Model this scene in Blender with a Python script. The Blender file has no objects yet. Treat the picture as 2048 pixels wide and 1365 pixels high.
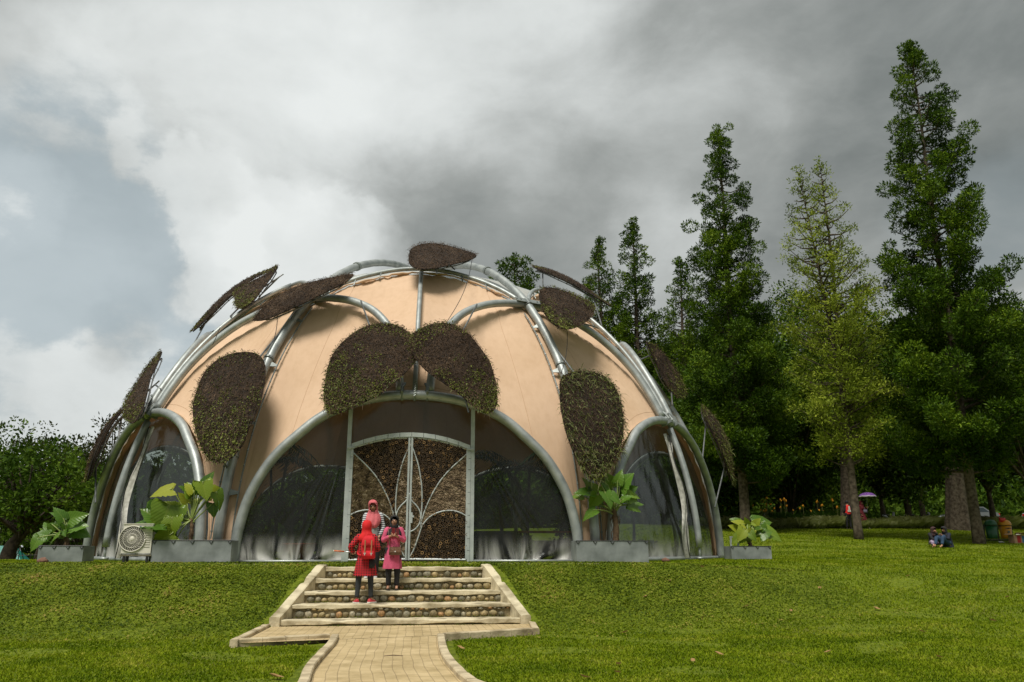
import bpy, math, random
import numpy as np
from mathutils import Vector, Matrix
R = math.radians
scene = bpy.context.scene
COL = scene.collection
# ------------------------------------------------------------------ camera
EYE = 0.30; PITCH = 14.55; YAW = 7.0; FPX = 1610.0
cam_d = bpy.data.cameras.new('camera'); cam = bpy.data.objects.new('camera', cam_d); COL.objects.link(cam)
cam.location = (0, 0, EYE); cam.rotation_euler = (R(90 + PITCH), 0, R(-YAW))
cam_d.sensor_width = 36.0; cam_d.lens = 36.0 * FPX / 2048.0; cam_d.clip_start = 0.1; cam_d.clip_end = 3000
scene.camera = cam
scene.view_settings.view_transform = 'Standard'; scene.view_settings.look = 'None'
scene.view_settings.gamma = 1; scene.view_settings.exposure = 0.62
scene.render.film_transparent = False
_cp, _sp, _cy, _sy = math.cos(R(PITCH)), math.sin(R(PITCH)), math.cos(R(YAW)), math.sin(R(YAW))
_F = np.array([_sy * _cp, _cy * _cp, _sp]); _U = np.array([-_sy * _sp, -_cy * _sp, _cp]); _RT = np.array([_cy, -_sy, 0.0])
O = np.array([0, 0, EYE])
def ray(px, py):
    "direction in which the place is seen in the survey photograph (2048 x 1365)"
    return (px - 1024) * _RT - (py - 682.5) * _U + FPX * _F
def at_y(px, py, Y): d = ray(px, py); return O + d * (Y / d[1])
def at_z(px, py, z): d = ray(px, py); return O + d * ((z - EYE) / d[2])
DC = np.array([0.25, 31.0, 0.0]); DROT = -1.4; DR = 10.95
def at_sphere(px, py, rad):
    d = ray(px, py); o = O - DC; a = d @ d; b = 2 * o @ d; c = o @ o - rad * rad; D = b * b - 4 * a * c
    if D < 0: D = 0
    return O + d * ((-b - math.sqrt(D)) / 2 / a)
def at_plane(px, py, p0, n):
    d = ray(px, py); return O + d * (((p0 - O) @ n) / (d @ n))
def sp(ang, el, rad=DR):
    a, e = math.radians(ang + DROT), math.radians(el)
    return np.array([DC[0] + rad * math.cos(e) * math.sin(a), 31.0 - rad * math.cos(e) * math.cos(a), rad * math.sin(e)])
# ------------------------------------------------------------------ sun
SUN_EL, SUN_AZ = 62.0, -150.0      # azimuth from +Y, clockwise; sun is behind the camera's left shoulder
sd = Vector((math.sin(R(SUN_AZ)) * math.cos(R(SUN_EL)), math.cos(R(SUN_AZ)) * math.cos(R(SUN_EL)), math.sin(R(SUN_EL))))
sl = bpy.data.lights.new('sun', 'SUN'); sl.energy = 2.6; sl.angle = R(22); sl.color = (1.0, 0.95, 0.86)
so = bpy.data.objects.new('sun', sl); COL.objects.link(so); so.rotation_euler = (-sd).to_track_quat('-Z', 'Y').to_euler()
so.location = (0, 0, 60)
# ------------------------------------------------------------------ world: nishita sky behind procedural cloud
world = bpy.data.worlds.new('World'); scene.world = world; world.use_nodes = True
nt = world.node_tree; nt.nodes.clear()
def N(t, **k):
    n = nt.nodes.new(t)
    for a, b in k.items(): setattr(n, a, b)
    return n
def LK(a, b): nt.links.new(a, b)
def M(op, a, b=None, c=None):
    n = N('ShaderNodeMath', operation=op)
    for i, v in enumerate((a, b, c)):
        if v is None: continue
        if isinstance(v, (int, float)): n.inputs[i].default_value = v
        else: LK(v, n.inputs[i])
    return n.outputs[0]
tc = N('ShaderNodeTexCoord')
wn = N('ShaderNodeTexNoise'); wn.inputs['Scale'].default_value = 6.5; wn.inputs['Detail'].default_value = 7; wn.inputs['Roughness'].default_value = .55
LK(tc.outputs['Generated'], wn.inputs['Vector'])
wsub = N('ShaderNodeVectorMath', operation='SUBTRACT'); LK(wn.outputs['Color'], wsub.inputs[0]); wsub.inputs[1].default_value = (.5, .5, .5)
wsc = N('ShaderNodeVectorMath', operation='SCALE'); LK(wsub.outputs[0], wsc.inputs[0]); wsc.inputs['Scale'].default_value = .15
wad = N('ShaderNodeVectorMath', operation='ADD'); LK(tc.outputs['Generated'], wad.inputs[0]); LK(wsc.outputs[0], wad.inputs[1])
wno = N('ShaderNodeVectorMath', operation='NORMALIZE'); LK(wad.outputs[0], wno.inputs[0])
def blob(px, py, rad_px, soft=1.0):
    d = ray(px, py); d = d / np.linalg.norm(d)
    dt = N('ShaderNodeVectorMath', operation='DOT_PRODUCT'); LK(wno.outputs[0], dt.inputs[0]); dt.inputs[1].default_value = tuple(d)
    a = math.atan(rad_px / 1650.0)
    mr = N('ShaderNodeMapRange'); mr.interpolation_type = 'SMOOTHERSTEP'
    mr.inputs['From Min'].default_value = math.cos(a * 1.25); mr.inputs['From Max'].default_value = math.cos(a * max(0.0, 1 - soft))
    LK(dt.outputs['Value'], mr.inputs['Value']); return mr.outputs[0]
# (px, py, radius, weight, softness): brighter and darker banks of cloud over the garden
BL = [(150, 60, 620, .12, 1), (720, 20, 520, .13, 1), (430, 150, 260, .08, 1), (640, 250, 260, .08, 1), (600, 520, 170, .26, .6), (440, 520, 90, .14, .7), (400, 420, 120, .12, .9), (330, 380, 90, .08, 1), (110, 250, 190, .10, 1), (980, 90, 300, .10, 1),
      (300, 300, 110, -.07, 1), (480, 350, 130, -.08, 1), (680, 400, 140, -.09, 1), (850, 430, 170, -.12, 1), (1030, 440, 260, -.16, 1), (1250, 90, 380, .13, 1), (1330, 320, 240, .08, 1), (120, 900, 420, .14, 1), (1750, 150, 700, -.19, 1), (1980, 60, 340, -.06, 1),
      (1340, 540, 170, .16, 1), (1180, 560, 120, .10, 1), (1960, 620, 280, .16, 1), (90, 800, 380, .20, 1), (10, 400, 90, .3, .9), (240, 645, 80, -.16, 1), (560, 760, 260, .15, 1), (1000, -900, 1500, .12, 1)]
acc = None
for b in BL:
    o = M('MULTIPLY', blob(*b[:3], b[4]), b[3]); acc = o if acc is None else M('ADD', acc, o)
mp = N('ShaderNodeMapping'); mp.inputs['Scale'].default_value = (1, 1, 1.7); LK(tc.outputs['Generated'], mp.inputs[0])
n1 = N('ShaderNodeTexNoise'); n1.inputs['Scale'].default_value = 5.0; n1.inputs['Detail'].default_value = 8; n1.inputs['Roughness'].default_value = .54; n1.inputs['Distortion'].default_value = .25
LK(mp.outputs[0], n1.inputs['Vector'])
n2 = N('ShaderNodeTexNoise'); n2.inputs['Scale'].default_value = 13; n2.inputs['Detail'].default_value = 9; n2.inputs['Roughness'].default_value = .64; n2.inputs['Distortion'].default_value = .4; LK(mp.outputs[0], n2.inputs['Vector'])
dens = M('ADD', M('ADD', acc, .40), M('ADD', M('MULTIPLY', M('SUBTRACT', n1.outputs['Fac'], .5), .70), M('MULTIPLY', M('SUBTRACT', n2.outputs['Fac'], .5), .16)))
cr = N('ShaderNodeValToRGB'); LK(dens, cr.inputs[0])
cr.color_ramp.elements[0].position = 0.0; cr.color_ramp.elements[0].color = (.125, .142, .140, 1)
cr.color_ramp.elements[1].position = 1.0; cr.color_ramp.elements[1].color = (.80, .83, .82, 1)
for p, c in ((.22, (.215, .235, .230, 1)), (.42, (.34, .36, .35, 1)), (.62, (.52, .545, .535, 1)), (.80, (.68, .71, .70, 1))):
    e = cr.color_ramp.elements.new(p); e.color = c
# billowing edges of the low bright cloud banks
cb = None
for b in ((600, 540, 200, .8, .9), (440, 530, 110, .7, .9), (700, 560, 160, .6, .9), (380, 400, 110, .5, .9), (300, 300, 90, .35, .9), (0, 420, 80, .28, .9), (130, 220, 130, .35, .9), (40, 800, 160, .4, 1), (250, 760, 160, .4, 1)):
    o = M('MULTIPLY', blob(*b[:3], b[4]), b[3]); cb = o if cb is None else M('ADD', cb, o)
n3 = N('ShaderNodeTexNoise'); n3.inputs['Scale'].default_value = 11; n3.inputs['Detail'].default_value = 10; n3.inputs['Roughness'].default_value = .62; LK(mp.outputs[0], n3.inputs['Vector'])
cbm = N('ShaderNodeMapRange'); cbm.interpolation_type = 'SMOOTHSTEP'; cbm.inputs['From Min'].default_value = .16; cbm.inputs['From Max'].default_value = .46
LK(M('ADD', cb, M('MULTIPLY', M('SUBTRACT', n3.outputs['Fac'], .5), 1.1)), cbm.inputs['Value'])
crisp = M('MULTIPLY', cbm.outputs[0], M('MINIMUM', M('MULTIPLY', cb, 2.2), 1.0))
dens = M('ADD', dens, M('MULTIPLY', crisp, .11)); LK(dens, cr.inputs[0])
# gaps of thin blue at the left
gap = None
for b in ((90, 430, 230, 1.3, .8), (230, 500, 150, 1.2, .8), (330, 620, 130, 1.0, .9), (60, 600, 260, .9, 1), (0, 240, 90, .8, 1), (1980, 430, 140, .35, 1), (380, 700, 120, .3, 1), (60, 800, 160, .3, 1)):
    o = M('MULTIPLY', blob(*b[:3], b[4]), b[3]); gap = o if gap is None else M('ADD', gap, o)
gap = M('MULTIPLY', gap, M('SUBTRACT', 1.75, M('ADD', n1.outputs['Fac'], M('MULTIPLY', n2.outputs['Fac'], .6)))); gap = M('MINIMUM', M('MAXIMUM', M('MULTIPLY', gap, .62), 0.0), .66)
sky = N('ShaderNodeTexSky', sky_type='NISHITA'); sky.sun_disc = False; sky.sun_elevation = R(SUN_EL); sky.sun_rotation = R(SUN_AZ)
skb = N('ShaderNodeVectorMath', operation='SCALE'); LK(sky.outputs[0], skb.inputs[0]); skb.inputs['Scale'].default_value = .055
thin = N('ShaderNodeMixRGB'); thin.inputs[0].default_value = .66; LK(skb.outputs[0], thin.inputs[1]); thin.inputs[2].default_value = (.50, .60, .63, 1)
gap = M('MULTIPLY', gap, M('SUBTRACT', 1.0, M('MULTIPLY', crisp, .9)))
mx = N('ShaderNodeMixRGB'); LK(gap, mx.inputs[0]); LK(cr.outputs[0], mx.inputs[1]); LK(thin.outputs[0], mx.inputs[2])
bg = N('ShaderNodeBackground'); LK(mx.outputs[0], bg.inputs['Color']); bg.inputs['Strength'].default_value = .66
wo = N('ShaderNodeOutputWorld'); LK(bg.outputs[0], wo.inputs['Surface'])
# ------------------------------------------------------------------ object helpers
rng = np.random.default_rng(7); random.seed(7)
def tag(o, label=None, cat=None, group=None, kind=None):
    if label: o['label'] = label
    if cat: o['category'] = cat
    if group: o['group'] = group
    if kind: o['kind'] = kind
    return o
def thing(name, loc, label, cat, group=None, rz=0.0):
    o = bpy.data.objects.new(name, None); o.empty_display_size = .3; COL.objects.link(o); o.location = loc; o.rotation_euler = (0, 0, rz)
    bpy.context.view_layer.update() if False else None
    o['label'] = label; o['category'] = cat
    if group: o['group'] = group
    return o
def link(name, me, mat=None, parent=None, smooth=False):
    o = bpy.data.objects.new(name, me); COL.objects.link(o)
    if mat is not None and not me.materials:
        for m in (mat if isinstance(mat, (list, tuple)) else [mat]): me.materials.append(m)
    if parent is not None: o.parent = parent
    if smooth: me.shade_smooth()
    return o
class MB:
    "collects verts and faces for ONE mesh"
    def __init__(s): s.v = []; s.f = []; s.m = []; s.n = 0
    def add(s, v, f, mi=0):
        v = np.asarray(v, float).reshape(-1, 3); b = s.n; s.v.append(v); s.n += len(v)
        s.f += [tuple(int(i) + b for i in q) for q in f]; s.m += [mi] * len(f); return s
    def box(s, c, size, rot=None, mi=0, taper=1.0):
        x, y, z = [q / 2 for q in size]; t = taper
        v = np.array([(-x, -y, -z), (x, -y, -z), (x, y, -z), (-x, y, -z), (-x * t, -y * t, z), (x * t, -y * t, z), (x * t, y * t, z), (-x * t, y * t, z)])
        if rot is not None: v = v @ np.array(rot).T
        return s.add(v + np.asarray(c), [(0, 3, 2, 1), (4, 5, 6, 7), (0, 1, 5, 4), (1, 2, 6, 5), (2, 3, 7, 6), (3, 0, 4, 7)], mi)
    def tube(s, pts, rad, n=8, caps=True, mi=0, flat=1.0):
        P = np.asarray(pts, float); k = len(P)
        rad = np.full(k, rad) if np.isscalar(rad) else np.asarray(rad, float)
        T = np.gradient(P, axis=0); T /= (np.linalg.norm(T, axis=1)[:, None] + 1e-12)
        ref = np.array([0, 0, 1.0]) if abs(T[0][2]) < .9 else np.array([1.0, 0, 0])
        u = np.cross(T[0], ref); u /= np.linalg.norm(u); V = []
        for i in range(k):
            u = u - T[i] * (u @ T[i]); u /= (np.linalg.norm(u) + 1e-12); w = np.cross(T[i], u)
            a = np.arange(n) * 2 * math.pi / n
            V.append(P[i] + rad[i] * (np.cos(a)[:, None] * u + flat * np.sin(a)[:, None] * w))
        F = [(i * n + j, i * n + (j + 1) % n, (i + 1) * n + (j + 1) % n, (i + 1) * n + j) for i in range(k - 1) for j in range(n)]
        if caps: F += [tuple(range(n - 1, -1, -1)), tuple((k - 1) * n + j for j in range(n))]
        return s.add(np.concatenate(V), F, mi)
    def loft(s, rings, n=24, mi=0, caps=True, p=2.0):
        "rings: (cx, cy, z, rx, ry[, fold amp, fold count, phase])"
        V = []
        for r in rings:
            cx, cy, z, rx, ry = r[:5]; fa, fc, ph = (list(r[5:]) + [0, 0, 0])[:3] if len(r) > 5 else (0, 0, 0)
            a = np.arange(n) * 2 * math.pi / n
            k = 1 + fa * np.sin(fc * a + ph) + fa * .5 * np.sin((fc + 3) * a + ph * 1.7)
            c, q = np.cos(a), np.sin(a); sc = (np.abs(c) ** p + np.abs(q) ** p) ** (-1 / p)
            V.append(np.stack([cx + rx * k * sc * c, cy + ry * k * sc * q, np.full(n, z)], 1))
        k = len(rings)
        F = [(i * n + j, i * n + (j + 1) % n, (i + 1) * n + (j + 1) % n, (i + 1) * n + j) for i in range(k - 1) for j in range(n)]
        if caps: F += [tuple(range(n - 1, -1, -1)), tuple((k - 1) * n + j for j in range(n))]
        return s.add(np.concatenate(V), F, mi)
    def ball(s, c, r, n=10, m=7, mi=0):
        r = np.array([r, r, r]) if np.isscalar(r) else np.asarray(r, float)
        V = [c + r * np.array([0, 0, -1.0])]
        for i in range(1, m):
            t = math.pi * i / m
            for j in range(n): V.append(c + r * np.array([math.sin(t) * math.cos(2 * math.pi * j / n), math.sin(t) * math.sin(2 * math.pi * j / n), -math.cos(t)]))
        V.append(c + r * np.array([0, 0, 1.0])); L = len(V) - 1
        F = [(0, 1 + (j + 1) % n, 1 + j) for j in range(n)]
        for i in range(m - 2):
            for j in range(n): F.append((1 + i * n + j, 1 + i * n + (j + 1) % n, 1 + (i + 1) * n + (j + 1) % n, 1 + (i + 1) * n + j))
        F += [(L, 1 + (m - 2) * n + j, 1 + (m - 2) * n + (j + 1) % n) for j in range(n)]
        return s.add(np.array(V), F, mi)
    def grid(s, G, mi=0, flip=False):
        "G: (a, b, 3) array of points"
        a, b = G.shape[:2]
        F = [(i * b + j, i * b + j + 1, (i + 1) * b + j + 1, (i + 1) * b + j) for i in range(a - 1) for j in range(b - 1)]
        if flip: F = [q[::-1] for q in F]
        return s.add(G.reshape(-1, 3), F, mi)
    def build(s, name, mat, parent=None, smooth=False, origin=None):
        me = bpy.data.meshes.new(name); V = np.concatenate(s.v) if s.v else np.zeros((0, 3))
        if parent is not None: V = V - PW(parent)
        elif origin is not None: V = V - np.asarray(origin)
        me.from_pydata(V.tolist(), [], s.f); 
        mats = mat if isinstance(mat, (list, tuple)) else [mat]
        for m in mats: me.materials.append(m)
        if len(mats) > 1: me.polygons.foreach_set('material_index', s.m)
        me.update(); o = link(name, me, None, parent, smooth)
        if parent is None and origin is not None: o.location = origin
        return o
_W = {}
def PW(p):
    "world position of a parent (all things here are unrotated when their parts are built)"
    v = np.array(p.location); 
    while p.parent is not None: p = p.parent; v = v + np.array(p.location)
    return v
def soup(name, V, nper, mat, parent=None, mats=None, mi=None):
    "fast mesh of many loose polygons with nper corners each"
    V = np.asarray(V, np.float32).reshape(-1, 3)
    if parent is not None: V = V - PW(parent).astype(np.float32)
    k = len(V) // nper; me = bpy.data.meshes.new(name); me.vertices.add(len(V)); me.vertices.foreach_set('co', V.ravel())
    me.loops.add(len(V)); me.loops.foreach_set('vertex_index', np.arange(len(V), dtype=np.int32))
    me.polygons.add(k); me.polygons.foreach_set('loop_start', np.arange(k, dtype=np.int32) * nper)
    for m in (mat if isinstance(mat, (list, tuple)) else [mat]): me.materials.append(m)
    me.update(calc_edges=True); 
    if mi is not None: me.polygons.foreach_set('material_index', np.asarray(mi, np.int32))
    return link(name, me, None, parent)
def smooth_line(pts, n=8):
    P = np.asarray(pts, float); out = []; Q = np.vstack([2 * P[0] - P[1], P, 2 * P[-1] - P[-2]])
    for i in range(1, len(Q) - 2):
        a, b, c, d = Q[i - 1:i + 3]
        for t in np.arange(n) / n:
            out.append(.5 * ((2 * b) + (-a + c) * t + (2 * a - 5 * b + 4 * c - d) * t * t + (-a + 3 * b - 3 * c + d) * t ** 3))
    out.append(P[-1]); return np.array(out)
def unit(v): v = np.asarray(v, float); return v / (np.linalg.norm(v) + 1e-12)
# ------------------------------------------------------------------ materials
def new_mat(name):
    m = bpy.data.materials.new(name); m.use_nodes = True; t = m.node_tree; b = t.nodes['Principled BSDF']; return m, t, b
def mat(name, c1, c2=None, rough=.7, scale=6, metal=0, bump=0, bscale=None, detail=5, spec=.5, coat=0, contrast=(.35, .65), coord='Object', bdist=.02):
    m, t, b = new_mat(name); b.inputs['Roughness'].default_value = rough; b.inputs['Metallic'].default_value = metal
    b.inputs['Specular IOR Level'].default_value = spec
    if coat: b.inputs['Coat Weight'].default_value = coat
    c = t.nodes.new('ShaderNodeTexCoord')
    if c2 is not None:
        n = t.nodes.new('ShaderNodeTexNoise'); n.inputs['Scale'].default_value = scale; n.inputs['Detail'].default_value = detail
        t.links.new(c.outputs[coord], n.inputs['Vector'])
        r = t.nodes.new('ShaderNodeValToRGB'); r.color_ramp.elements[0].position, r.color_ramp.elements[1].position = contrast
        r.color_ramp.elements[0].color = (*c1, 1); r.color_ramp.elements[1].color = (*c2, 1)
        t.links.new(n.outputs['Fac'], r.inputs[0]); t.links.new(r.outputs[0], b.inputs['Base Color'])
    else: b.inputs['Base Color'].default_value = (*c1, 1)
    if bump:
        n2 = t.nodes.new('ShaderNodeTexNoise'); n2.inputs['Scale'].default_value = bscale or scale * 4; n2.inputs['Detail'].default_value = 4
        t.links.new(c.outputs[coord], n2.inputs['Vector'])
        bp = t.nodes.new('ShaderNodeBump'); bp.inputs['Strength'].default_value = bump; bp.inputs['Distance'].default_value = bdist
        t.links.new(n2.outputs['Fac'], bp.inputs['Height']); t.links.new(bp.outputs[0], b.inputs['Normal'])
    return m
def leaf_mat(name, cols, rough=.45, transl=.25, big=None, spec=.4):
    "leaf colour varies per leaf (random per island) and in large soft patches"
    m, t, b = new_mat(name); g = t.nodes.new('ShaderNodeNewGeometry')
    r = t.nodes.new('ShaderNodeValToRGB'); k = len(cols)
    r.color_ramp.elements[0].color = (*cols[0], 1); r.color_ramp.elements[1].color = (*cols[-1], 1)
    for i in range(1, k - 1): e = r.color_ramp.elements.new(i / (k - 1)); e.color = (*cols[i], 1)
    src = g.outputs['Random Per Island']
    if big:
        c = t.nodes.new('ShaderNodeTexCoord'); n = t.nodes.new('ShaderNodeTexNoise'); n.inputs['Scale'].default_value = big; n.inputs['Detail'].default_value = 3
        t.links.new(c.outputs['Object'], n.inputs['Vector'])
        a = t.nodes.new('ShaderNodeMath'); a.operation = 'MULTIPLY_ADD'; t.links.new(src, a.inputs[0]); a.inputs[1].default_value = .55
        s2 = t.nodes.new('ShaderNodeMath'); s2.operation = 'MULTIPLY_ADD'; t.links.new(n.outputs['Fac'], s2.inputs[0]); s2.inputs[1].default_value = 1.6; s2.inputs[2].default_value = -.58
        t.links.new(s2.outputs[0], a.inputs[2]); src = a.outputs[0]
    t.links.new(src, r.inputs[0]); t.links.new(r.outputs[0], b.inputs['Base Color'])
    b.inputs['Roughness'].default_value = rough; b.inputs['Specular IOR Level'].default_value = spec
    tr = t.nodes.new('ShaderNodeBsdfTranslucent'); t.links.new(r.outputs[0], tr.inputs['Color'])
    mxs = t.nodes.new('ShaderNodeMixShader'); mxs.inputs[0].default_value = transl
    t.links.new(b.outputs[0], mxs.inputs[1]); t.links.new(tr.outputs[0], mxs.inputs[2])
    t.links.new(mxs.outputs[0], t.nodes['Material Output'].inputs['Surface']); return m
GALV = mat('galvanised_steel', (.27, .30, .30), (.44, .47, .46), .50, 3.5, .5, .15, 30, contrast=(.3, .7))
GALV_D = mat('weathered_steel', (.16, .18, .175), (.30, .33, .32), .5, 2.5, .5, .1, 30)
GALV_SHEET = mat('galvanised_sheet', (.17, .19, .185), (.37, .40, .40), .5, 2.6, .35, .05, 8, detail=8, contrast=(.3, .72))
BLACK = mat('black_metal', (.02, .02, .02), None, .5)
PALE_PAINT = mat('pale_grey_paint', (.38, .42, .42), (.48, .52, .51), .5, 5, .2)
CONC = mat('worn_concrete', (.22, .18, .10), (.62, .55, .38), .9, 2.6, 0, .5, 25, detail=9, contrast=(.30, .58))
SOIL = mat('dark_soil', (.025, .018, .010), (.06, .04, .022), .95, 4, 0, .6, 20)
# ------------------------------------------------------------------ terrain
LOW = -1.16
def sstep(a, b, x): t = np.clip((x - a) / (b - a), 0, 1); return t * t * (3 - 2 * t)
STEP_Y = [19.2, 18.5, 17.8, 17.1, 16.5]                 # front edge of each tread
STEP_Z = [-.075, -.304, -.53, -.745, -.996]             # top of each tread
def half_w(y): return 1.77 + (19.2 - np.asarray(y, float)) * .190    # inner half width of the flight
def stair_x(y): return -.10 + 0 * np.asarray(y, float)
def terrain(x, y, cut=False):
    x = np.asarray(x, float); y = np.asarray(y, float)
    e = .16 * np.sin(x * .9 + 1) + .10 * np.sin(x * 2.3)
    p1 = np.interp(y, [15.3, 16.2, 17.2, 18.4, 19.2, 19.7, 21, 26], [LOW, LOW + .10, LOW + .40, -.27, -.08, -.035, 0.0, 0.0])
    p1s = np.interp(y + e * .5, [15.0, 16.2, 17.2, 18.4, 19.2, 19.7, 21, 26], [LOW, LOW + .12, LOW + .42, -.27, -.09, -.035, 0.0, 0.0])
    p1 = np.where(np.abs(x) < 3.4, p1, p1s)
    far = np.where(x < 0, -.9 * sstep(24, 55, y) * sstep(-9, -17, x), 0)
    p1 = p1 + far
    p2 = np.interp(y, [9, 13, 18, 24, 30, 36, 46, 60, 90, 250], [LOW, -1.06, -.60, -.10, .25, .72, 1.50, 2.2, 3.2, 6])
    w = sstep(4.5, 13, x) * (1 - sstep(18, 23, y)) + sstep(10.9, 15, x) * sstep(18, 23, y)
    back = sstep(42, 60, y) * sstep(-14, 8, x) * 1.8 * (1 - w)
    n = .025 * np.sin(x * 1.7 + y * .8) * np.sin(y * 1.3 - x * .5) + .04 * np.sin(x * .31 + 2) * np.sin(y * .4)
    n = n * np.where((np.abs(x) < 13) & (y > 19.3) & (y < 44), 0.15, 1) * np.where((np.abs(x) < 5) & (y < 17), 0, 1)
    z = p1 * (1 - w) + p2 * w + n + back
    if cut:
        ins = (np.abs(x + .10) < half_w(y) + .12) & (y < 19.3) & (y > 15.5)
        z = np.where(ins, LOW - .02, z)
    return z
def tz(x, y): return float(terrain(x, y))
# ------------------------------------------------------------------ path outlines (on the lower ground)
def gxy(px, py, z=LOW + .10): p = at_z(px, py, z); return p[:2]
Lk = [gxy(663, 1271), gxy(655, 1285), gxy(632, 1308), gxy(608, 1335), gxy(597, 1362)]
Rk = [gxy(889, 1270), gxy(893, 1290), gxy(903, 1312), gxy(925, 1336), gxy(968, 1367)]
Lk += [Lk[-1] + np.array([.05, -1.2]), Lk[-1] + np.array([.55, -3.2]), Lk[-1] + np.array([1.3, -6])]
Rk += [Rk[-1] + np.array([.55, -.8]), Rk[-1] + np.array([1.6, -2.4]), Rk[-1] + np.array([3.0, -5])]
Lk = smooth_line([(*q, 0) for q in Lk], 6)[:, :2]; Rk = smooth_line([(*q, 0) for q in Rk], 6)[:, :2]
LAND = [gxy(478, 1281), gxy(548, 1246), gxy(1040, 1233), gxy(1064, 1259)]   # landing corners: front left, back left, back right, front right
def poly_in(x, y, P):
    x = np.asarray(x); y = np.asarray(y); c = np.zeros(x.shape, bool); P = np.asarray(P)
    for i in range(len(P)):
        x1, y1 = P[i]; x2, y2 = P[i - 1]
        if y1 == y2: continue
        c ^= ((y1 > y) != (y2 > y)) & (x < (x2 - x1) * (y - y1) / (y2 - y1) + x1)
    return c
LANDP = [LAND[0], (LAND[1][0], 16.5), (LAND[2][0], 16.5), LAND[3]]
PATHP = list(Lk) + list(Rk[::-1])
def on_paving(x, y, m=0.0):
    s = np.zeros(np.shape(x), bool)
    for dx, dy in ((0, 0), (m, 0), (-m, 0), (0, m), (0, -m)):
        s |= poly_in(x + dx, y + dy, LANDP) | poly_in(x + dx, y + dy, PATHP)
    s |= (np.abs(x + .10) < half_w(y) + .30) & (y < 19.25) & (y > 16.3)
    return s
# ------------------------------------------------------------------ ground material + mesh
def ground_mat():
    m, t, b = new_mat('lawn_soil'); c = t.nodes.new('ShaderNodeTexCoord')
    def noise(s, d=6, r=.6):
        n = t.nodes.new('ShaderNodeTexNoise'); n.inputs['Scale'].default_value = s; n.inputs['Detail'].default_value = d; n.inputs['Roughness'].default_value = r
        t.links.new(c.outputs['Object'], n.inputs['Vector']); return n.outputs['Fac']
    def ramp(f, els):
        q = t.nodes.new('ShaderNodeValToRGB'); q.color_ramp.elements[0].position = els[0][0]; q.color_ramp.elements[0].color = (*els[0][1], 1)
        q.color_ramp.elements[1].position = els[-1][0]; q.color_ramp.elements[1].color = (*els[-1][1], 1)
        for p, col in els[1:-1]: e = q.color_ramp.elements.new(p); e.color = (*col, 1)
        t.links.new(f, q.inputs[0]); return q.outputs[0]
    fine = ramp(noise(9, 8, .75), [(.30, (.045, .060, .006)), (.50, (.12, .165, .010)), (.66, (.22, .25, .025))])
    patch = ramp(noise(.55, 5, .65), [(.56, (0, 0, 0)), (.70, (1, 1, 1))])
    dry = ramp(noise(14, 6, .7), [(.35, (.05, .045, .012)), (.65, (.17, .13, .04))])
    mx1 = t.nodes.new('ShaderNodeMixRGB'); mul = t.nodes.new('ShaderNodeMath'); mul.operation = 'MULTIPLY'; mul.inputs[1].default_value = .45
    t.links.new(patch, mul.inputs[0]); t.links.new(mul.outputs[0], mx1.inputs[0]); t.links.new(fine, mx1.inputs[1]); t.links.new(dry, mx1.inputs[2])
    t.links.new(mx1.outputs[0], b.inputs['Base Color']); b.inputs['Roughness'].default_value = .9; b.inputs['Specular IOR Level'].default_value = .15
    bp = t.nodes.new('ShaderNodeBump'); bp.inputs['Strength'].default_value = .9; bp.inputs['Distance'].default_value = .05
    t.links.new(noise(16, 6, .7), bp.inputs['Height']); t.links.new(bp.outputs[0], b.inputs['Normal']); return m
GROUND = ground_mat()
gx = np.concatenate([-np.geomspace(600, 24, 22), np.arange(-23, -6, .35), np.arange(-6, 7, .10), np.arange(7, 26, .35), np.geomspace(26.5, 600, 24)])
gy = np.concatenate([-np.geomspace(300, 6, 8), np.arange(-4, 8, 1.0), np.arange(8, 15, .3), np.arange(15, 21, .10), np.arange(21, 60, .6), np.geomspace(61, 700, 22)])
GX, GY = np.meshgrid(gx, gy, indexing='ij'); GZ = terrain(GX, GY, True)
GZ = np.where(poly_in(GX, GY, LANDP) | poly_in(GX, GY, PATHP), np.minimum(GZ, LOW - .01), GZ)
mb = MB(); mb.grid(np.stack([GX, GY, GZ], -1)); ground = mb.build('ground', GROUND, smooth=True, flip=False) if False else None
mb2 = MB(); mb2.grid(np.stack([GX, GY, GZ], -1), flip=False)
ground = mb2.build('ground', GROUND, smooth=True); tag(ground, kind='structure')
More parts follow.
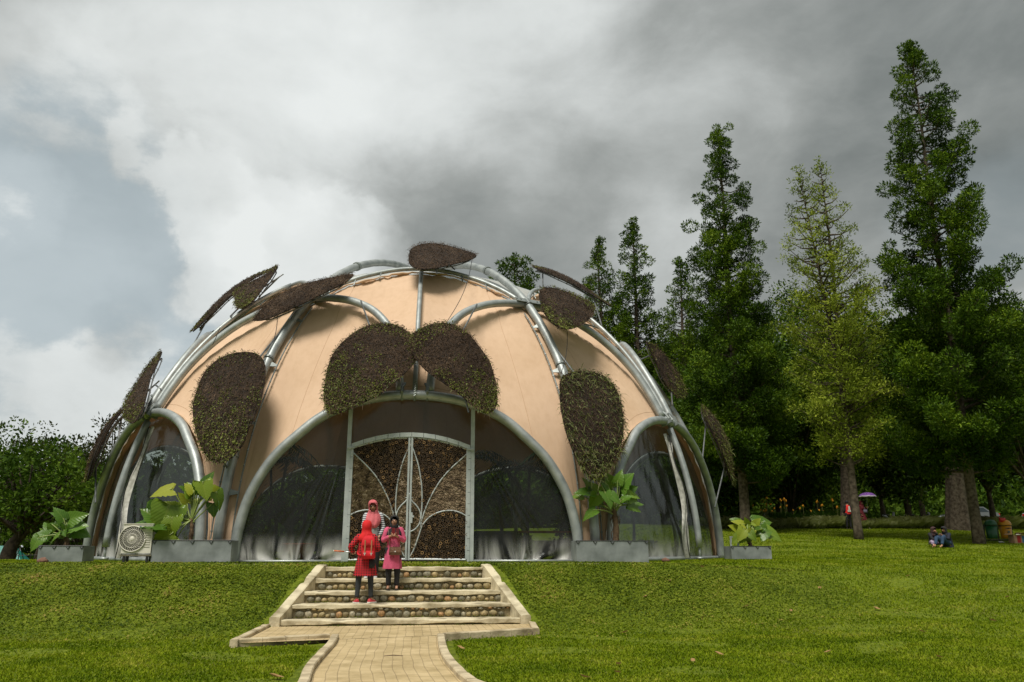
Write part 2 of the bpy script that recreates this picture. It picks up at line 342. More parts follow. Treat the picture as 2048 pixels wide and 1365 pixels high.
# ------------------------------------------------------------------ paved path
def paver_mat():
    m, t, b = new_mat('sandy_pavers'); c = t.nodes.new('ShaderNodeTexCoord')
    u = t.nodes.new('ShaderNodeUVMap'); u.uv_map = 'uv'
    br = t.nodes.new('ShaderNodeTexBrick'); br.offset = .5; br.inputs['Scale'].default_value = 1
    br.inputs['Brick Width'].default_value = .30; br.inputs['Row Height'].default_value = .145; br.inputs['Mortar Size'].default_value = .006
    br.inputs['Mortar Smooth'].default_value = .35; br.inputs['Bias'].default_value = -.2
    br.inputs['Color1'].default_value = (.50, .385, .205, 1); br.inputs['Color2'].default_value = (.55, .43, .24, 1); br.inputs['Mortar'].default_value = (.33, .25, .135, 1)
    nw = t.nodes.new('ShaderNodeTexNoise'); nw.inputs['Scale'].default_value = 1.1; t.links.new(u.outputs[0], nw.inputs['Vector'])
    ad = t.nodes.new('ShaderNodeMixRGB'); ad.blend_type = 'LINEAR_LIGHT'; ad.inputs[0].default_value = .035
    t.links.new(u.outputs[0], ad.inputs[1]); t.links.new(nw.outputs['Color'], ad.inputs[2]); t.links.new(ad.outputs[0], br.inputs['Vector'])
    n = t.nodes.new('ShaderNodeTexNoise'); n.inputs['Scale'].default_value = 2.5; n.inputs['Detail'].default_value = 9; n.inputs['Roughness'].default_value = .65; t.links.new(c.outputs['Object'], n.inputs['Vector'])
    r = t.nodes.new('ShaderNodeValToRGB'); r.color_ramp.elements[0].position = .3; r.color_ramp.elements[0].color = (.62, .60, .52, 1); r.color_ramp.elements[1].position = .62; r.color_ramp.elements[1].color = (1, 1, 1, 1)
    t.links.new(n.outputs['Fac'], r.inputs[0])
    mu = t.nodes.new('ShaderNodeMixRGB'); mu.blend_type = 'MULTIPLY'; mu.inputs[0].default_value = 1; t.links.new(br.outputs['Color'], mu.inputs[1]); t.links.new(r.outputs[0], mu.inputs[2])
    t.links.new(mu.outputs[0], b.inputs['Base Color']); b.inputs['Roughness'].default_value = .88
    bp = t.nodes.new('ShaderNodeBump'); bp.inputs['Strength'].default_value = .5; bp.inputs['Distance'].default_value = .008; bp.invert = True
    t.links.new(br.outputs['Fac'], bp.inputs['Height']); t.links.new(bp.outputs[0], b.inputs['Normal']); return m
PAVER = paver_mat()
PZ = LOW + .055
Lp = np.vstack([Lk[:1] + [0, .6], Lk]); Rp = np.vstack([Rk[:1] + [0, .6], Rk])
mb = MB(); k = len(Lp); nu = 14
G = np.array([[[*(Lp[i] * (1 - s) + Rp[i] * s), PZ] for s in np.linspace(0, 1, nu)] for i in range(k)]) if len(Lk) == len(Rk) else None
mb.grid(G)
# landing joins the path
yb = 16.5
A0, A3 = np.array(LAND[0]), np.array(LAND[3]); B0, B3 = np.array([LAND[1][0], yb]), np.array([LAND[2][0], yb])
G2 = []
for s in np.linspace(0, 1, 30):
    f = A0 * (1 - s) + A3 * s; b_ = B0 * (1 - s) + B3 * s
    G2.append([[*(b_ * (1 - t_) + f * t_), PZ] for t_ in np.linspace(0, 1, 8)])
G2 = np.array(G2); G2[..., 2] += .004
mb.grid(G2)
path = mb.build('path', PAVER); tag(path, kind='structure')
uv = path.data.uv_layers.new(name='uv'); vs = np.array([v.co[:] for v in path.data.vertices]); li = np.array([l.vertex_index for l in path.data.loops])
cu = np.zeros((len(vs), 2)); ns = k * nu
cen = (Lp + Rp) / 2; ln = np.concatenate([[0], np.cumsum(np.linalg.norm(np.diff(cen, axis=0), axis=1))])
for i in range(k):
    for j in range(nu): cu[i * nu + j] = (-ln[i], (j / (nu - 1) - .5) * 2.05)
cu[ns:] = np.stack([vs[ns:, 1], vs[ns:, 0]], 1)
cu[ns:, 0] -= cen[0][1]; cu[ns:, 1] -= cen[0][0]
uv.data.foreach_set('uv', cu[li].ravel().astype(np.float32))
# kerbs: a real raised edge along path and landing
def kerb_run(P, w=.12, top=LOW + .12, bot=LOW - .12, side=1, jit=.0):
    "list of (x, y); offsets w to one side; split into blocks inside one mesh"
    P = np.asarray(P, float); T = np.gradient(P, axis=0); T /= np.linalg.norm(T, axis=1)[:, None]; Nn = np.stack([T[:, 1], -T[:, 0]], 1) * side
    Q = P + Nn * w; mbk = MB(); s = np.concatenate([[0], np.cumsum(np.linalg.norm(np.diff(P, axis=0), axis=1))])
    L = s[-1]; nb = max(1, int(round(L / .40)))
    for i in range(nb):
        a, b = i * L / nb + .004, (i + 1) * L / nb - .004; v = []; h = top + rng.uniform(-.004, .004)
        for q in (a, b):
            p = np.array([np.interp(q, s, P[:, 0]), np.interp(q, s, P[:, 1])]); r = np.array([np.interp(q, s, Q[:, 0]), np.interp(q, s, Q[:, 1])])
            e = (r - p) * .10
            v += [(*p, bot), (*p, h - .015), (*(p + e), h), (*(r - e), h), (*r, h - .015), (*r, bot)]
        mbk.add(v, [(j, (j + 1) % 6, 6 + (j + 1) % 6, 6 + j) for j in range(6)] + [tuple(range(5, -1, -1)), tuple(range(6, 12))])
    return mbk
KERB = mat('kerb_stone', (.24, .19, .11), (.56, .47, .31), .9, 3, 0, .4, 25, detail=9, contrast=(.3, .6))
for nm, P, s in (('kerb', Lk, -1), ('kerb', Rk, 1),
                 ('kerb', [LAND[0], Lk[0] + np.array([-.02, .0])], -1), ('kerb', [Rk[0] + np.array([.02, 0]), LAND[3]], -1),
                 ('kerb', [B0 + np.array([-.12, .0]), A0 + np.array([-.12, -.10])], -1), ('kerb', [B3 + np.array([.12, 0]), A3 + np.array([.12, -.10])], 1)):
    P = np.asarray(P)
    if len(P) == 2: P = np.array([P[0] * (1 - t_) + P[1] * t_ for t_ in np.linspace(0, 1, 8)])
    o = kerb_run(P, side=s).build('kerb', KERB); tag(o, kind='structure')
# ------------------------------------------------------------------ garden steps
STONE_COLS = [(.20, .16, .085), (.30, .245, .13), (.23, .215, .16), (.38, .30, .16), (.15, .14, .095), (.36, .215, .10), (.33, .30, .22)]
def stone_mat():
    m, t, b = new_mat('river_stones'); g = t.nodes.new('ShaderNodeNewGeometry'); r = t.nodes.new('ShaderNodeValToRGB'); r.color_ramp.interpolation = 'CONSTANT'
    r.color_ramp.elements[0].color = (*STONE_COLS[0], 1); r.color_ramp.elements[1].color = (*STONE_COLS[-1], 1); r.color_ramp.elements[1].position = .88
    for i in range(1, 6): e = r.color_ramp.elements.new(i / 7 + .01); e.color = (*STONE_COLS[i], 1)
    t.links.new(g.outputs['Random Per Island'], r.inputs[0])
    c = t.nodes.new('ShaderNodeTexCoord'); n = t.nodes.new('ShaderNodeTexNoise'); n.inputs['Scale'].default_value = 28; n.inputs['Detail'].default_value = 6; t.links.new(c.outputs['Object'], n.inputs['Vector'])
    r2 = t.nodes.new('ShaderNodeValToRGB'); r2.color_ramp.elements[0].position = .35; r2.color_ramp.elements[0].color = (.55, .55, .5, 1); r2.color_ramp.elements[1].position = .65; r2.color_ramp.elements[1].color = (1.25, 1.2, 1.1, 1); t.links.new(n.outputs['Fac'], r2.inputs[0])
    mu = t.nodes.new('ShaderNodeMixRGB'); mu.blend_type = 'MULTIPLY'; mu.inputs[0].default_value = 1; t.links.new(r.outputs[0], mu.inputs[1]); t.links.new(r2.outputs[0], mu.inputs[2])
    t.links.new(mu.outputs[0], b.inputs['Base Color']); b.inputs['Roughness'].default_value = .7; return m
STONE = stone_mat(); MORTAR = mat('mossy_mortar', (.10, .085, .045), (.26, .21, .12), .95, 5, 0, .7, 40)
steps = thing('garden_steps', (-.10, 16.5, LOW), 'flight of five flared steps with river stone risers leading up to the gate', 'steps')
cx = -.10
for i in range(5):
    yf = STEP_Y[i]; zt = STEP_Z[i]; zb = STEP_Z[i + 1] if i < 4 else PZ
    hw = float(half_w(yf)); ybk = STEP_Y[i - 1] + .02 if i else 20.0
    hwb = float(half_w(ybk)) if i else hw
    # tread: packed earth and a wavy concrete nosing
    mb = MB(); n_ = 60; top = []; 
    xs = np.linspace(-hw, hw, n_)
    wob = .008 * np.sin(xs * 3.1 + i * 2) + .006 * np.sin(xs * 9.7 + i) + rng.normal(0, .002, n_)
    th = .080
    prof = [(-.012, -th), (-.030, -th + .01), (-.032, -.018), (-.022, -.003), (0.14, 0.0), (.20, -.004), (.20, -th)]
    G = np.array([[[cx + x, yf + dy + w_ * .8, zt + dz + (w_ if dz > -.05 else -w_ * 1.2)] for dy, dz in prof] for x, w_ in zip(xs, wob)])
    mb.grid(G); mb.add(G[0], [tuple(range(len(prof)))]); mb.add(G[-1], [tuple(range(len(prof) - 1, -1, -1))])
    mb.build('tread_nosing', CONC, steps)
    mb = MB()
    y0 = yf + .19; zt2 = zt - .012
    mb.grid(np.array([[[cx + (s * 2 - 1) * float(half_w(yy)), yy, zt2 + (.006 * math.sin(s * 40 + yy * 9))] for yy in np.linspace(y0, ybk, 5)] for s in np.linspace(0, 1, 40)]))
    mb.build('tread_surface', CONC if i else mat('tread_moss', (.06, .09, .02), (.2, .17, .08), .9, 6), steps)
    # riser: mortar wall with embedded river stones
    mb = MB(); h = zt - th - zb
    mb.box((cx, yf + .10, zb + h / 2 - .02), (2 * hw, .16, h + .06))
    mb.build('riser_wall', MORTAR, steps)
    mb = MB(); 
    for row, (zc, sc) in enumerate(((zb + .064, 1.0), (zb + .158, .62))):
        if zc + .04 > zt - th + .03: continue
        x = -hw + .05
        while x < hw - .05:
            rx = rng.uniform(.046, .098) * (sc if row else 1); rz = min(rx * rng.uniform(.66, 1.0), .071) * sc
            x += rx; 
            if x > hw - .04: break
            if not (row and rng.random() < .22):
                n0 = mb.n; mb.ball(np.array([cx + x, yf + .014 + rng.uniform(-.008, .01), zc + rng.uniform(-.012, .012) - (0 if row else (.068 - rz) * .7)]), (rx, .048, rz), 9, 6)
                q = mb.v[-1]; q += rng.normal(0, .0035, q.shape)
            x += rx * rng.uniform(.92, 1.12)
    mb.build('riser_stones', STONE, steps, smooth=True)
# moss and weeds in the angles of the treads
g = np.random.default_rng(55); V = []
for i in range(5):
    zt = STEP_Z[i] if i else None
    yb_ = STEP_Y[i] + .005; zb_ = (STEP_Z[i + 1] if i < 4 else PZ)
    n_ = 420; x = cx + g.uniform(-1, 1, n_) * (float(half_w(yb_)) - .05); x = x[np.sin(x * 5 + i * 2) + np.sin(x * 13) * .5 > g.uniform(-.9, 1.2, len(x))]; n_ = len(x)
    y = yb_ - .03 - np.abs(g.normal(0, .05, n_)); h = g.uniform(.012, .045, n_); a = g.uniform(0, 6.28, n_); w = .008
    b = np.stack([x, y, np.full(n_, zb_ + .002)], 1); d = np.stack([np.cos(a), np.sin(a), 0 * a], 1) * w
    V.append(np.stack([b - d, b + d, b + np.stack([g.normal(0, .012, n_), g.normal(-.008, .01, n_), h], 1)], 1).reshape(-1, 3))
MOSSM = leaf_mat('step_moss', [(.05, .08, .008), (.10, .14, .015), (.18, .21, .03)], .8, .2, spec=.1)
mo = soup('tread_moss', np.concatenate(V), 3, MOSSM, steps)
# sloping side kerbs of the flight
for s in (-1, 1):
    mb = MB(); pts = []
    n_ = 40
    for q in np.linspace(0, 1, n_):
        y = 19.36 - q * (19.36 - 16.42); x_in = cx + s * float(half_w(y)); zt = np.interp(y, [16.42, 16.55, 19.1, 19.36], [-.93, -.90, -.035, -.02]) + .004 * math.sin(q * 22 + s) + rng.normal(0, .0015)
        w = .19
        pts.append([[x_in, y, zt - 1.0 if zt - 1.0 > LOW - .1 else LOW - .1], [x_in, y, zt - .012], [x_in + s * .02, y, zt], [x_in + s * (w - .02), y, zt + .006], [x_in + s * w, y, zt - .012], [x_in + s * w, y, LOW - .1]])
    G = np.array(pts); mb.grid(G, flip=(s < 0)); mb.add(G[0], [tuple(range(6))]); mb.add(G[-1], [tuple(range(5, -1, -1))])
    mb.build('side_kerb', CONC, steps)
# perforated grass pavers strip on the crest
mb = MB()
STRIP = mat('grass_paver', (.30, .26, .15), (.50, .45, .29), .9, 6)
for s, x0, x1 in ((1, 1.75, 4.6), (-1, -5.2, -1.9), (0, -1.9, 1.75)):
    x = x0
    while x < x1:
        yb_ = 19.75
        for r_ in range(3):
            xx = x + (.10 if r_ % 2 else 0); zz = float(terrain(xx, yb_ + r_ * .2)) + .012
            mb.box((xx, yb_ + r_ * .2, zz), (.145 + rng.uniform(-.03, .02), .07, .03))
        x += .21
o = mb.build('grass_paver_strip', STRIP); tag(o, kind='structure')
# ------------------------------------------------------------------ grass: blades and low leaves over the near lawn
def blades(nb, y0, y1, seed, hscale=1.0, xlo=-.92, xhi=1.12):
    g = np.random.default_rng(seed); y = y0 * (y1 / y0) ** g.random(nb); a = g.uniform(xlo, xhi, nb); x = a * y
    ok = ~on_paving(x, y, .14) & ~((np.hypot(x, y - 31) < 10.98)) 
    pn = np.sin(x * 1.3 + 1.5 * np.sin(y * .9)) * np.sin(y * 1.7 + 1.2 * np.sin(x * 1.1 + 2)); ok &= ~((pn > .72) & (g.random(nb) < .75))
    x, y = x[ok], y[ok]; k = len(x); z = terrain(x, y)
    sc = (.55 + .45 * (y / 14.0) ** .75) * hscale
    h = g.uniform(.018, .042, k) * sc; w = g.uniform(.005, .010, k) * sc * 1.35
    t = g.uniform(0, 2 * math.pi, k); ln = g.uniform(.2, 1.1, k) * h; t2 = t + g.uniform(-1.4, 1.4, k) + math.pi / 2
    b = np.stack([x, y, z - .004], 1); d = np.stack([np.cos(t), np.sin(t), np.zeros(k)], 1) * w[:, None]
    l = np.stack([np.cos(t2) * ln, np.sin(t2) * ln, h], 1)
    V = np.stack([b - d, b + d, b + l * .62 + d * .8 + np.array([0, 0, .0]), b + l, b + l * .62 - d * .8], 1)
    return V.reshape(-1, 3)
GRASS = leaf_mat('grass_blades', [(.055, .100, .003), (.115, .180, .005), (.175, .240, .007), (.24, .30, .014), (.36, .36, .05)], .7, .35, big=.9, spec=.06)
NG = 490000
o = soup('grass', np.concatenate([blades(int(NG * .80), 8.6, 26, 1), blades(int(NG * .30), 24, 52, 2, 1.0, .05, .95)]), 5, GRASS); tag(o, kind='stuff', label='short bright green lawn grass covering the slope and the flat ground', cat='grass')
def ground_cover(nb, seed):
    "small round leaves of the creeping cover on the bank"
    g = np.random.default_rng(seed); y = np.minimum(g.normal(18.2, 1.5, nb), 19.9); x = g.uniform(-14, 10, nb)
    ok = ~on_paving(x, y, .10) & (g.random(nb) < np.clip((11 - x) / 5, 0, 1)); x, y = x[ok], y[ok]; k = len(x); z = terrain(x, y) + g.uniform(.01, .06, k)
    nrm = np.stack([g.normal(0, .45, k), g.normal(-.25, .45, k), np.ones(k)], 1); nrm /= np.linalg.norm(nrm, axis=1)[:, None]
    u = np.cross(nrm, g.normal(0, 1, (k, 3))); u /= np.linalg.norm(u, axis=1)[:, None]; v = np.cross(nrm, u)
    s = g.uniform(.014, .030, k)[:, None]; c = np.stack([x, y, z], 1)
    return np.stack([c - u * s, c - v * s * .7, c + u * s, c + v * s * .7], 1).reshape(-1, 3)
COVER = leaf_mat('creeping_leaves', [(.030, .055, .003), (.070, .110, .006), (.12, .165, .010), (.19, .23, .02), (.30, .22, .06)], .6, .25, big=.8, spec=.12)
o = soup('creeping_cover', ground_cover(110000, 5), 4, COVER); tag(o, kind='stuff', label='creeping small leaved ground cover on the bank beside the steps', cat='ground cover')
# ------------------------------------------------------------------ dome pavilion
CLOTH = None
def cloth_mat():
    m, t, b = new_mat('peach_canvas'); c = t.nodes.new('ShaderNodeTexCoord')
    n = t.nodes.new('ShaderNodeTexNoise'); n.inputs['Scale'].default_value = .45; n.inputs['Detail'].default_value = 8; n.inputs['Roughness'].default_value = .55; t.links.new(c.outputs['Object'], n.inputs['Vector'])
    r = t.nodes.new('ShaderNodeValToRGB'); r.color_ramp.elements[0].position = .28; r.color_ramp.elements[0].color = (.60, .415, .27, 1); r.color_ramp.elements[1].position = .62; r.color_ramp.elements[1].color = (.70, .50, .345, 1)
    t.links.new(n.outputs['Fac'], r.inputs[0])
    mpv = t.nodes.new('ShaderNodeMapping'); mpv.inputs['Scale'].default_value = (5, 5, .5); t.links.new(c.outputs['Object'], mpv.inputs[0])
    w = t.nodes.new('ShaderNodeTexNoise'); w.inputs['Scale'].default_value = 1.2; w.inputs['Detail'].default_value = 8; w.inputs['Roughness'].default_value = .65; t.links.new(mpv.outputs[0], w.inputs['Vector'])
    wr_ = t.nodes.new('ShaderNodeValToRGB'); wr_.color_ramp.elements[0].position = .30; wr_.color_ramp.elements[0].color = (.80, .76, .70, 1); wr_.color_ramp.elements[1].position = .56; wr_.color_ramp.elements[1].color = (1, 1, 1, 1); t.links.new(w.outputs['Fac'], wr_.inputs[0])
    dm = t.nodes.new('ShaderNodeMixRGB'); dm.blend_type = 'MULTIPLY'; dm.inputs[0].default_value = .35; t.links.new(r.outputs[0], dm.inputs[1]); t.links.new(wr_.outputs[0], dm.inputs[2])
    n2 = t.nodes.new('ShaderNodeTexNoise'); n2.inputs['Scale'].default_value = 1.3; n2.inputs['Detail'].default_value = 3; t.links.new(c.outputs['Object'], n2.inputs['Vector'])
    bp = t.nodes.new('ShaderNodeBump'); bp.inputs['Strength'].default_value = .25; bp.inputs['Distance'].default_value = .10; t.links.new(n2.outputs['Fac'], bp.inputs['Height'])
    t.links.new(dm.outputs[0], b.inputs['Base Color']); b.inputs['Roughness'].default_value = .8; b.inputs['Specular IOR Level'].default_value = .2
    t.links.new(bp.outputs[0], b.inputs['Normal'])
    tr = t.nodes.new('ShaderNodeBsdfTranslucent'); tr.inputs['Color'].default_value = (.55, .24, .10, 1); ms = t.nodes.new('ShaderNodeMixShader'); ms.inputs[0].default_value = .07
    t.links.new(b.outputs[0], ms.inputs[1]); t.links.new(tr.outputs[0], ms.inputs[2]); t.links.new(ms.outputs[0], t.nodes['Material Output'].inputs['Surface']); return m
CLOTH = cloth_mat()
def film_mat(name='clear_film', milk=.02, gl=.085, fmax=.34, stretch=(.9, 1, .22)):
    m, t, b = new_mat(name); t.nodes.remove(b); out = t.nodes['Material Output']
    c = t.nodes.new('ShaderNodeTexCoord'); mp = t.nodes.new('ShaderNodeMapping'); mp.inputs['Scale'].default_value = stretch; mp.inputs['Rotation'].default_value = (0, .35, 0); t.links.new(c.outputs['Object'], mp.inputs[0])
    n = t.nodes.new('ShaderNodeTexNoise'); n.inputs['Scale'].default_value = 4.5; n.inputs['Detail'].default_value = 7; n.inputs['Roughness'].default_value = .6; n.inputs['Distortion'].default_value = .6; t.links.new(mp.outputs[0], n.inputs['Vector'])
    bp = t.nodes.new('ShaderNodeBump'); bp.inputs['Strength'].default_value = .35; bp.inputs['Distance'].default_value = .04; t.links.new(n.outputs['Fac'], bp.inputs['Height'])
    g = t.nodes.new('ShaderNodeBsdfGlossy'); g.inputs['Roughness'].default_value = .13; g.inputs['Color'].default_value = (.85, .9, .9, 1); t.links.new(bp.outputs[0], g.inputs['Normal'])
    tp = t.nodes.new('ShaderNodeBsdfTransparent'); tp.inputs['Color'].default_value = (.52, .56, .53, 1)
    df = t.nodes.new('ShaderNodeBsdfDiffuse'); df.inputs['Color'].default_value = (.74, .74, .70, 1); t.links.new(bp.outputs[0], df.inputs['Normal'])
    lw = t.nodes.new('ShaderNodeLayerWeight'); lw.inputs['Blend'].default_value = .32; t.links.new(bp.outputs[0], lw.inputs['Normal'])
    f = t.nodes.new('ShaderNodeMath'); f.operation = 'MULTIPLY_ADD'; t.links.new(lw.outputs['Fresnel'], f.inputs[0]); f.inputs[1].default_value = .42; f.inputs[2].default_value = gl - .08; f.use_clamp = True
    f2 = t.nodes.new('ShaderNodeMath'); f2.operation = 'MINIMUM'; t.links.new(f.outputs[0], f2.inputs[0]); f2.inputs[1].default_value = fmax
    m1 = t.nodes.new('ShaderNodeMixShader'); t.links.new(f2.outputs[0], m1.inputs[0]); t.links.new(tp.outputs[0], m1.inputs[1]); t.links.new(g.outputs[0], m1.inputs[2])
    # thin dust, heavier at the foot, where white streaks also paint the fold highlights
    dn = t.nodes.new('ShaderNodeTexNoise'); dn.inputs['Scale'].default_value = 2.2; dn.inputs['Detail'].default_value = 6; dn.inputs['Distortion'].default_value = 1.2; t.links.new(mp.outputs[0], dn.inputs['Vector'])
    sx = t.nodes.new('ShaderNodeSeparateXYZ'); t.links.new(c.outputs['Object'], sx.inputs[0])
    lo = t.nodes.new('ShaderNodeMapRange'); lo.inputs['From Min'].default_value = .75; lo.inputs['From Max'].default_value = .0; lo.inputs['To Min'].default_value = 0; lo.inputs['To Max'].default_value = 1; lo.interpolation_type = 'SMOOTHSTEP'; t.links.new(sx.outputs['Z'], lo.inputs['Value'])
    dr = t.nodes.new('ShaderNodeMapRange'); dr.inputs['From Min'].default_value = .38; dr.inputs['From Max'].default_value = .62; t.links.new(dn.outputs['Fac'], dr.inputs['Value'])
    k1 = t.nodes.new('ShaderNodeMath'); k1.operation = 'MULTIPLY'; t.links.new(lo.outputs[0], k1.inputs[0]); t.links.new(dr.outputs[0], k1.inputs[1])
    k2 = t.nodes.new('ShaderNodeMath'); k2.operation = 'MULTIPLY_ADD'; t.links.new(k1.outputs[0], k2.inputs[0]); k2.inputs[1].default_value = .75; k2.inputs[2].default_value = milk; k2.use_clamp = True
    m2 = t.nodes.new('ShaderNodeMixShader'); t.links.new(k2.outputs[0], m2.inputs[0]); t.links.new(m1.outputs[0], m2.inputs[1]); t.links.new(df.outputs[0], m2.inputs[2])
    t.links.new(m2.outputs[0], out.inputs['Surface']); return m
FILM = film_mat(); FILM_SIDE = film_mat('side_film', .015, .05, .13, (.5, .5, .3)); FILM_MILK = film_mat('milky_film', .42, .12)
SEAM = mat('canvas_seam', (.42, .26, .15), None, .85)
dome = thing('dome_pavilion', (0, 31, 0), 'large peach canvas dome with galvanised tube ribs, clear film arches and moss covered leaf panels', 'dome building')
K = 360 / 7.0
ARCH = [(23.0, 0), (22.7, 4.1), (21.6, 8.9), (19.2, 13.5), (15.9, 17.0), (13.1, 19.4), (9.3, 21.2), (5.1, 22.3), (0, 22.7)]
AA = np.array([-a for a, e in ARCH] + [a for a, e in ARCH[-2::-1]]); AE = np.array([e for a, e in ARCH] + [e for a, e in ARCH[-2::-1]])
UP = [(2.2, 23.3), (2.6, 27), (3.2, 31), (4.6, 34.5), (6.6, 37.5), (9.7, 40.5), (14.4, 43.0), (19.5, 44.4), (25.0, 45.2)]
RING = [(-25, 45.6), (-22.8, 48.5), (-20, 51), (-15.8, 53.6), (-8.6, 56.6), (0, 57.8), (8.6, 56.6), (15.8, 53.6), (20, 51), (22.8, 48.5), (25, 45.6)]
def curve(L, rad=DR, n=5, k=0): return smooth_line([sp(a + k * K, e, rad) for a, e in L], n)
cuff = lambda mb, a, e, k, d, r_=.16, L=.13: mb.tube([sp(a + k * K, e, DR), sp(a + k * K + d[0], e + d[1], DR)], r_, 12)
for k in range(7):
    near = k in (0, 1, 2, 5, 6)
    c = curve(list(zip(AA, AE)), k=k); c[0][2] = -.05; c[-1][2] = -.05
    MB().tube(c, .128, 14).build('base_arch_tube', GALV, dome, True)
    # meridian rib between two arches
    m = K * (k + .5)
    pts = [sp(m, e) for e in [0] + list(range(4, 91, 4))] ; pts[-1] = sp(m, 88.5)
    MB().tube(pts, .128, 14).build('main_rib_tube', GALV, dome, True)
    # upper petal arcs
    for s in (-1, 1):
        c = curve([(s * a, e) for a, e in UP], k=k); MB().tube(c, .115, 12).build('petal_arc_tube', GALV, dome, True)
    MB().tube([sp(k * K, e) for e in np.linspace(23.2, 57.8, 16)], .070, 10).build('centre_rib_tube', GALV, dome, True)
    MB().tube(curve(RING, DR - .03, k=k), .07, 10).build('crown_arc_tube', GALV, dome, True)
    # joints
    mb = MB()
    for s, mm in ((1, m),):
        P = sp(mm, 45.2); Nn = unit(P - DC); Tn = unit(sp(mm, 50) - sp(mm, 40)); Sn = np.cross(Tn, Nn)
        rot = np.stack([Sn, Tn, Nn], 1)
        for q in (-.13, .13): mb.box(P + Nn * q, (.95, .22, .022), rot)
        for q in (-.45, -.30, .30, .45): mb.tube([P + Sn * q - Nn * .17, P + Sn * q + Nn * .17], .022, 6)
        mb.tube([P - Tn * .14, P + Tn * .14], .165, 14)
    mb.build('rib_joint', GALV_D, dome); mb = MB()
    for mm in (m,):
        P = sp(mm, 62); Tn = unit(sp(mm, 66) - sp(mm, 58)); mb.tube([P - Tn * .06, P + Tn * .06], .155, 12)
    mb.build('rib_collar', GALV_D, dome)
    for e in (14, 30):
        mb = MB()
        P = sp(m, e); Tn = unit(sp(m, e + 3) - sp(m, e - 3)); mb.tube([P - Tn * .03, P + Tn * .03], .155, 12); mb.build('rib_collar', GALV_D, dome)
    # clamp at the arch apex
    mb = MB()
    P = sp(k * K, 22.7); Tn = unit(sp(k * K, 26) - sp(k * K, 20)); Sn = np.array([math.cos(R(k * K)), math.sin(R(k * K)), 0]); Nn = unit(P - DC)
    for q in (-.33, 0, .33):
        if q > -.3: mb.build('apex_clamp', GALV_D, dome); mb = MB()
        mb.tube([P + Sn * q - Tn * .02 + Nn * .17, P + Sn * q + Tn * .16 + Nn * .12, P + Sn * q * .8 + Tn * .34 + Nn * .03], .035 if q else .028, 8)
        mb.tube([P + Sn * q - Tn * .16 - Nn * .02, P + Sn * q + Nn * .155, P + Sn * q + Tn * .14, P + Sn * q - Nn * .10], .032, 8)
    mb.build('apex_clamp', GALV_D, dome); mb = MB()
    if k == 0:
        for j in range(7): mb.tube([P - Sn * .02 + Nn * .19 + Tn * (-.16 + j * .07), P + Sn * .03 + Nn * .20 + Tn * (-.12 + j * .07)], .022, 6)
    else:
        for q in (-.5, .5): mb.box(P + Sn * q * .6 + Nn * .02, (.10, .30, .34), np.stack([Sn, Tn, Nn], 1))
    mb.build('chain' if k == 0 else 'apex_plate', GALV_D, dome)
    # lacing rails alongside the rib with small brackets
    for s in (-1, 1):
        mb = MB(); inner = (s > 0) == (m % 360 > 180)
        rail = [sp(m + s * 1.7, e, DR - .12) for e in np.linspace(3, 43, 20)]
        mb.tube(rail, .020, 6)
        for e in (9, 19, 29, 39):
            mb.add([sp(m + s * .5, e - .5), sp(m + s * .5, e + .5), sp(m + s * 1.7, e + .2, DR - .12), sp(m + s * 1.7, e - .1, DR - .12)] + [sp(m + s * .5, e - .5, DR - .02), sp(m + s * .5, e + .5, DR - .02), sp(m + s * 1.7, e + .2, DR - .14), sp(m + s * 1.7, e - .1, DR - .14)],
                   [(0, 1, 2, 3), (7, 6, 5, 4), (0, 3, 7, 4), (1, 0, 4, 5), (2, 1, 5, 6)])
        for e in np.arange(4, 43, 2.2): mb.tube([sp(m + s * 1.58, e, DR - .14), sp(m + s * 1.82, e, DR - .10)], .026, 5)
        mb.build('lacing_rail', GALV_D, dome)
    mb = MB()
    for e in (48.6, 52.3, 55.2):
        for s in (-1, 1):
            mb = MB(); a = float(np.interp(e, [r_[1] for r_ in RING[:6]], [r_[0] for r_ in RING[:6]])) * s
            mb.tube([sp(k * K + a, e, DR - .02), sp(k * K + a, e - 1.6, DR - .14)], .022, 5); mb.build('crown_hanger', GALV_D, dome)
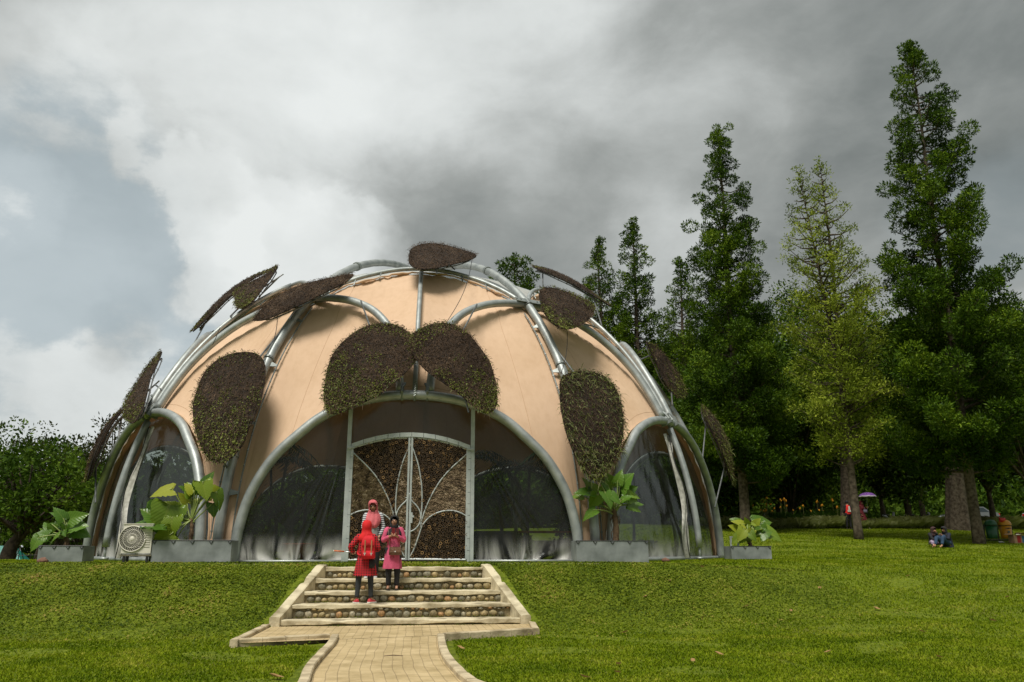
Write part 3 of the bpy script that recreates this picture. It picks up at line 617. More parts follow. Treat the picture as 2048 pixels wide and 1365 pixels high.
    # canvas panels: two per bay, one on each side of the centre rib, out to the main ribs
    for s in (-1, 1):
        cols = np.concatenate([23.75 * np.sin(np.linspace(0, 1, 34) * math.pi / 2), np.linspace(23.95, 25.71, 5)])
        rows = 40; G = np.zeros((len(cols), rows, 3))
        ra = np.array([r_[0] for r_ in RING]); re = np.array([r_[1] for r_ in RING])
        for i, a in enumerate(cols):
            lo = 23.5 * max(0, 1 - (a / 23.7) ** 2.2) ** .5 if a < 23.7 else 0
            hi = float(np.interp(a, ra, re)) - .9 + .25 * math.sin(a * 1.4 + k) + .2 * math.sin(a * 3.3)
            for j in range(rows):
                v = (j / (rows - 1)); v = .5 - .5 * math.cos(v * math.pi) * (1 - .0); v = .6 * v + .4 * j / (rows - 1)
                e = lo + (hi - lo) * v; e = max(e, .25)
                # distance to the tubes that push the cloth outward
                qa = math.sin(math.pi * min(1, a / 25.71)); 
                ea = np.interp(a, [u_[0] for u_ in UP], [u_[1] for u_ in UP]) if a > 2.2 else (e if e > 23 else 23)
                d_up = abs(e - ea) if e < 46 else 9
                sag = .36 * qa * min(1, 4 * v * (1 - v)) ** .8
                sag *= (1 - .55 * math.exp(-(d_up / 2.2) ** 2))
                wr = .022 * math.sin((e - lo) * .9 + a * 2.2) * math.exp(-(e - lo) / 3) + .012 * math.sin(e * 3.1 + a * .8 + k) * math.exp(-((e - 50) / 5) ** 2) * (s < 0) + .020 * math.sin(a * 2.3 - e * .22 + k * 2) * math.exp(-d_up / 1.6) + .016 * math.sin(a * 5 + e * 1.1) * math.exp(-(hi - e) / 2.0)
                if a > 20 and e < 12: wr += .018 * math.sin(a * 6.0 + e * 3.4) * (1 - e / 12)
                G[i, j] = sp(k * K + s * a, e, DR - .17 - sag + wr)
        MB().grid(G, flip=(s < 0)).build('canvas_panel', CLOTH, dome, True)
        # welded seams: one parallel to the arch edge, one up the middle of the panel
        MB().tube(G[:, 3], .006, 4).tube(G[2:30, 3] + 0.0, .003, 4).build('welded_seam', SEAM, dome)
        MB().tube(G[18, 3:-2], .005, 4).build('welded_seam', SEAM, dome)
        # hem rope along the arch edge
        hem = G[:34, 0]; MB().tube(hem, .022, 6).build('canvas_hem', mat('hem_rope_%d_%d' % (k, s), (.55, .38, .24), None, .8) if (k, s) == (0, -1) else bpy.data.materials['hem_rope_0_-1'], dome, True)
    # crown film above the ring
    cols = np.linspace(-25.7, 25.7, 25); G = np.zeros((25, 12, 3))
    for i, a in enumerate(cols):
        lo = float(np.interp(a, [r_[0] for r_ in RING], [r_[1] for r_ in RING])) - .6
        for j in range(12): G[i, j] = sp(k * K + a, lo + (89 - lo) * j / 11, DR - .22 - .12 * math.sin(j / 11 * 3.1) + .02 * math.sin(a * 1.1 + j))
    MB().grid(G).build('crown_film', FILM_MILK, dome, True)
# rolled canvas flaps along the crown ring (front bays)
for k in (6, 0, 1):
    L = [(a, e - 1.0 + .35 * math.sin(a * .9 + k)) for a, e in RING]
    c = curve(L, DR - .12, 6, k); c += rng.normal(0, .012, c.shape)
    MB().tube(c, .055 + .02 * np.sin(np.arange(len(c)) * .8), 7, flat=.6).build('rolled_flap', CLOTH, dome, True)
# clear film in the arches
for k in range(7):
    if k == 0: continue
    aa = np.linspace(-22.6, 22.6, 60); G = np.zeros((60, 34, 3))
    for i, a in enumerate(aa):
        top = 22.6 * max(0, 1 - (abs(a) / 23.05) ** 2.2) ** .5
        for j in range(34):
            v = j / 33; e = top * v
            rad = DR * math.cos(R(22.9)) / max(math.cos(R(a)) * math.cos(R(e)), .5) * 1.0
            rad = rad * .35 + (DR - .30) * .65 if k in (1, 6) else rad
            wr = .03 * math.sin(a * 1.3 + e * .7 + k) * (1 - v) + .015 * math.sin(a * 3.7 - e * 1.1)
            G[i, j] = sp(k * K + a, max(e, .2), rad - .10 + wr)
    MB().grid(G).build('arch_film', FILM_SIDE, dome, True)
    # straight stay under the apex, standing on a pin
    P = [sp(k * K, e, DR - .05) for e in np.linspace(21.5, 2.0, 14)]
    mb = MB(); mb.tube(P, .098, 12); mb.tube([sp(k * K, 2.2, DR - .05), sp(k * K, 0.2, DR - .05)], .035, 8); mb.box(sp(k * K, .35, DR - .05), (.18, .18, .06)); mb.build('apex_stay_tube', GALV, dome, True)
    mb = MB()
    for s in ((-1,) if k > 3 else (1,)):
        s = -s
        G = np.zeros((30, 5, 3))
        for i in range(30):
            e = .4 + 20.4 * i / 29; base = s * (3.2 + .9 * math.sin(i * .35) - .075 * i)
            for j in range(5): G[i, j] = sp(k * K + base + s * (-1 + .5 * j) * (1.0 + .25 * math.sin(i * .5)), e, DR - .20 + .05 * math.sin(j * 1.8 + i * .3))
        mb.grid(G)
    mb.build('seam_strip', mat('seam_plastic', (.34, .33, .29), (.55, .54, .49), .5, 9) if k == 1 else bpy.data.materials['seam_plastic'], dome, True)
    mb = MB(); mb.tube([sp(k * K + s_ - 0, e, DR - .13) for s_, e in [((-1 if k <= 3 else 1) * (3.0 + .9 * math.sin(i * .35) - .075 * i), .4 + 20.4 * i / 29) for i in range(30)]], .014, 5)
    mb.build('seam_lacing', BLACK, dome)
    # sill tube on the ground
    MB().tube([sp(k * K + a, 0, DR * math.cos(R(22.9)) / math.cos(R(a)) * .35 + (DR - .2) * .65 if k in (1, 6) else DR * math.cos(R(22.9)) / math.cos(R(a))) + np.array([0, 0, .05]) for a in np.linspace(-23, 23, 24)], .06, 8).build('sill_tube', GALV, dome, True)
# front arch: flat film on both sides of the gate and above it
YG = 31 - DR * math.cos(R(22.9)); 
YG = 20.93
def arch_top(x):
    a = math.degrees(math.atan2(abs(x), 31 - YG)); e = 22.6 * max(0, 1 - (a / 23.05) ** 2.2) ** .5
    return DR * math.sin(R(e))
def gp(px, py, off=0.0): return at_y(px, py, YG + off)
XL, XR = gp(683, 1110)[0], gp(946.5, 1110)[0]           # outer faces of the gate posts
XW = DR * math.sin(R(22.8))
def film_grid(xa, xb, zlo, zhi, nx, nz, pucker, side):
    G = np.zeros((nx, nz, 3))
    for i in range(nx):
        x = xa + (xb - xa) * i / (nx - 1); lo = zlo(x); hi = zhi(x)
        for j in range(nz):
            v = j / (nz - 1); z = lo + (hi - lo) * v
            w = 0
            if pucker:
                fo = math.exp(-z / .42) # gathered foot
                cxp = (xa * .45 + xb * .55); th = math.atan2(x - cxp, z + .25 + .5 * abs(x - cxp))
                w += .08 * fo * math.sin(th * 17 + 1.3 * math.sin(th * 7)) * (.5 + .5 * math.sin(x * 2.1 + 1))
                # creases pulled towards the gate post at mid height
                dx = abs(x - xb); dz = 3.0 - z
                if dz > 0 and dx < 2.2:
                    ph = math.atan2(dx, dz + .2); w += .022 * math.exp(-((ph - .42 - .1 * side) / .22) ** 2) * (math.sin(ph * 41 + 3 * math.sin(ph * 11 + side)) + .7 * math.sin(ph * 97 + side + x)) * (.6 + .4 * math.sin(z * 2.3 + ph * 20)) * min(1, dx / .25) * math.exp(-dx / 1.4)
            w += .012 * math.sin(x * 3 + z * 2) + .006 * math.sin(x * 8 - z * 5)
            G[i, j] = (x, YG + .10 + w, z)
    return G
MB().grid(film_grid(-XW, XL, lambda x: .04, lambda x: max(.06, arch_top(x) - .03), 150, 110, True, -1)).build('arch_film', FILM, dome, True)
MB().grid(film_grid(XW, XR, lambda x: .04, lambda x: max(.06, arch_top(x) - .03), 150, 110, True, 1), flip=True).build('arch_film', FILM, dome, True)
def hdr_z(x):
    t_ = (x - (XL + XR) / 2) / ((XR - XL) / 2); return gp(818, 866)[2] - (gp(818, 866)[2] - gp(690, 892)[2]) * t_ * t_
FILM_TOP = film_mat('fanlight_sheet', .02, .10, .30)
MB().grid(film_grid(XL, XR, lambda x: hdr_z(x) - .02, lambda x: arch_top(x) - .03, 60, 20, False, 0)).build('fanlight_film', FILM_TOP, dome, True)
for s, xa, xb in ((-1, -XW, XL), (1, XR, XW)):
    MB().tube([(xa, YG - .02, .03), (xb, YG - .02, .03)], .035, 8).build('sill_tube', GALV, dome, True)
# ------------------------------------------------------------------ gate
gate = thing('bamboo_gate', ((XL + XR) / 2, YG, 0), 'grey steel double gate filled with cut bamboo tubes and packed twigs', 'gate')
PT = PALE_PAINT
for s, x in ((-1, XL), (1, XR)):
    ztop = arch_top(x) + .02
    mb = MB(); mb.box((x - s * .05, YG, ztop / 2), (.10, .12, ztop)); mb.build('gate_post', PT, gate)
    mb = MB(); zt = hdr_z(x); n_ = 10
    for i in range(n_): mb.box((x - s * .135, YG - .01, (i + .5) * zt / n_), (.065, .13, zt / n_ - .010))
    mb.build('post_cladding', PT, gate)
    mb = MB(); mb.box((x - s * .06, YG - .075, zt - .06), (.09, .05, .09)); mb.tube([(x - s * .02, YG - .10, zt - .06), (x - s * .20, YG - .10, zt - .06)], .02, 8); mb.build('hinge', PT, gate)
mb = MB(); n_ = 10
for i in range(n_):
    x0 = XL + .11 + (XR - XL - .22) * i / n_ + .005; x1 = XL + .11 + (XR - XL - .22) * (i + 1) / n_ - .005
    for_ = [(x0, hdr_z(x0)), (x1, hdr_z(x1))]
    v = []
    for x, z in for_: v += [(x, YG - .08, z - .11), (x, YG - .08, z), (x, YG + .05, z), (x, YG + .05, z - .11)]
    mb.add(v, [(0, 4, 5, 1), (1, 5, 6, 2), (2, 6, 7, 3), (3, 7, 4, 0), (0, 1, 2, 3), (7, 6, 5, 4)])
mb.build('gate_header', PT, gate)
q7 = lambda p: gp(680 + p[0] / 5.056, 860 + p[1] / 5.056)
CXG = gp(818, 1000)[0]
R1 = [(1290, 240), (1190, 330), (1120, 395), (1050, 470), (995, 545), (950, 620), (912, 690), (880, 760), (850, 840), (826, 920), (812, 1000)]
R2 = [(712, 150), (740, 200), (765, 270), (790, 350), (806, 430), (820, 515), (828, 600), (830, 680), (829, 760), (822, 860), (815, 930)]
R3 = [(706, 640), (712, 690), (735, 730), (770, 765), (800, 810), (815, 860), (812, 920), (795, 965), (760, 1005), (725, 1025), (700, 1031)]
R4 = [(1290, 885), (1255, 860), (1215, 840), (1170, 826), (1120, 818), (1070, 820), (1015, 830), (950, 855), (900, 888), (865, 925), (835, 965), (815, 1010), (800, 1060), (780, 1120), (755, 1190), (730, 1245), (708, 1285)]
zbot = gp(818, 1119)[2]; ztopc = hdr_z(CXG) - .13; xe = XR - .185
def P2(L): return np.array([[q7(p)[0], q7(p)[2]] for p in L])
C1, C2, C3, C4 = P2(R1), P2(R2), P2(R3), P2(R4)
topedge = np.array([[x, hdr_z(x) - .15] for x in np.linspace(CXG + .05, xe, 12)])
FAN = np.vstack([topedge, C1, C2[::-1]]); LOBE = np.vstack([C4, [[CXG + .05, zbot + .02], [xe, zbot + .02]]])
BAMBOO = None
def bamboo_mat():
    m, t, b = new_mat('cut_bamboo'); g = t.nodes.new('ShaderNodeNewGeometry'); r = t.nodes.new('ShaderNodeValToRGB')
    r.color_ramp.elements[0].color = (.055, .034, .016, 1); r.color_ramp.elements[1].color = (.50, .30, .12, 1)
    for p, c in ((.55, (.095, .058, .027, 1)), (.85, (.15, .092, .042, 1)), (.95, (.32, .19, .08, 1))): e = r.color_ramp.elements.new(p); e.color = c
    t.links.new(g.outputs['Random Per Island'], r.inputs[0]); t.links.new(r.outputs[0], b.inputs['Base Color']); b.inputs['Roughness'].default_value = .7; return m
BAMBOO = bamboo_mat(); INK = mat('gate_backing_hole_shade', (.008, .006, .004), None, .95)
TWIG = leaf_mat('packed_twigs', [(.020, .013, .007), (.08, .053, .029), (.17, .12, .068), (.27, .20, .12), (.50, .40, .28)], .85, 0, big=6)
def pack(poly, r0, r1, tries, seed):
    g = np.random.default_rng(seed); lo, hi = poly.min(0), poly.max(0); pts = np.zeros((0, 3)); cell = {}
    out = []
    X = g.uniform(lo[0], hi[0], tries); Z = g.uniform(lo[1], hi[1], tries); ok = poly_in(X, Z, poly); X, Z = X[ok], Z[ok]
    RR = r0 + (r1 - r0) * g.random(len(X)) ** 2.0; order = np.argsort(-RR[:len(X) // 3]); idx = list(order) + list(range(len(X) // 3, len(X)))
    for i in idx:
        x, z, r = X[i], Z[i], RR[i]; cx_, cz_ = int(x / .07), int(z / .07); fits = r
        for a in (-1, 0, 1):
            for b in (-1, 0, 1):
                for (px_, pz_, pr_) in cell.get((cx_ + a, cz_ + b), ()):
                    d = math.hypot(px_ - x, pz_ - z) - pr_; fits = min(fits, d)
        if fits >= r0 * .72: cell.setdefault((cx_, cz_), []).append((x, z, fits)); out.append((x, z, fits))
    return out
leafno = 0
for s in (1, -1):
    mir = lambda P: np.stack([CXG + s * (P[:, 0] - CXG), P[:, 1]], 1)
    leaf = MB(); fy = YG - .03
    st = lambda P, w, mb_: mb_.tube([(x, fy, z) for x, z in P], w, 8)
    # perimeter stiles and rails
    x_in, x_out = CXG + s * .035, CXG + s * (xe - CXG)
    leaf.box((x_in, fy, (zbot + ztopc) / 2 + .01), (.05, .07, ztopc - zbot + .06)); leaf.box((x_out, fy, (zbot + hdr_z(xe) - .14) / 2), (.05, .07, hdr_z(xe) - .14 - zbot))
    lo_ = [(x_in, fy, zbot), (x_out, fy, zbot - .015)]; leaf.tube(lo_, .035, 6)
    leaf.tube([(CXG + s * (x - CXG), fy, z + .015) for x, z in topedge], .030, 6)
    o = leaf.build('gate_leaf', PT, gate)
    mb = MB(); 
    for c_ in (C1, C2, C3, C4): mb.tube([(x, fy - .012, z) for x, z in mir(smooth_line(np.c_[c_, np.zeros(len(c_))], 3)[:, :2])], .019, 7)
    mb.tube([(CXG + s * .01, fy - .01, C3[0][1] - .12), (CXG + s * .10, fy - .01, C3[0][1] - .12)], .012, 6)
    mb.build('leaf_tracery', PT, o, True)
    back = np.vstack([[[CXG + .03, zbot]], [[xe, zbot]], [[xe, hdr_z(xe) - .15]], topedge[::-1]]); bk = mir(back)
    mb = MB(); v = [(x, fy + .055, z) for x, z in bk] + [(x, fy + .075, z) for x, z in bk]; n_ = len(bk)
    mb.add(v, [tuple(range(n_)) if s < 0 else tuple(range(n_ - 1, -1, -1)), tuple(range(n_, 2 * n_))] ); mb.build('backing_board', INK, o)
    # bamboo
    V = []; F = []; n = 0; mb = MB()
    for poly, sd_, r0, r1 in ((FAN, 11, .0195, .038), (LOBE, 12, .0205, .042)):
        for (x, z, r) in pack(poly, r0, r1, 26000, sd_ + s):
            x = CXG + s * (x - CXG); a = np.arange(9) * 2 * math.pi / 9; y0 = fy - .012 - rng.random() * .025; ca, sa = np.cos(a), np.sin(a); ri = r * .66; r = r * .95
            ring = lambda rr, y: np.stack([x + rr * ca, np.full(9, y), z + rr * sa], 1)
            v = np.vstack([ring(r, fy + .05), ring(r, y0), ring(ri, y0), ring(ri, fy + .05)])
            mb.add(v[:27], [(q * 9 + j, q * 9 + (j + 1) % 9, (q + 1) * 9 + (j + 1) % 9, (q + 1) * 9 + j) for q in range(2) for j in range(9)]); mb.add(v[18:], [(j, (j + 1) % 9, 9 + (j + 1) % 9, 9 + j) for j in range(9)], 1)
            mb.add(ring(ri, y0 + .008), [tuple(range(9))], 1)  # black inner wall and disc paint in the shade of each hollow tube
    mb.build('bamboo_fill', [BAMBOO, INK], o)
    # twigs: short sticks packed in curved courses
    g = np.random.default_rng(31 + s); k_ = 26000; X = g.uniform(CXG + .03, xe, k_); Z = g.uniform(zbot, ztopc, k_)
    ok = ~poly_in(X, Z, FAN) & ~poly_in(X, Z, LOBE) & (Z < np.interp(X, topedge[:, 0], topedge[:, 1])); X, Z = X[ok], Z[ok]; k_ = len(X)
    th = np.arctan2(Z - .4, X - (xe - .6)) + math.pi / 2 + g.normal(0, .45, k_); th = np.where(X < CXG + .45, g.uniform(0, 3.14, k_), th)
    ln = g.uniform(.014, .045, k_); wd = g.uniform(.005, .010, k_); y0 = fy + .03 - g.random(k_) * .045 - .005 * np.sin(np.hypot(X - xe + .6, Z - .4) * 42 + 2 * np.sin(X * 9))
    dx, dz = np.cos(th), np.sin(th); X = CXG + s * (X - CXG); dx = dx * s
    tilt = g.normal(0, .012, k_)
    V = np.stack([np.stack([X - dx * ln - dz * wd, y0 - tilt, Z - dz * ln + dx * wd], 1), np.stack([X + dx * ln - dz * wd, y0 + tilt, Z + dz * ln + dx * wd], 1),
                  np.stack([X + dx * ln + dz * wd, y0 + tilt + .006, Z + dz * ln - dx * wd], 1), np.stack([X - dx * ln + dz * wd, y0 - tilt + .006, Z - dz * ln - dx * wd], 1)], 1)
    soup('twig_fill', V, 4, TWIG, o)
    if s > 0:
        mb = MB(); zz = q7((700, 890))[2]; mb.box((CXG + .075, fy - .05, zz), (.05, .05, .26)); mb.box((CXG + .11, fy - .06, zz + .03), (.05, .04, .05)); mb.build('latch', PT, o)
# dark threshold
mb = MB(); mb.box(((XL + XR) / 2, YG + .15, .012), (XR - XL, .30, .03)); mb.build('threshold', GALV_D, gate)
# ------------------------------------------------------------------ interior floor and planting seen through the film
mb = MB(); a = np.linspace(0, 2 * math.pi, 64, endpoint=False)
mb.add(np.stack([DC[0] + 10.2 * np.cos(a), 31 + 10.2 * np.sin(a), np.full(64, .045)], 1), [tuple(range(64))])
o = mb.build('floor', SOIL); tag(o, kind='structure')
# ------------------------------------------------------------------ thatched leaf panels on the dome
BROWN = leaf_mat('dry_moss_fibre', [(.022, .013, .008), (.050, .031, .019), (.090, .058, .036), (.17, .115, .075)], .9, .0, big=1.6, spec=.2)
GREENM = leaf_mat('green_moss_leaf', [(.035, .048, .005), (.08, .105, .009), (.14, .165, .016), (.24, .27, .045)], .6, .15, big=1.8)
STRAW = leaf_mat('green_fern_frond', [(.035, .045, .008), (.07, .09, .015), (.13, .15, .035), (.20, .20, .07)], .6, .15)
PLATE = mat('peat_mat', (.012, .007, .004), (.04, .024, .014), .95, 9, 0, .9, 60)
FRAME_M = mat('dark_frame_steel', (.10, .11, .11), (.2, .21, .21), .45, 5, .5)
def tri_inside(P2d, n, g):
    lo, hi = P2d.min(0), P2d.max(0); out = np.zeros((0, 2))
    while len(out) < n:
        q = g.uniform(lo, hi, (n * 2, 2)); q = q[poly_in(q[:, 0], q[:, 1], P2d)]; out = np.vstack([out, q])
    return out[:n]
leaf_seed = [100]
def leaf_panel(surf, P2d, thick=.10, green=.5, gdir=(0, -1), frond=0, nf=5200, struts=(), fl=.09, label=None, gedge=.5):
    """surf(u, v) -> (point, outward normal); P2d outline in that surface's own u, v (metres)."""
    leaf_seed[0] += 1; g = np.random.default_rng(leaf_seed[0]); P2d = np.asarray(P2d, float)
    loop = smooth_line([(*q, 0) for q in np.vstack([P2d, P2d[:1]])], 4)[:-1, :2]; k = len(loop)
    c = loop.mean(0); mb = MB(); rings = 7; V = []
    for side in (1, -1):
        for i in range(rings + 1):
            s = i / rings
            for q in loop:
                uv_ = c + (q - c) * s; p, n = surf(*uv_)
                edge = 1 - s ** 6 * .7
                V.append(p + n * thick * .5 * side * edge)
    V = np.array(V); off = (rings + 1) * k; F = []
    for sd_ in (0, 1):
        for i in range(rings):
            for j in range(k):
                q = (sd_ * off + i * k + j, sd_ * off + i * k + (j + 1) % k, sd_ * off + (i + 1) * k + (j + 1) % k, sd_ * off + (i + 1) * k + j)
                F.append(q if sd_ else q[::-1])
    for j in range(k): F.append((rings * k + j, rings * k + (j + 1) % k, off + rings * k + (j + 1) % k, off + rings * k + j))
    mb.add(V, F); root = mb.build('leaf_panel', PLATE, dome, True)
    if label: root['label'] = label
    def scatter(n, length, width, lift, seed_edge, sel=None, droop=.3):
        q = tri_inside(loop, n, g); ne = n; e = loop[g.integers(0, k, seed_edge)] + g.normal(0, .02, (seed_edge, 2)); q = np.vstack([q, e])
        if sel is not None: q = q[sel(q)]
        B = []
        for qi, (u, v) in enumerate(q):
            p, nn = surf(u, v); p = p + nn * thick * .5 * (.6 + .5 * g.random()); d = g.normal(0, 1, 3); d = d - nn * (d @ nn) * .8 + nn * lift * g.uniform(.3, 1.6); d[2] -= droop; d = unit(d)
            w = unit(np.cross(d, nn + g.normal(0, .5, 3))) * width * g.uniform(.6, 1.3); L = length * g.uniform(.5, 1.4) * (1.5 if qi > len(q) - seed_edge else 1)
            m_ = p + d * L * .55 + nn * .012; t_ = p + d * L - np.array([0, 0, L * .25])
            B += [p - w * .4, m_ - w, t_, m_ + w]
        return np.array(B)
    soup('dry_fibres', scatter(nf, fl, .007, .45, 260), 4, BROWN, root)
    gd = unit([*gdir, 0])[:2]; ext = (loop @ gd); e0, e1 = ext.min(), ext.max()
    ctr = loop.mean(0)
    def sel(q):
        s = (q @ gd - e0) / (e1 - e0); nz = .22 * np.sin(q[:, 0] * 7 + leaf_seed[0]) * np.sin(q[:, 1] * 6.1) + .12 * np.sin(q[:, 0] * 19) * np.cos(q[:, 1] * 23)
        rr = np.linalg.norm(q - ctr, axis=1); ed = np.clip((rr / (np.linalg.norm(loop - ctr, axis=1).mean()) - .75) / .35, 0, 1) * gedge
        pr = np.clip((s - (1 - green) + nz) * 2.6, 0, 1) * .9 + ed
        return g.random(len(q)) < pr
    if green > 0: soup('green_moss', scatter(int(nf * 1.0), .050, .015, .8, 240, sel, .25), 4, GREENM, root)
    if frond: soup('fern_fronds', scatter(frond, .17, .011, .6, 160, lambda q: (lambda pr: g.random(len(q)) < pr)(.35 + .65 * np.clip(np.linalg.norm(q - ctr, axis=1) / 1.1, 0, 1) ** 2), .7), 4, STRAW, root)
    # steel rim and cross bars behind the panel
    mb = MB(); rim = np.array([(lambda a: a[0] - a[1] * (thick * .5 + .06))(surf(*(c + (q - c) * .86))) for q in loop]); mb.tube(np.vstack([rim, rim[:1]]), .020, 6)
    lu = (loop @ np.array([-gd[1], gd[0]])); 
    for s in (.25, .5, .75):
        t_ = e0 + (e1 - e0) * s; sl_ = loop[np.abs(ext - t_) < (e1 - e0) * .06]
        if len(sl_) >= 2:
            w_ = sl_ @ np.array([-gd[1], gd[0]]); a_, b_ = sl_[w_.argmin()], sl_[w_.argmax()]
            ln_ = [surf(*(a_ + (b_ - a_) * f_)) for f_ in np.linspace(.08, .92, 7)]; mb.tube([p - n * (thick * .5 + .05) for p, n in ln_], .016, 5)
    ax = [c + gd * (e_ - c @ gd) * .9 for e_ in (e0, e1)]; ln_ = [surf(*(ax[0] + (ax[1] - ax[0]) * f_)) for f_ in np.linspace(0, 1, 9)]
    mb.tube([p - n * (thick * .5 + .10) for p, n in ln_], .024, 6)
    for q in loop[::3]:
        p, n = surf(*(c + (q - c) * .86)); mb.tube([p - n * (thick * .5 - .01), p - n * (thick * .5 + .09)], .012, 5)
    for (fa, target) in struts:
        p, n = surf(*(ax[0] + (ax[1] - ax[0]) * fa)); p = p - n * (thick * .5 + .10); mb.tube([p, np.asarray(target)], .026, 6)
    mb.build('support_frame', FRAME_M, root)
    return root
def sphere_surf(p0, rad, curv=1.0):
    "tangent-ish chart of a sphere around the dome centre, u to the right, v up"
    n0 = unit(p0 - DC); u0 = unit(np.cross([0, 0, 1.0], n0)) * 1.0; v0 = np.cross(n0, u0)
    def f(u, v):
        d = p0 + u0 * u + v0 * v - DC; n = unit(d); return DC + n * rad, n
    def inv(px, py):
        P = at_sphere(px, py, rad); d = P - DC; d = d * ((p0 - DC) @ n0 / (d @ n0)); q = DC + d - p0; return (q @ u0, q @ v0)
    return f, inv
def plane_surf(p0, n, up, bend=0.0, L=2.6):
    n = unit(n); v0 = unit(np.asarray(up, float) - n * (np.asarray(up, float) @ n)); u0 = np.cross(v0, n)
    def f(u, v):
        b = -bend * (v / (L / 2)) ** 2; nn = unit(n + v0 * (2 * bend * v / (L / 2) ** 2)); return p0 + u0 * u + v0 * v + n * b, nn
    def inv(px, py):
        q = at_plane(px, py, p0, n) - p0; return (q @ u0, q @ v0)
    return f, inv
def sph_leaf(outline, off, **kw):
    cxp = sum(p[0] for p in outline) / len(outline); cyp = sum(p[1] for p in outline) / len(outline); rad = DR + off
    p0 = at_sphere(cxp, cyp, rad); f, inv = sphere_surf(p0, rad); return leaf_panel(f, [inv(*p) for p in outline], **kw)
def pln_leaf(outline, Y, n, up, bend=0, **kw):
    cxp = sum(p[0] for p in outline) / len(outline); cyp = sum(p[1] for p in outline) / len(outline); p0 = at_y(cxp, cyp, Y)
    f, inv = plane_surf(p0, n, up, bend); return leaf_panel(f, [inv(*p) for p in outline], **kw)
def strip_leaf(line, Y, wdir, width, **kw):
    "panel seen nearly edge on: centre line traced at depth Y, real width along wdir"
    C = smooth_line([at_y(px, py, Y) for px, py in line], 6); s = np.concatenate([[0], np.cumsum(np.linalg.norm(np.diff(C, axis=0), axis=1))]); L = s[-1]; mid_ = line[len(line) // 2]; wd = unit(unit(ray(*mid_)) + np.asarray(wdir, float))
    out = C.mean(0) - DC
    def f(u, v):
        v_ = min(max(v, 0), L); p = np.array([np.interp(v_, s, C[:, i]) for i in range(3)]); a = np.array([np.interp(min(v_ + .1, L), s, C[:, i]) for i in range(3)]); b = np.array([np.interp(max(v_ - .1, 0), s, C[:, i]) for i in range(3)])
        t_ = unit(a - b); n = unit(np.cross(wd, t_)); n = n if n @ out > 0 else -n; return p + wd * u + n * (-.10 * (u / (width / 2)) ** 2), n
    prof = [(0, .0), (.03, .35), (.10, .72), (.25, .98), (.40, 1.0), (.60, .86), (.80, .55), (.93, .25), (1, .04)]
    P = [(w * width / 2, t_ * L) for t_, w in prof] + [(-w * width / 2, t_ * L) for t_, w in prof[::-1]]
    return leaf_panel(f, P, **kw)
rib = lambda ang, e, r_=DR + .1: sp(ang, e, r_)
sph_leaf([(648, 800), (650, 765), (660, 722), (676, 695), (700, 672), (728, 655), (762, 648), (795, 652), (820, 668), (836, 690), (838, 712), (826, 730), (800, 756), (765, 785), (735, 802), (700, 818), (672, 828), (655, 824)], .62, green=.62, gdir=(-.45, -1), nf=6500,
         struts=((.3, rib(-12, 42)), (.7, rib(-9, 22.4))), label='left one of the overlapping pair of leaf panels above the gate, green moss over its lower half')
sph_leaf([(820, 695), (819, 675), (835, 662), (860, 650), (887, 647), (912, 653), (938, 670), (960, 696), (978, 722), (988, 750), (994, 785), (993, 810), (984, 824), (968, 826), (945, 812), (915, 786), (880, 762), (850, 740), (830, 716)], .86, green=.45, gdir=(.2, -1), nf=6500,
         struts=((.3, rib(12, 42)), (.7, rib(9, 22.4))), label='right one of the overlapping pair of leaf panels above the gate, mostly dark brown')
sph_leaf([(388, 845), (386, 815), (393, 785), (407, 750), (430, 724), (460, 709), (497, 705), (520, 712), (530, 730), (530, 760), (522, 800), (510, 832), (498, 858), (484, 892), (456, 922), (428, 926), (410, 908), (396, 878)], .70, green=.66, gdir=(-.1, -1), gedge=.2,
         struts=((.2, rib(-25.7, 36)), (.85, rib(-25.7, 12))), label='rounded leaf panel on the left rib, brown at the top and thick green moss below')
sph_leaf([(1119, 768), (1128, 751), (1160, 743), (1198, 748), (1224, 768), (1240, 800), (1247, 850), (1242, 890), (1230, 920), (1207, 952), (1190, 962), (1168, 945), (1148, 908), (1131, 862), (1121, 812)], .70, green=.25, frond=1500, gdir=(-.3, -1), gedge=.25,
         struts=((.2, rib(25.7, 33)), (.85, rib(25.7, 12))), label='rounded leaf panel on the right rib, brown with hanging green fronds along its left edge')
pln_leaf([(817, 512), (824, 497), (850, 488), (885, 490), (920, 499), (953, 511), (935, 522), (900, 531), (865, 538), (835, 538), (819, 528)], 24.6, (.05, -.62, .78), (0, .78, .6), green=.0, nf=3800, struts=((.5, rib(0, 57)), (.2, rib(10, 56))), label='small brown leaf panel standing above the crown of the dome')
sph_leaf([(507, 642), (524, 618), (560, 590), (605, 570), (655, 558), (706, 549), (690, 566), (655, 583), (618, 602), (570, 624), (530, 640)], .55, green=.0, nf=4200, struts=((.35, rib(-24, 47)), (.75, rib(-25.7, 36))), label='long brown leaf panel lying across the upper left ribs')
pln_leaf([(470, 607), (470, 586), (485, 572), (515, 560), (538, 544), (556, 533), (545, 553), (528, 575), (508, 602), (488, 617), (475, 616)], 27.0, (-.50, -.55, .65), (.5, .1, .8), green=.35, nf=3000, gdir=(-.2, -1), struts=((.1, rib(-55, 52)), (.7, rib(-51, 44))), label='small twisted leaf panel on the upper left skyline')
strip_leaf([(386, 664), (415, 628), (455, 588), (500, 558), (554, 536)], 28.6, (.0, 0, .06), 1.5, green=.2, nf=3000, struts=((.9, sp(-62, 38)), (.1, sp(-66, 52))), label='thin curved leaf panel seen edge on at the upper left skyline')
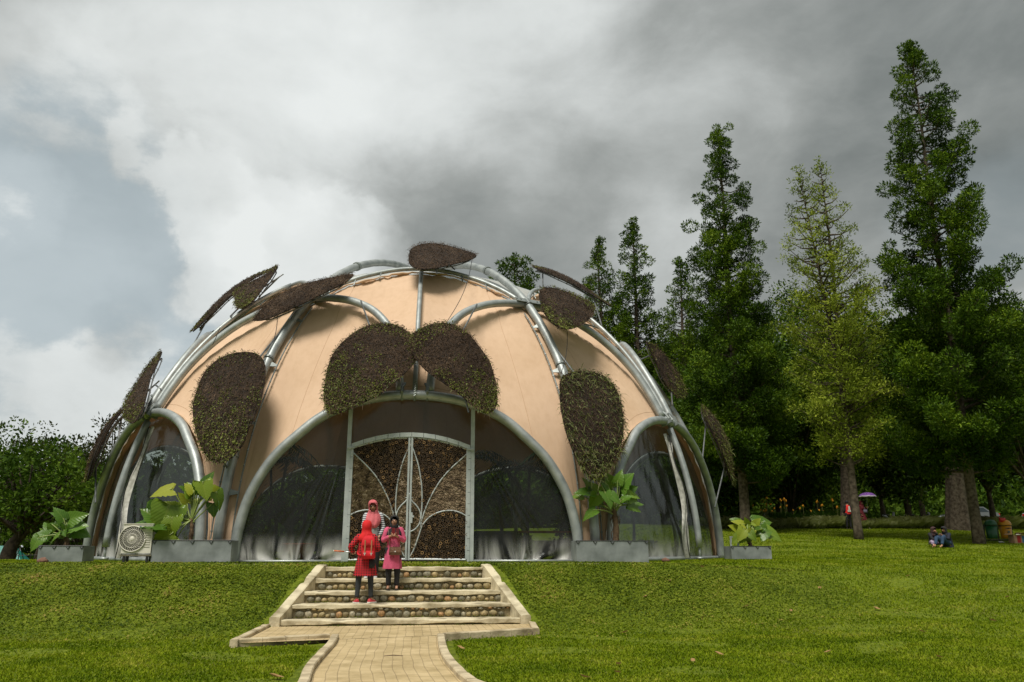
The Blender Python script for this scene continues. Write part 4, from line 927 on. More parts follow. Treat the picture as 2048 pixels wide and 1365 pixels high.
pln_leaf([(248, 828), (253, 802), (272, 770), (296, 733), (323, 703), (318, 722), (303, 752), (294, 790), (284, 824), (268, 846), (254, 842)], 25.6, (-.60, -.45, .52), (.45, -.2, .8), green=.40, nf=3400, gdir=(-.1, -1), struts=((.15, sp(-52, 27)), (.85, sp(-51, 23))), label='pointed leaf panel rising over the left arch')
strip_leaf([(176, 962), (183, 922), (200, 880), (222, 845), (252, 815)], 27.5, (.06, 0, .02), 1.7, green=.1, nf=3000, thick=.13, struts=((.85, sp(-66, 9)), (.1, sp(-66, 18))), label='curved dark leaf panel seen edge on beside the far left arch')
sph_leaf([(1078, 596), (1082, 579), (1108, 577), (1148, 590), (1178, 607), (1188, 624), (1176, 641), (1150, 656), (1126, 658), (1102, 645), (1086, 622)], .70, green=.35, gdir=(-.7, -1), nf=4200, struts=((.3, rib(30, 44)), (.7, rib(45, 42))), label='brown leaf panel with a mossy lower edge on the upper right of the dome')
strip_leaf([(1064, 534), (1100, 542), (1145, 562), (1185, 588), (1218, 612)], 29.5, (0, 0, .05), 1.5, green=.05, gdir=(0, 1), nf=2600, struts=((.1, sp(60, 62)), (.85, sp(62, 48))), label='thin dark leaf panel seen edge on at the upper right skyline')
pln_leaf([(1292, 684), (1312, 694), (1338, 722), (1358, 752), (1369, 785), (1362, 796), (1346, 788), (1326, 760), (1312, 728), (1300, 704)], 28.4, (.74, -.62, .30), (-.4, 0, .9), green=.45, nf=3000, gdir=(.3, -1), struts=((.2, sp(62, 38)), (.8, sp(64, 28))), label='mossy leaf panel seen from behind on the right shoulder of the dome')
strip_leaf([(1404, 815), (1430, 848), (1448, 888), (1457, 925), (1460, 962)], 28.8, (.26, 0, 0.0), 1.7, green=.7, gdir=(0, 1), nf=3200, frond=500, thick=.13, gedge=.6, struts=((.12, sp(70, 17)), (.85, sp(70, 9))), label='mossy leaf panel seen from behind beside the far right arch')
# slack cables between the panels and the ribs
mb = MB()
for a, b, s in (((944, 520), (893, 645), .25), ((1134, 655), (1122, 748), .15), ((440, 655), (425, 690), .02), ((555, 630), (548, 680), .05)):
    A = at_sphere(*a, DR + .5); B = at_sphere(*b, DR + .25); mb.tube([A + (B - A) * t_ + np.array([s * math.sin(math.pi * t_) * .5, 0, -s * math.sin(math.pi * t_) * .2]) for t_ in np.linspace(0, 1, 12)], .010, 5)
mb.build('power_cable', BLACK, dome)
# ------------------------------------------------------------------ trees
BARK = mat('grey_brown_bark', (.045, .032, .020), (.15, .12, .085), .95, 7, 0, 1, 25, contrast=(.35, .65), bdist=.04)
BARK_D = mat('dark_bark', (.02, .014, .009), (.065, .048, .03), .95, 6, 0, 1, 20)
F_DARK = leaf_mat('dark_green_needles', [(.008, .022, .002), (.026, .060, .003), (.070, .130, .006), (.19, .27, .016)], .5, .12, big=.35, spec=.10)
F_MID = leaf_mat('green_foliage', [(.010, .026, .002), (.030, .066, .004), (.080, .140, .008), (.20, .28, .018)], .5, .14, big=.4, spec=.10)
F_LIGHT = leaf_mat('light_green_foliage', [(.06, .09, .008), (.14, .19, .015), (.26, .33, .03), (.42, .47, .06)], .5, .28, big=.5, spec=.10)
F_BROAD = leaf_mat('broadleaf_foliage', [(.014, .036, .004), (.036, .078, .006), (.075, .130, .010), (.14, .22, .02)], .6, .2, big=.3, spec=.08)
F_OLIVE = leaf_mat('olive_foliage', [(.018, .026, .010), (.035, .045, .015), (.055, .07, .022), (.09, .11, .035)], .6, .2, big=.3, spec=.08)
def leaf_cloud(C, rad, n, size, g, aspect=.42, outward=.75, up=.35, shell=.45):
    "n diamond leaves scattered in a clump; tips point out and up"
    d = g.normal(0, 1, (n, 3)); d /= np.linalg.norm(d, axis=1)[:, None]; r = rad * (shell + (1 - shell) * g.random(n)) [:, None] if np.isscalar(rad) else (shell + (1 - shell) * g.random(n))[:, None] * rad
    p = C + d * r; t = d * outward + np.array([0, 0, up]) + g.normal(0, .55, (n, 3)); t /= np.linalg.norm(t, axis=1)[:, None]
    w = np.cross(t, g.normal(0, 1, (n, 3))); w /= np.linalg.norm(w, axis=1)[:, None]; s = size * g.uniform(.55, 1.3, n)[:, None]
    w = w * s * aspect * .5; t = t * s
    return np.stack([p, p + t * .5 + w, p + t, p + t * .45 - w], 1)
def tree_things(name, label, cat, loc, trunk_mb, crown, fm, bark, group=None, limbs=None):
    root = thing(name, loc, label, cat, group)
    trunk_mb.build('trunk', bark, root, True)
    if limbs is not None and limbs.n: limbs.build('limbs', bark, root, True)
    soup('crown', crown, 4, fm, root); return root
def conifer(x, y, h, r0, zb, label, seed, fm=F_DARK, lean=(0, 0), trunk_r=.35, leaf=.24, dens=1.0, clump=.62, prof=None, group='tall conical trees on the right', name='conifer_tree', nbr=None, tops=None, sink=.3, shell=.55, bark=BARK, cat='tree'):
    g = np.random.default_rng(seed); z0 = tz(x, y); base = np.array([x, y, z0])
    tm, lm = MB(), MB(); crown = []
    prof = prof or [(0, .75), (.10, 1.0), (.35, .88), (.6, .62), (.8, .36), (.93, .16), (1, .04)]
    pt, pr = [p[0] for p in prof], [p[1] for p in prof]
    stems = tops or [(0, 0, 1.0, 0.0)]                 # dx, dy at top, relative height, fork height
    for si, (tx, ty, rh, fk) in enumerate(stems):
        H = h * rh; zz = np.linspace(-sink, H * .97, 22)
        wob = g.normal(0, .05, 2)
        ctr = lambda z: base + np.array([(tx * max(0, z / H - fk) / (1 - fk) if fk < 1 else 0) + wob[0] * math.sin(z * .4) + lean[0] * z, (ty * max(0, z / H - fk) / (1 - fk)) + wob[1] * math.sin(z * .5), z])
        rr = [trunk_r * (1.0 + .30 * math.exp(-max(z, 0) / .40)) * max(.04, (1 - z / H)) ** .8 * (1 if si == 0 else .8) for z in zz]
        tm.tube([ctr(z) for z in zz], rr, 12)
        nb = nbr or int((H - zb) * 8.0); 
        for i in range(nb):
            t = (i + g.random()) / nb; z = zb + (H - zb) * t; R_ = r0 * np.interp(t, pt, pr) * g.uniform(.60, 1.04) * (1.22 if g.random() < .10 else 1) * (1 if len(stems) == 1 else .8)
            a = i * 2.399 + g.normal(0, .3); el = g.uniform(.0, .55); p0 = ctr(z); dirn = np.array([math.cos(a) * math.cos(el), math.sin(a) * math.cos(el), math.sin(el)])
            tip = p0 + dirn * R_ + np.array([0, 0, R_ * .18])
            mid = p0 + dirn * R_ * .5 - np.array([0, 0, R_ * .04]); lm.tube([p0, mid, tip], [.045 + .012 * R_, .03, .012], 4, False)
            nc = max(1, int(R_ / (clump * .85)))
            for q in range(nc):
                f = 1 - q / max(nc, 1) * .72; c = p0 + (mid - p0) * min(1, f * 2) if f < .5 else mid + (tip - mid) * (f * 2 - 1)
                c = c + g.normal(0, clump * .22, 3); rad = clump * g.uniform(.55, 1.1) * (.38 + .62 * (1 - t) ** .8) 
                crown.append(leaf_cloud(c, np.array([rad, rad, rad * .8]), int(215 * dens * (rad / .5) ** 1.6) + 10, leaf * .70, g, shell=shell, aspect=.34))
        crown.append(leaf_cloud(ctr(H * .985), np.array([.18, .18, .5]), int(60 * dens), leaf * .8, g, up=.9))
    return tree_things(name, label, cat, base, tm, np.concatenate(crown), fm, bark, group, lm)
def broadleaf(x, y, h, rx, zb, label, seed, fm=F_BROAD, trunk_r=.3, leaf=.26, dens=1.0, ncl=120, name='broadleaf_tree', group=None, bark=BARK_D, ry=None, clump=.9, lean=0, flat=.85):
    g = np.random.default_rng(seed); z0 = tz(x, y); base = np.array([x, y, z0]); tm, lm = MB(), MB(); ry = ry or rx
    top = base + np.array([lean, 0, zb + (h - zb) * .45]); cz = z0 + (zb + h) / 2; hz = (h - zb) / 2
    tm.tube(smooth_line([base - [0, 0, .3], base + [lean * .1, 0, zb * .5], base + [lean * .4, .1, zb], top], 4), np.linspace(trunk_r * 1.25, trunk_r * .4, 13), 10)
    crown = []
    for i in range(ncl):
        d = g.normal(0, 1, 3); d /= np.linalg.norm(d); r = g.uniform(.45, 1.0) ** .6
        k = 1 + .38 * math.sin(d[0] * 5 + seed) * math.cos(d[2] * 4 + seed * 2) + .12 * math.sin(d[1] * 9)
        c = np.array([base[0] + lean + d[0] * rx * r * k, base[1] + d[1] * ry * r * k, cz + d[2] * hz * r * k * (1 if d[2] > 0 else flat)])
        if i % 3 == 0: s0 = base + np.array([lean * .5, 0, zb * g.uniform(.8, 1.2)]); lm.tube([s0, (s0 + c) / 2 + [0, 0, .3], c], [.09, .06, .02], 5, False)
        rad = clump * g.uniform(.55, 1.2); crown.append(leaf_cloud(c, np.array([rad, rad, rad * .7]), int(75 * dens * (rad / .8) ** 1.6) + 10, leaf, g, shell=.3, up=.2, aspect=.5))
    return tree_things(name, label, 'tree', base, tm, np.concatenate(crown), fm, bark, group, lm)
def px_x(px, y, py=1060): d = ray(px, py); return d[0] / d[1] * y
def h_for(px, py, x, y):
    "height above ground of a tree at x, y whose top is seen at px, py"
    d = ray(px, py); return EYE + d[2] / d[1] * y - tz(x, y)
def place_tree(pxb, y, ptop, **k): x = px_x(pxb, y); return dict(x=x, y=y, h=h_for(*ptop, x, y))
T = place_tree(1955, 34.0, (1815, 88)); conifer(**T, r0=3.25, zb=3.0, label='tallest dark green conical tree in front of the seated pair, at the right', seed=21, fm=F_DARK, trunk_r=.23, leaf=.24, dens=1.7, clump=.72,
    prof=[(0, .9), (.1, 1.06), (.25, .98), (.45, .78), (.62, .64), (.76, .50), (.88, .32), (.95, .17), (1, .04)])
T = place_tree(1716, 36.5, (1650, 330)); conifer(**T, r0=3.1, zb=3.4, label='light green loose crowned tree with a double top and a slim trunk on the lawn', seed=22, fm=F_LIGHT, trunk_r=.19, leaf=.21, dens=.40, clump=.75, shell=.10,
    tops=[(.10, 0, 1.0, .45), (-1.05, .3, .985, .35)], nbr=120, prof=[(0, .5), (.12, .9), (.35, 1.0), (.55, .85), (.75, .55), (.9, .25), (1, .06)], name='light_green_tree')
T = place_tree(1492, 43.0, (1450, 262)); conifer(**T, r0=3.3, zb=2.6, label='dark conical tree with knobbly side branches, left of the light green tree', seed=23, fm=F_DARK, trunk_r=.28, leaf=.24, dens=1.6, clump=.80,
    prof=[(0, .9), (.12, 1.0), (.3, .85), (.5, .72), (.69, .56), (.82, .34), (.91, .17), (1, .04)])
T = place_tree(1388, 56.0, (1357, 520)); conifer(**T, r0=2.6, zb=2.5, label='narrow dark conical tree left of the knobbly one', seed=24, fm=F_MID, leaf=.30, dens=.8, clump=.7, trunk_r=.3)
T = place_tree(1290, 60.0, (1256, 446)); conifer(**T, r0=3.6, zb=2.0, label='pointed conical tree rising behind the right side of the dome, taller of two neighbours', seed=25, fm=F_MID, leaf=.32, dens=.8, clump=.8, trunk_r=.35)
T = place_tree(1215, 62.0, (1193, 480)); conifer(**T, r0=3.2, zb=2.0, label='pointed conical tree rising behind the right side of the dome, shorter of two neighbours', seed=26, fm=F_MID, leaf=.32, dens=.8, clump=.75, trunk_r=.35)
T = place_tree(1030, 70.0, (1030, 522)); conifer(**T, r0=4.2, zb=6.0, label='tree whose tip shows just above the crown of the dome', seed=27, fm=F_MID, leaf=.4, dens=.7, clump=1.0, trunk_r=.4, prof=[(0, .9), (.5, 1), (.8, .6), (1, .2)])
# wood behind the lawn on the right
WG = 'dense trees closing the lawn on the right'
for i, (pxb, y, top, rx, fm, zb, lab) in enumerate([
    (1330, 64, (1335, 672), 4.2, F_MID, 1.0, 'green tree filling the gap beside the dome shoulder'),
    (1400, 52, (1415, 745), 3.2, F_BROAD, .8, 'dark bushy tree right behind the far right arch'),
    (1560, 54, (1590, 690), 4.6, F_DARK, 1.6, 'dark tree behind the orange flowers'),
    (1640, 58, (1700, 600), 5.0, F_MID, 2.0, 'mid green tree behind the slim light green one'),
    (1770, 60, (1770, 690), 4.4, F_DARK, 2.4, 'dark tree behind the purple umbrella'),
    (1850, 56, (1840, 640), 4.6, F_MID, 2.6, 'spreading green tree between the umbrella and the seated pair'),
    (1990, 52, (2010, 640), 4.2, F_MID, 2.8, 'green tree behind the litter bins'),
    (2075, 46, (2075, 600), 4.0, F_DARK, 3.0, 'dark tree cut off by the right edge of the view'),
    (1450, 49, (1455, 830), 2.3, F_DARK, .4, 'low dark bush tree right beside the far right arch'), (1585, 51, (1580, 800), 2.6, F_MID, .9, 'low bushy tree just behind the orange flowers'), (1820, 52, (1820, 830), 2.6, F_MID, 2.2, 'low hanging tree behind the seated pair'),
    (1480, 74, (1530, 650), 6.0, F_DARK, 1.0, 'far dark tree seen through the gap in the wood'),
    (1700, 80, (1740, 640), 7.5, F_DARK, 1.0, 'far tree at the back of the wood, behind the slim trunk'),
    (1900, 80, (1925, 600), 7.5, F_DARK, 1.0, 'far tree at the back of the wood, behind the tallest tree'),
    (2120, 76, (2120, 600), 7.0, F_DARK, 1.0, 'far tree at the right end of the wood')]):
    T = place_tree(pxb, y, top); far_ = y > 70
    broadleaf(**T, rx=rx, zb=zb, label=lab, seed=40 + i, fm=fm, ncl=150 if not far_ else 120, clump=1.1 if not far_ else 1.5, dens=1.3, leaf=.26 if not far_ else .5, trunk_r=.20, name='woodland_tree', group=WG, bark=BARK)
# two thick fluted trunks
for pxb, y, rr, lab, hh in ((1700, 47.5, .52, 'thick grey tree trunk directly behind the slim lawn tree', 9), (1920, 44.5, .72, 'massive fluted grey trunk between the seated pair and the tallest tree', 11)):
    x = px_x(pxb, y); root = thing('old_tree', (x, y, tz(x, y)), lab, 'tree', 'old trees with thick trunks'); mb = MB(); g = np.random.default_rng(int(pxb)); V = []; n_ = 40
    zz = np.linspace(-.3, hh, 22)
    G = np.zeros((22, n_ + 1, 3))
    for i, z in enumerate(zz):
        for j in range(n_ + 1):
            a = 2 * math.pi * j / n_; fl_ = 1 + .13 * math.cos(a * 5 + .6) + .07 * math.cos(a * 9 + 2 + z * .1); rad = rr * fl_ * (.62 + .38 * math.exp(-max(z, 0) / 2.2)) * (1 - z / hh * .35)
            G[i, j] = (x + rad * math.cos(a) + .05 * z, y + rad * math.sin(a), tz(x, y) + z)
    mb.grid(G); mb.build('trunk', BARK, root, True)
    cr_ = [leaf_cloud(np.array([x, y, tz(x, y)]) + np.array([g.normal(0, 2.4), g.normal(0, 2.0), g.uniform(5.5, 13)]), np.array([1.2, 1.2, .9]), 120, .32, g) for _ in range(90)]
    soup('crown', np.concatenate(cr_), 4, F_MID, root)
# trees at the left edge
LG = 'leafy trees beyond the left end of the bank'
for i, (pxb, y, top, rx, fm, zb, lab, ln) in enumerate([
    (22, 34, (62, 893), 3.3, F_BROAD, 1.1, 'leafy green tree with a dark trunk at the left edge', .8),
    (120, 44, (150, 880), 2.9, F_OLIVE, 1.6, 'thin brownish tree beside the far left arch', 0),
    (215, 50, (225, 860), 2.6, F_OLIVE, 1.4, 'olive tree peeping out behind the far left arch', 0),
    (85, 54, (75, 880), 4.6, F_OLIVE, 1.6, 'dull green tree behind the leafy one at the left edge', 0),
    (-60, 42, (-60, 830), 3.8, F_BROAD, 1.6, 'leafy tree just outside the left edge of the view', 0),
    (175, 60, (150, 950), 5.5, F_BROAD, .6, 'low dark tree at the back on the left', 0)]):
    T = place_tree(pxb, y, top); broadleaf(**T, rx=rx, zb=zb, label=lab, seed=60 + i, fm=fm, ncl=130, clump=.72, dens=.8 if fm is F_OLIVE else 1.0, leaf=.20, trunk_r=.26, name='leafy_tree', group=LG, lean=ln)
# shrubs and trees behind the dome, seen through its film
BG_ = 'trees standing behind the dome'
for i, (x, y, h, rx, fm, lab) in enumerate([(-9, 64, 8, 4.5, F_MID, 'tree behind the left half of the dome'), (-2.5, 68, 8, 4.5, F_BROAD, 'tree behind the middle of the dome'), (5, 70, 8, 5, F_MID, 'tree behind the right half of the dome'), (-16, 60, 7, 4.5, F_BROAD, 'tree behind the left flank of the dome'), (12, 64, 7, 4, F_BROAD, 'tree behind the right flank of the dome')]):
    broadleaf(x, y, h, rx, 1.8, lab, 80 + i, fm, ncl=80, clump=1.1, leaf=.35, dens=.8, name='background_tree', group=BG_)
# understory behind the lawn on the right and behind the dome: nobody could count it
g = np.random.default_rng(90); cl = []
for i in range(1500):
    y = g.uniform(66, 96); x = g.uniform(-26, 84); zc = tz(x, y) + abs(g.normal(0, 2.8)) - .2; zc = zc if x > 13 else min(zc, tz(x, y) + 3)
    cl.append(leaf_cloud(np.array([x, y, zc]), np.array([1.9, 1.3, 1.6]), 62, .60, g, shell=.25))
o = soup('distant_wood', np.concatenate(cl), 4, F_BROAD); tag(o, kind='stuff', label='dark mass of bushes and trees at the back of the wood', cat='wood')
g = np.random.default_rng(91)
o2 = soup('distant_thicket', np.concatenate([leaf_cloud(np.array([x_, 92 + g.uniform(-3, 3), tz(x_, 92) + g.uniform(-.5, 9)]), np.array([3.2, 1.6, 2.4]), 90, 1.15, g, shell=.1) for x_ in np.linspace(-95, 92, 640)]), 4, F_BROAD); tag(o2, kind='stuff', label='dense dark thicket closing the view behind the wood', cat='thicket')
# ------------------------------------------------------------------ planting inside the dome
PALM_M = leaf_mat('palm_frond', [(.012, .030, .008), (.025, .060, .012), (.045, .095, .02)], .45, .2)
def palm(x, y, h, label, seed, nf=11, fl=1.5):
    g = np.random.default_rng(seed); root = thing('potted_palm', (x, y, .05), label, 'palm', 'palms growing inside the dome'); mb = MB()
    mb.tube([(x, y, 0), (x + .05, y, h * .5), (x + .12 * g.normal(), y, h)], [.07, .05, .04], 8); mb.build('trunk', BARK_D, root, True); L = []
    for i in range(nf):
        a = i * 2.4 + g.random(); up_ = g.uniform(.2, 1.0); c = np.array([x, y, h]); P = [c + np.array([math.cos(a), math.sin(a), 0]) * fl * t_ + np.array([0, 0, (up_ * t_ - 1.25 * t_ * t_) * fl * .8]) for t_ in np.linspace(0, 1, 9)]
        for j in range(1, 9):
            for s in (-1, 1):
                for _ in range(3):
                    f_ = g.random(); p = P[j - 1] * (1 - f_) + P[j] * f_; side = np.array([-math.sin(a), math.cos(a), 0]) * s; d = unit(side + (P[j] - P[j - 1]) * 1.5 + [0, 0, -.45]); l_ = fl * .32 * (1.1 - abs(j / 8 - .45)); w = unit(np.cross(d, [0, 0, 1])) * .022
                    L.append([p, p + d * l_ * .5 + w, p + d * l_, p + d * l_ * .5 - w])
    soup('fronds', np.array(L), 4, PALM_M, root)
for i, (x, y, h, fl) in enumerate([(-3.0, 23.6, 2.1, 1.3), (-4.0, 25.2, 3.0, 1.6), (-1.6, 24.6, 2.2, 1.3), (2.6, 24.0, 1.9, 1.2), (3.6, 25.6, 2.9, 1.7), (1.9, 26.5, 3.3, 1.7), (-7.6, 27.6, 2.2, 1.4), (8.0, 29.2, 2.4, 1.4), (-5.8, 24.6, 2.0, 1.2), (0, 29, 4.2, 2.0), (-5, 30, 4.0, 2), (5.5, 30, 4.0, 2)]):
    palm(x, y, h, ['slim palm inside the dome close to the film left of the gate', 'tall palm further inside, left of the gate', 'palm just inside, next to the left gate post', 'slim palm inside the dome close to the film right of the gate', 'tall palm further inside, right of the gate', 'palm standing deeper inside, right of the gate', 'palm inside the left side arch', 'palm inside the right side arch', 'small palm near the foot of the front arch on the left', 'tallest palm in the middle of the dome', 'tall palm at the back left inside the dome', 'tall palm at the back right inside the dome'][i], 200 + i, fl=fl)
IN_DK = leaf_mat('indoor_leaves', [(.010, .025, .006), (.03, .065, .012), (.06, .11, .02)], .5, .2)
for i, (x, y, s, lab) in enumerate([(-2.2, 22.6, .45, 'low leafy bush just inside the film left of the gate'), (-3.6, 22.3, .35, 'small leafy bush near the red pot'), (3.0, 22.6, .4, 'low leafy bush just inside the film right of the gate'), (1.9, 22.4, .3, 'small bush beside the right gate post inside'), (-5.0, 26.8, .9, 'big leafy bush deep inside on the left'), (5.2, 26.6, .9, 'big leafy bush deep inside on the right'), (0, 33, 1.3, 'large bush in the middle of the dome'), (-6.5, 33, 1.2, 'bush at the back left of the dome'), (6.5, 33, 1.2, 'bush at the back right of the dome'), (8.2, 28.0, .4, 'bush inside the right side arch'), (-8.3, 27.0, .4, 'bush inside the left side arch')]):
    g = np.random.default_rng(300 + i); root = thing('indoor_bush', (x, y, .05), lab, 'bush', 'bushes growing inside the dome'); mb = MB()
    for q in range(6): mb.tube([(x, y, 0), (x + g.normal(0, s * .4), y + g.normal(0, s * .4), s * 1.0)], .015, 5)
    mb.build('stems', BARK_D, root); soup('leaves', np.concatenate([leaf_cloud(np.array([x, y, s * 1.0]) + g.normal(0, 1, 3) * s * .4, s * .5, 60, .16, g) for _ in range(8)]), 4, IN_DK, root)
POT_D = mat('dark_clay', (.02, .018, .016), (.05, .045, .04), .7, 5); POT_R = mat('red_clay', (.22, .035, .02), (.30, .06, .035), .6, 5)
for x, y, r, h, m_, lab in ((-2.85, 22.05, .42, .42, POT_R, 'red clay planter behind the film left of the gate'), (2.35, 22.9, .62, .75, POT_D, 'big dark bowl behind the film right of the gate'), (-1.75, 23.4, .45, 1.0, POT_D, 'dark cabinet sized pot beside the gate inside'), (3.9, 22.7, .5, .5, POT_D, 'dark planter near the right foot of the front arch')):
    root = thing('clay_pot', (x, y, .05), lab, 'pot', 'pots inside the dome'); mb = MB(); mb.loft([(x, y, .05, r * .62, r * .62), (x, y, .05 + h * .5, r * .9, r * .9), (x, y, .05 + h * .9, r, r), (x, y, .05 + h, r * 1.06, r * 1.06), (x, y, .05 + h, r * .92, r * .92), (x, y, h * .85, r * .88, r * .88)], 24); mb.build('bowl', m_, root, True)
    MB().loft([(x, y, h * .9, r * .88, r * .88), (x, y, .02 + h * .9, r * .88, r * .88)], 20).build('soil', SOIL, root)
mb = MB()
TB = thing('wooden_table', (3.9, 23.6, .05), 'long orange wooden table inside the dome near the right foot of the front arch', 'table')
MB().box((3.9, 23.6, .80), (1.8, .7, .05)).build('tabletop', mat('orange_wood', (.30, .10, .03), (.42, .16, .05), .6, 4), TB)
for sx in (-.8, .8):
    for sy in (-.28, .28): MB().box((3.9 + sx, 23.6 + sy, .41), (.06, .06, .73)).build('leg', BARK_D, TB)
# ------------------------------------------------------------------ planters and big leaved plants
def planter(pxl, pxr, pyt, Y, label, depth=.75):
    xl, xr = px_x(pxl, Y, 1105), px_x(pxr, Y, 1105); xc = (xl + xr) / 2; w = xr - xl; zt = at_y((pxl + pxr) / 2, pyt, Y)[2]; zb = tz(xc, Y) - .05
    root = thing('metal_planter', (xc, Y, zb), label, 'planter', 'galvanised planters around the dome'); mb = MB(); h = zt - zb; t_ = .02
    for (cx_, cy_, sx, sy) in ((xc, Y + t_ / 2, w, t_), (xc, Y + depth, w, t_), (xl + t_ / 2, Y + depth / 2 + .01, t_, depth - t_ - .004), (xr - t_ / 2, Y + depth / 2 + .01, t_, depth - t_ - .004)): mb.box((cx_, cy_, zb + h / 2), (sx, sy, h))
    mb.build('sheet_wall', GALV_SHEET, root)
    MB().box((xc, Y + depth / 2 + .01, zt - .10), (w - .05, depth - .05, .04)).build('soil', SOIL, root)
    n_ = max(3, int(w / .42))
    for i in range(n_ + 1):
        mb = MB(); x = xl + .04 + (w - .08) * i / n_; mb.tube([(x - .05, Y - .006, zt - .01), (x - .03, Y - .012, zt - .035), (x, Y - .012, zt - .075), (x + .03, Y - .012, zt - .03), (x + .045, Y - .004, zt + .004)], .009, 5); mb.build('wire_clip', BLACK, root)
    MB().tube([(xl, Y - .002, zt), (xr, Y - .002, zt)], .010, 6).build('rim', BLACK, root); return xc, zt
def biglf_mat(name, cols, vein):
    m, t, b = new_mat(name); g = t.nodes.new('ShaderNodeNewGeometry'); ob = t.nodes.new('ShaderNodeObjectInfo'); u = t.nodes.new('ShaderNodeUVMap'); u.uv_map = 'uv'
    r = t.nodes.new('ShaderNodeValToRGB'); r.color_ramp.elements[0].color = (*cols[0], 1); r.color_ramp.elements[1].color = (*cols[-1], 1)
    for i in range(1, len(cols) - 1): e = r.color_ramp.elements.new(i / (len(cols) - 1)); e.color = (*cols[i], 1)
    t.links.new(ob.outputs['Random'], r.inputs[0])
    sx = t.nodes.new('ShaderNodeSeparateXYZ'); t.links.new(u.outputs[0], sx.inputs[0])
    ab = t.nodes.new('ShaderNodeMath'); ab.operation = 'ABSOLUTE'; t.links.new(sx.outputs[0], ab.inputs[0])
    # side veins run outward and forward: v - |u| in stripes; midrib at u = 0
    s = t.nodes.new('ShaderNodeMath'); s.operation = 'SUBTRACT'; t.links.new(sx.outputs[1], s.inputs[0]); t.links.new(ab.outputs[0], s.inputs[1])
    m1 = t.nodes.new('ShaderNodeMath'); m1.operation = 'MULTIPLY'; t.links.new(s.outputs[0], m1.inputs[0]); m1.inputs[1].default_value = 7
    fr = t.nodes.new('ShaderNodeMath'); fr.operation = 'PINGPONG'; t.links.new(m1.outputs[0], fr.inputs[0]); fr.inputs[1].default_value = .5
    c1 = t.nodes.new('ShaderNodeMath'); c1.operation = 'LESS_THAN'; t.links.new(fr.outputs[0], c1.inputs[0]); c1.inputs[1].default_value = .07
    c2 = t.nodes.new('ShaderNodeMath'); c2.operation = 'LESS_THAN'; t.links.new(ab.outputs[0], c2.inputs[0]); c2.inputs[1].default_value = .03
    mxn = t.nodes.new('ShaderNodeMath'); mxn.operation = 'MAXIMUM'; t.links.new(c1.outputs[0], mxn.inputs[0]); t.links.new(c2.outputs[0], mxn.inputs[1])
    hf = t.nodes.new('ShaderNodeMath'); hf.operation = 'MULTIPLY'; t.links.new(mxn.outputs[0], hf.inputs[0]); hf.inputs[1].default_value = .16
    mx_ = t.nodes.new('ShaderNodeMixRGB'); t.links.new(hf.outputs[0], mx_.inputs[0]); t.links.new(r.outputs[0], mx_.inputs[1]); mx_.inputs[2].default_value = (*vein, 1)
    t.links.new(mx_.outputs[0], b.inputs['Base Color']); b.inputs['Roughness'].default_value = .32; b.inputs['Specular IOR Level'].default_value = .5
    bp = t.nodes.new('ShaderNodeBump'); bp.inputs['Strength'].default_value = .5; bp.inputs['Distance'].default_value = .012; t.links.new(fr.outputs[0], bp.inputs['Height']); t.links.new(bp.outputs[0], b.inputs['Normal'])
    tr = t.nodes.new('ShaderNodeBsdfTranslucent'); t.links.new(mx_.outputs[0], tr.inputs['Color']); ms = t.nodes.new('ShaderNodeMixShader'); ms.inputs[0].default_value = .35
    t.links.new(b.outputs[0], ms.inputs[1]); t.links.new(tr.outputs[0], ms.inputs[2]); t.links.new(ms.outputs[0], t.nodes['Material Output'].inputs['Surface']); return m
BIG1 = biglf_mat('large_leaf_yellow_green', [(.05, .13, .012), (.10, .20, .018), (.20, .29, .02), (.34, .36, .03)], (.45, .48, .10))
BIG2 = biglf_mat('large_leaf_green', [(.06, .15, .015), (.11, .23, .02), (.19, .31, .035)], (.38, .46, .12))
STALK = mat('leaf_stalk', (.16, .22, .05), (.26, .32, .08), .5, 5)
PROF = [(0.0, 0.0), (.02, .20), (-.14, .30), (-.20, .42), (-.06, .50), (.10, .49), (.22, .43), (.30, .46), (.45, .36), (.52, .38), (.66, .25), (.80, .17), (.92, .07), (1.03, 0)]
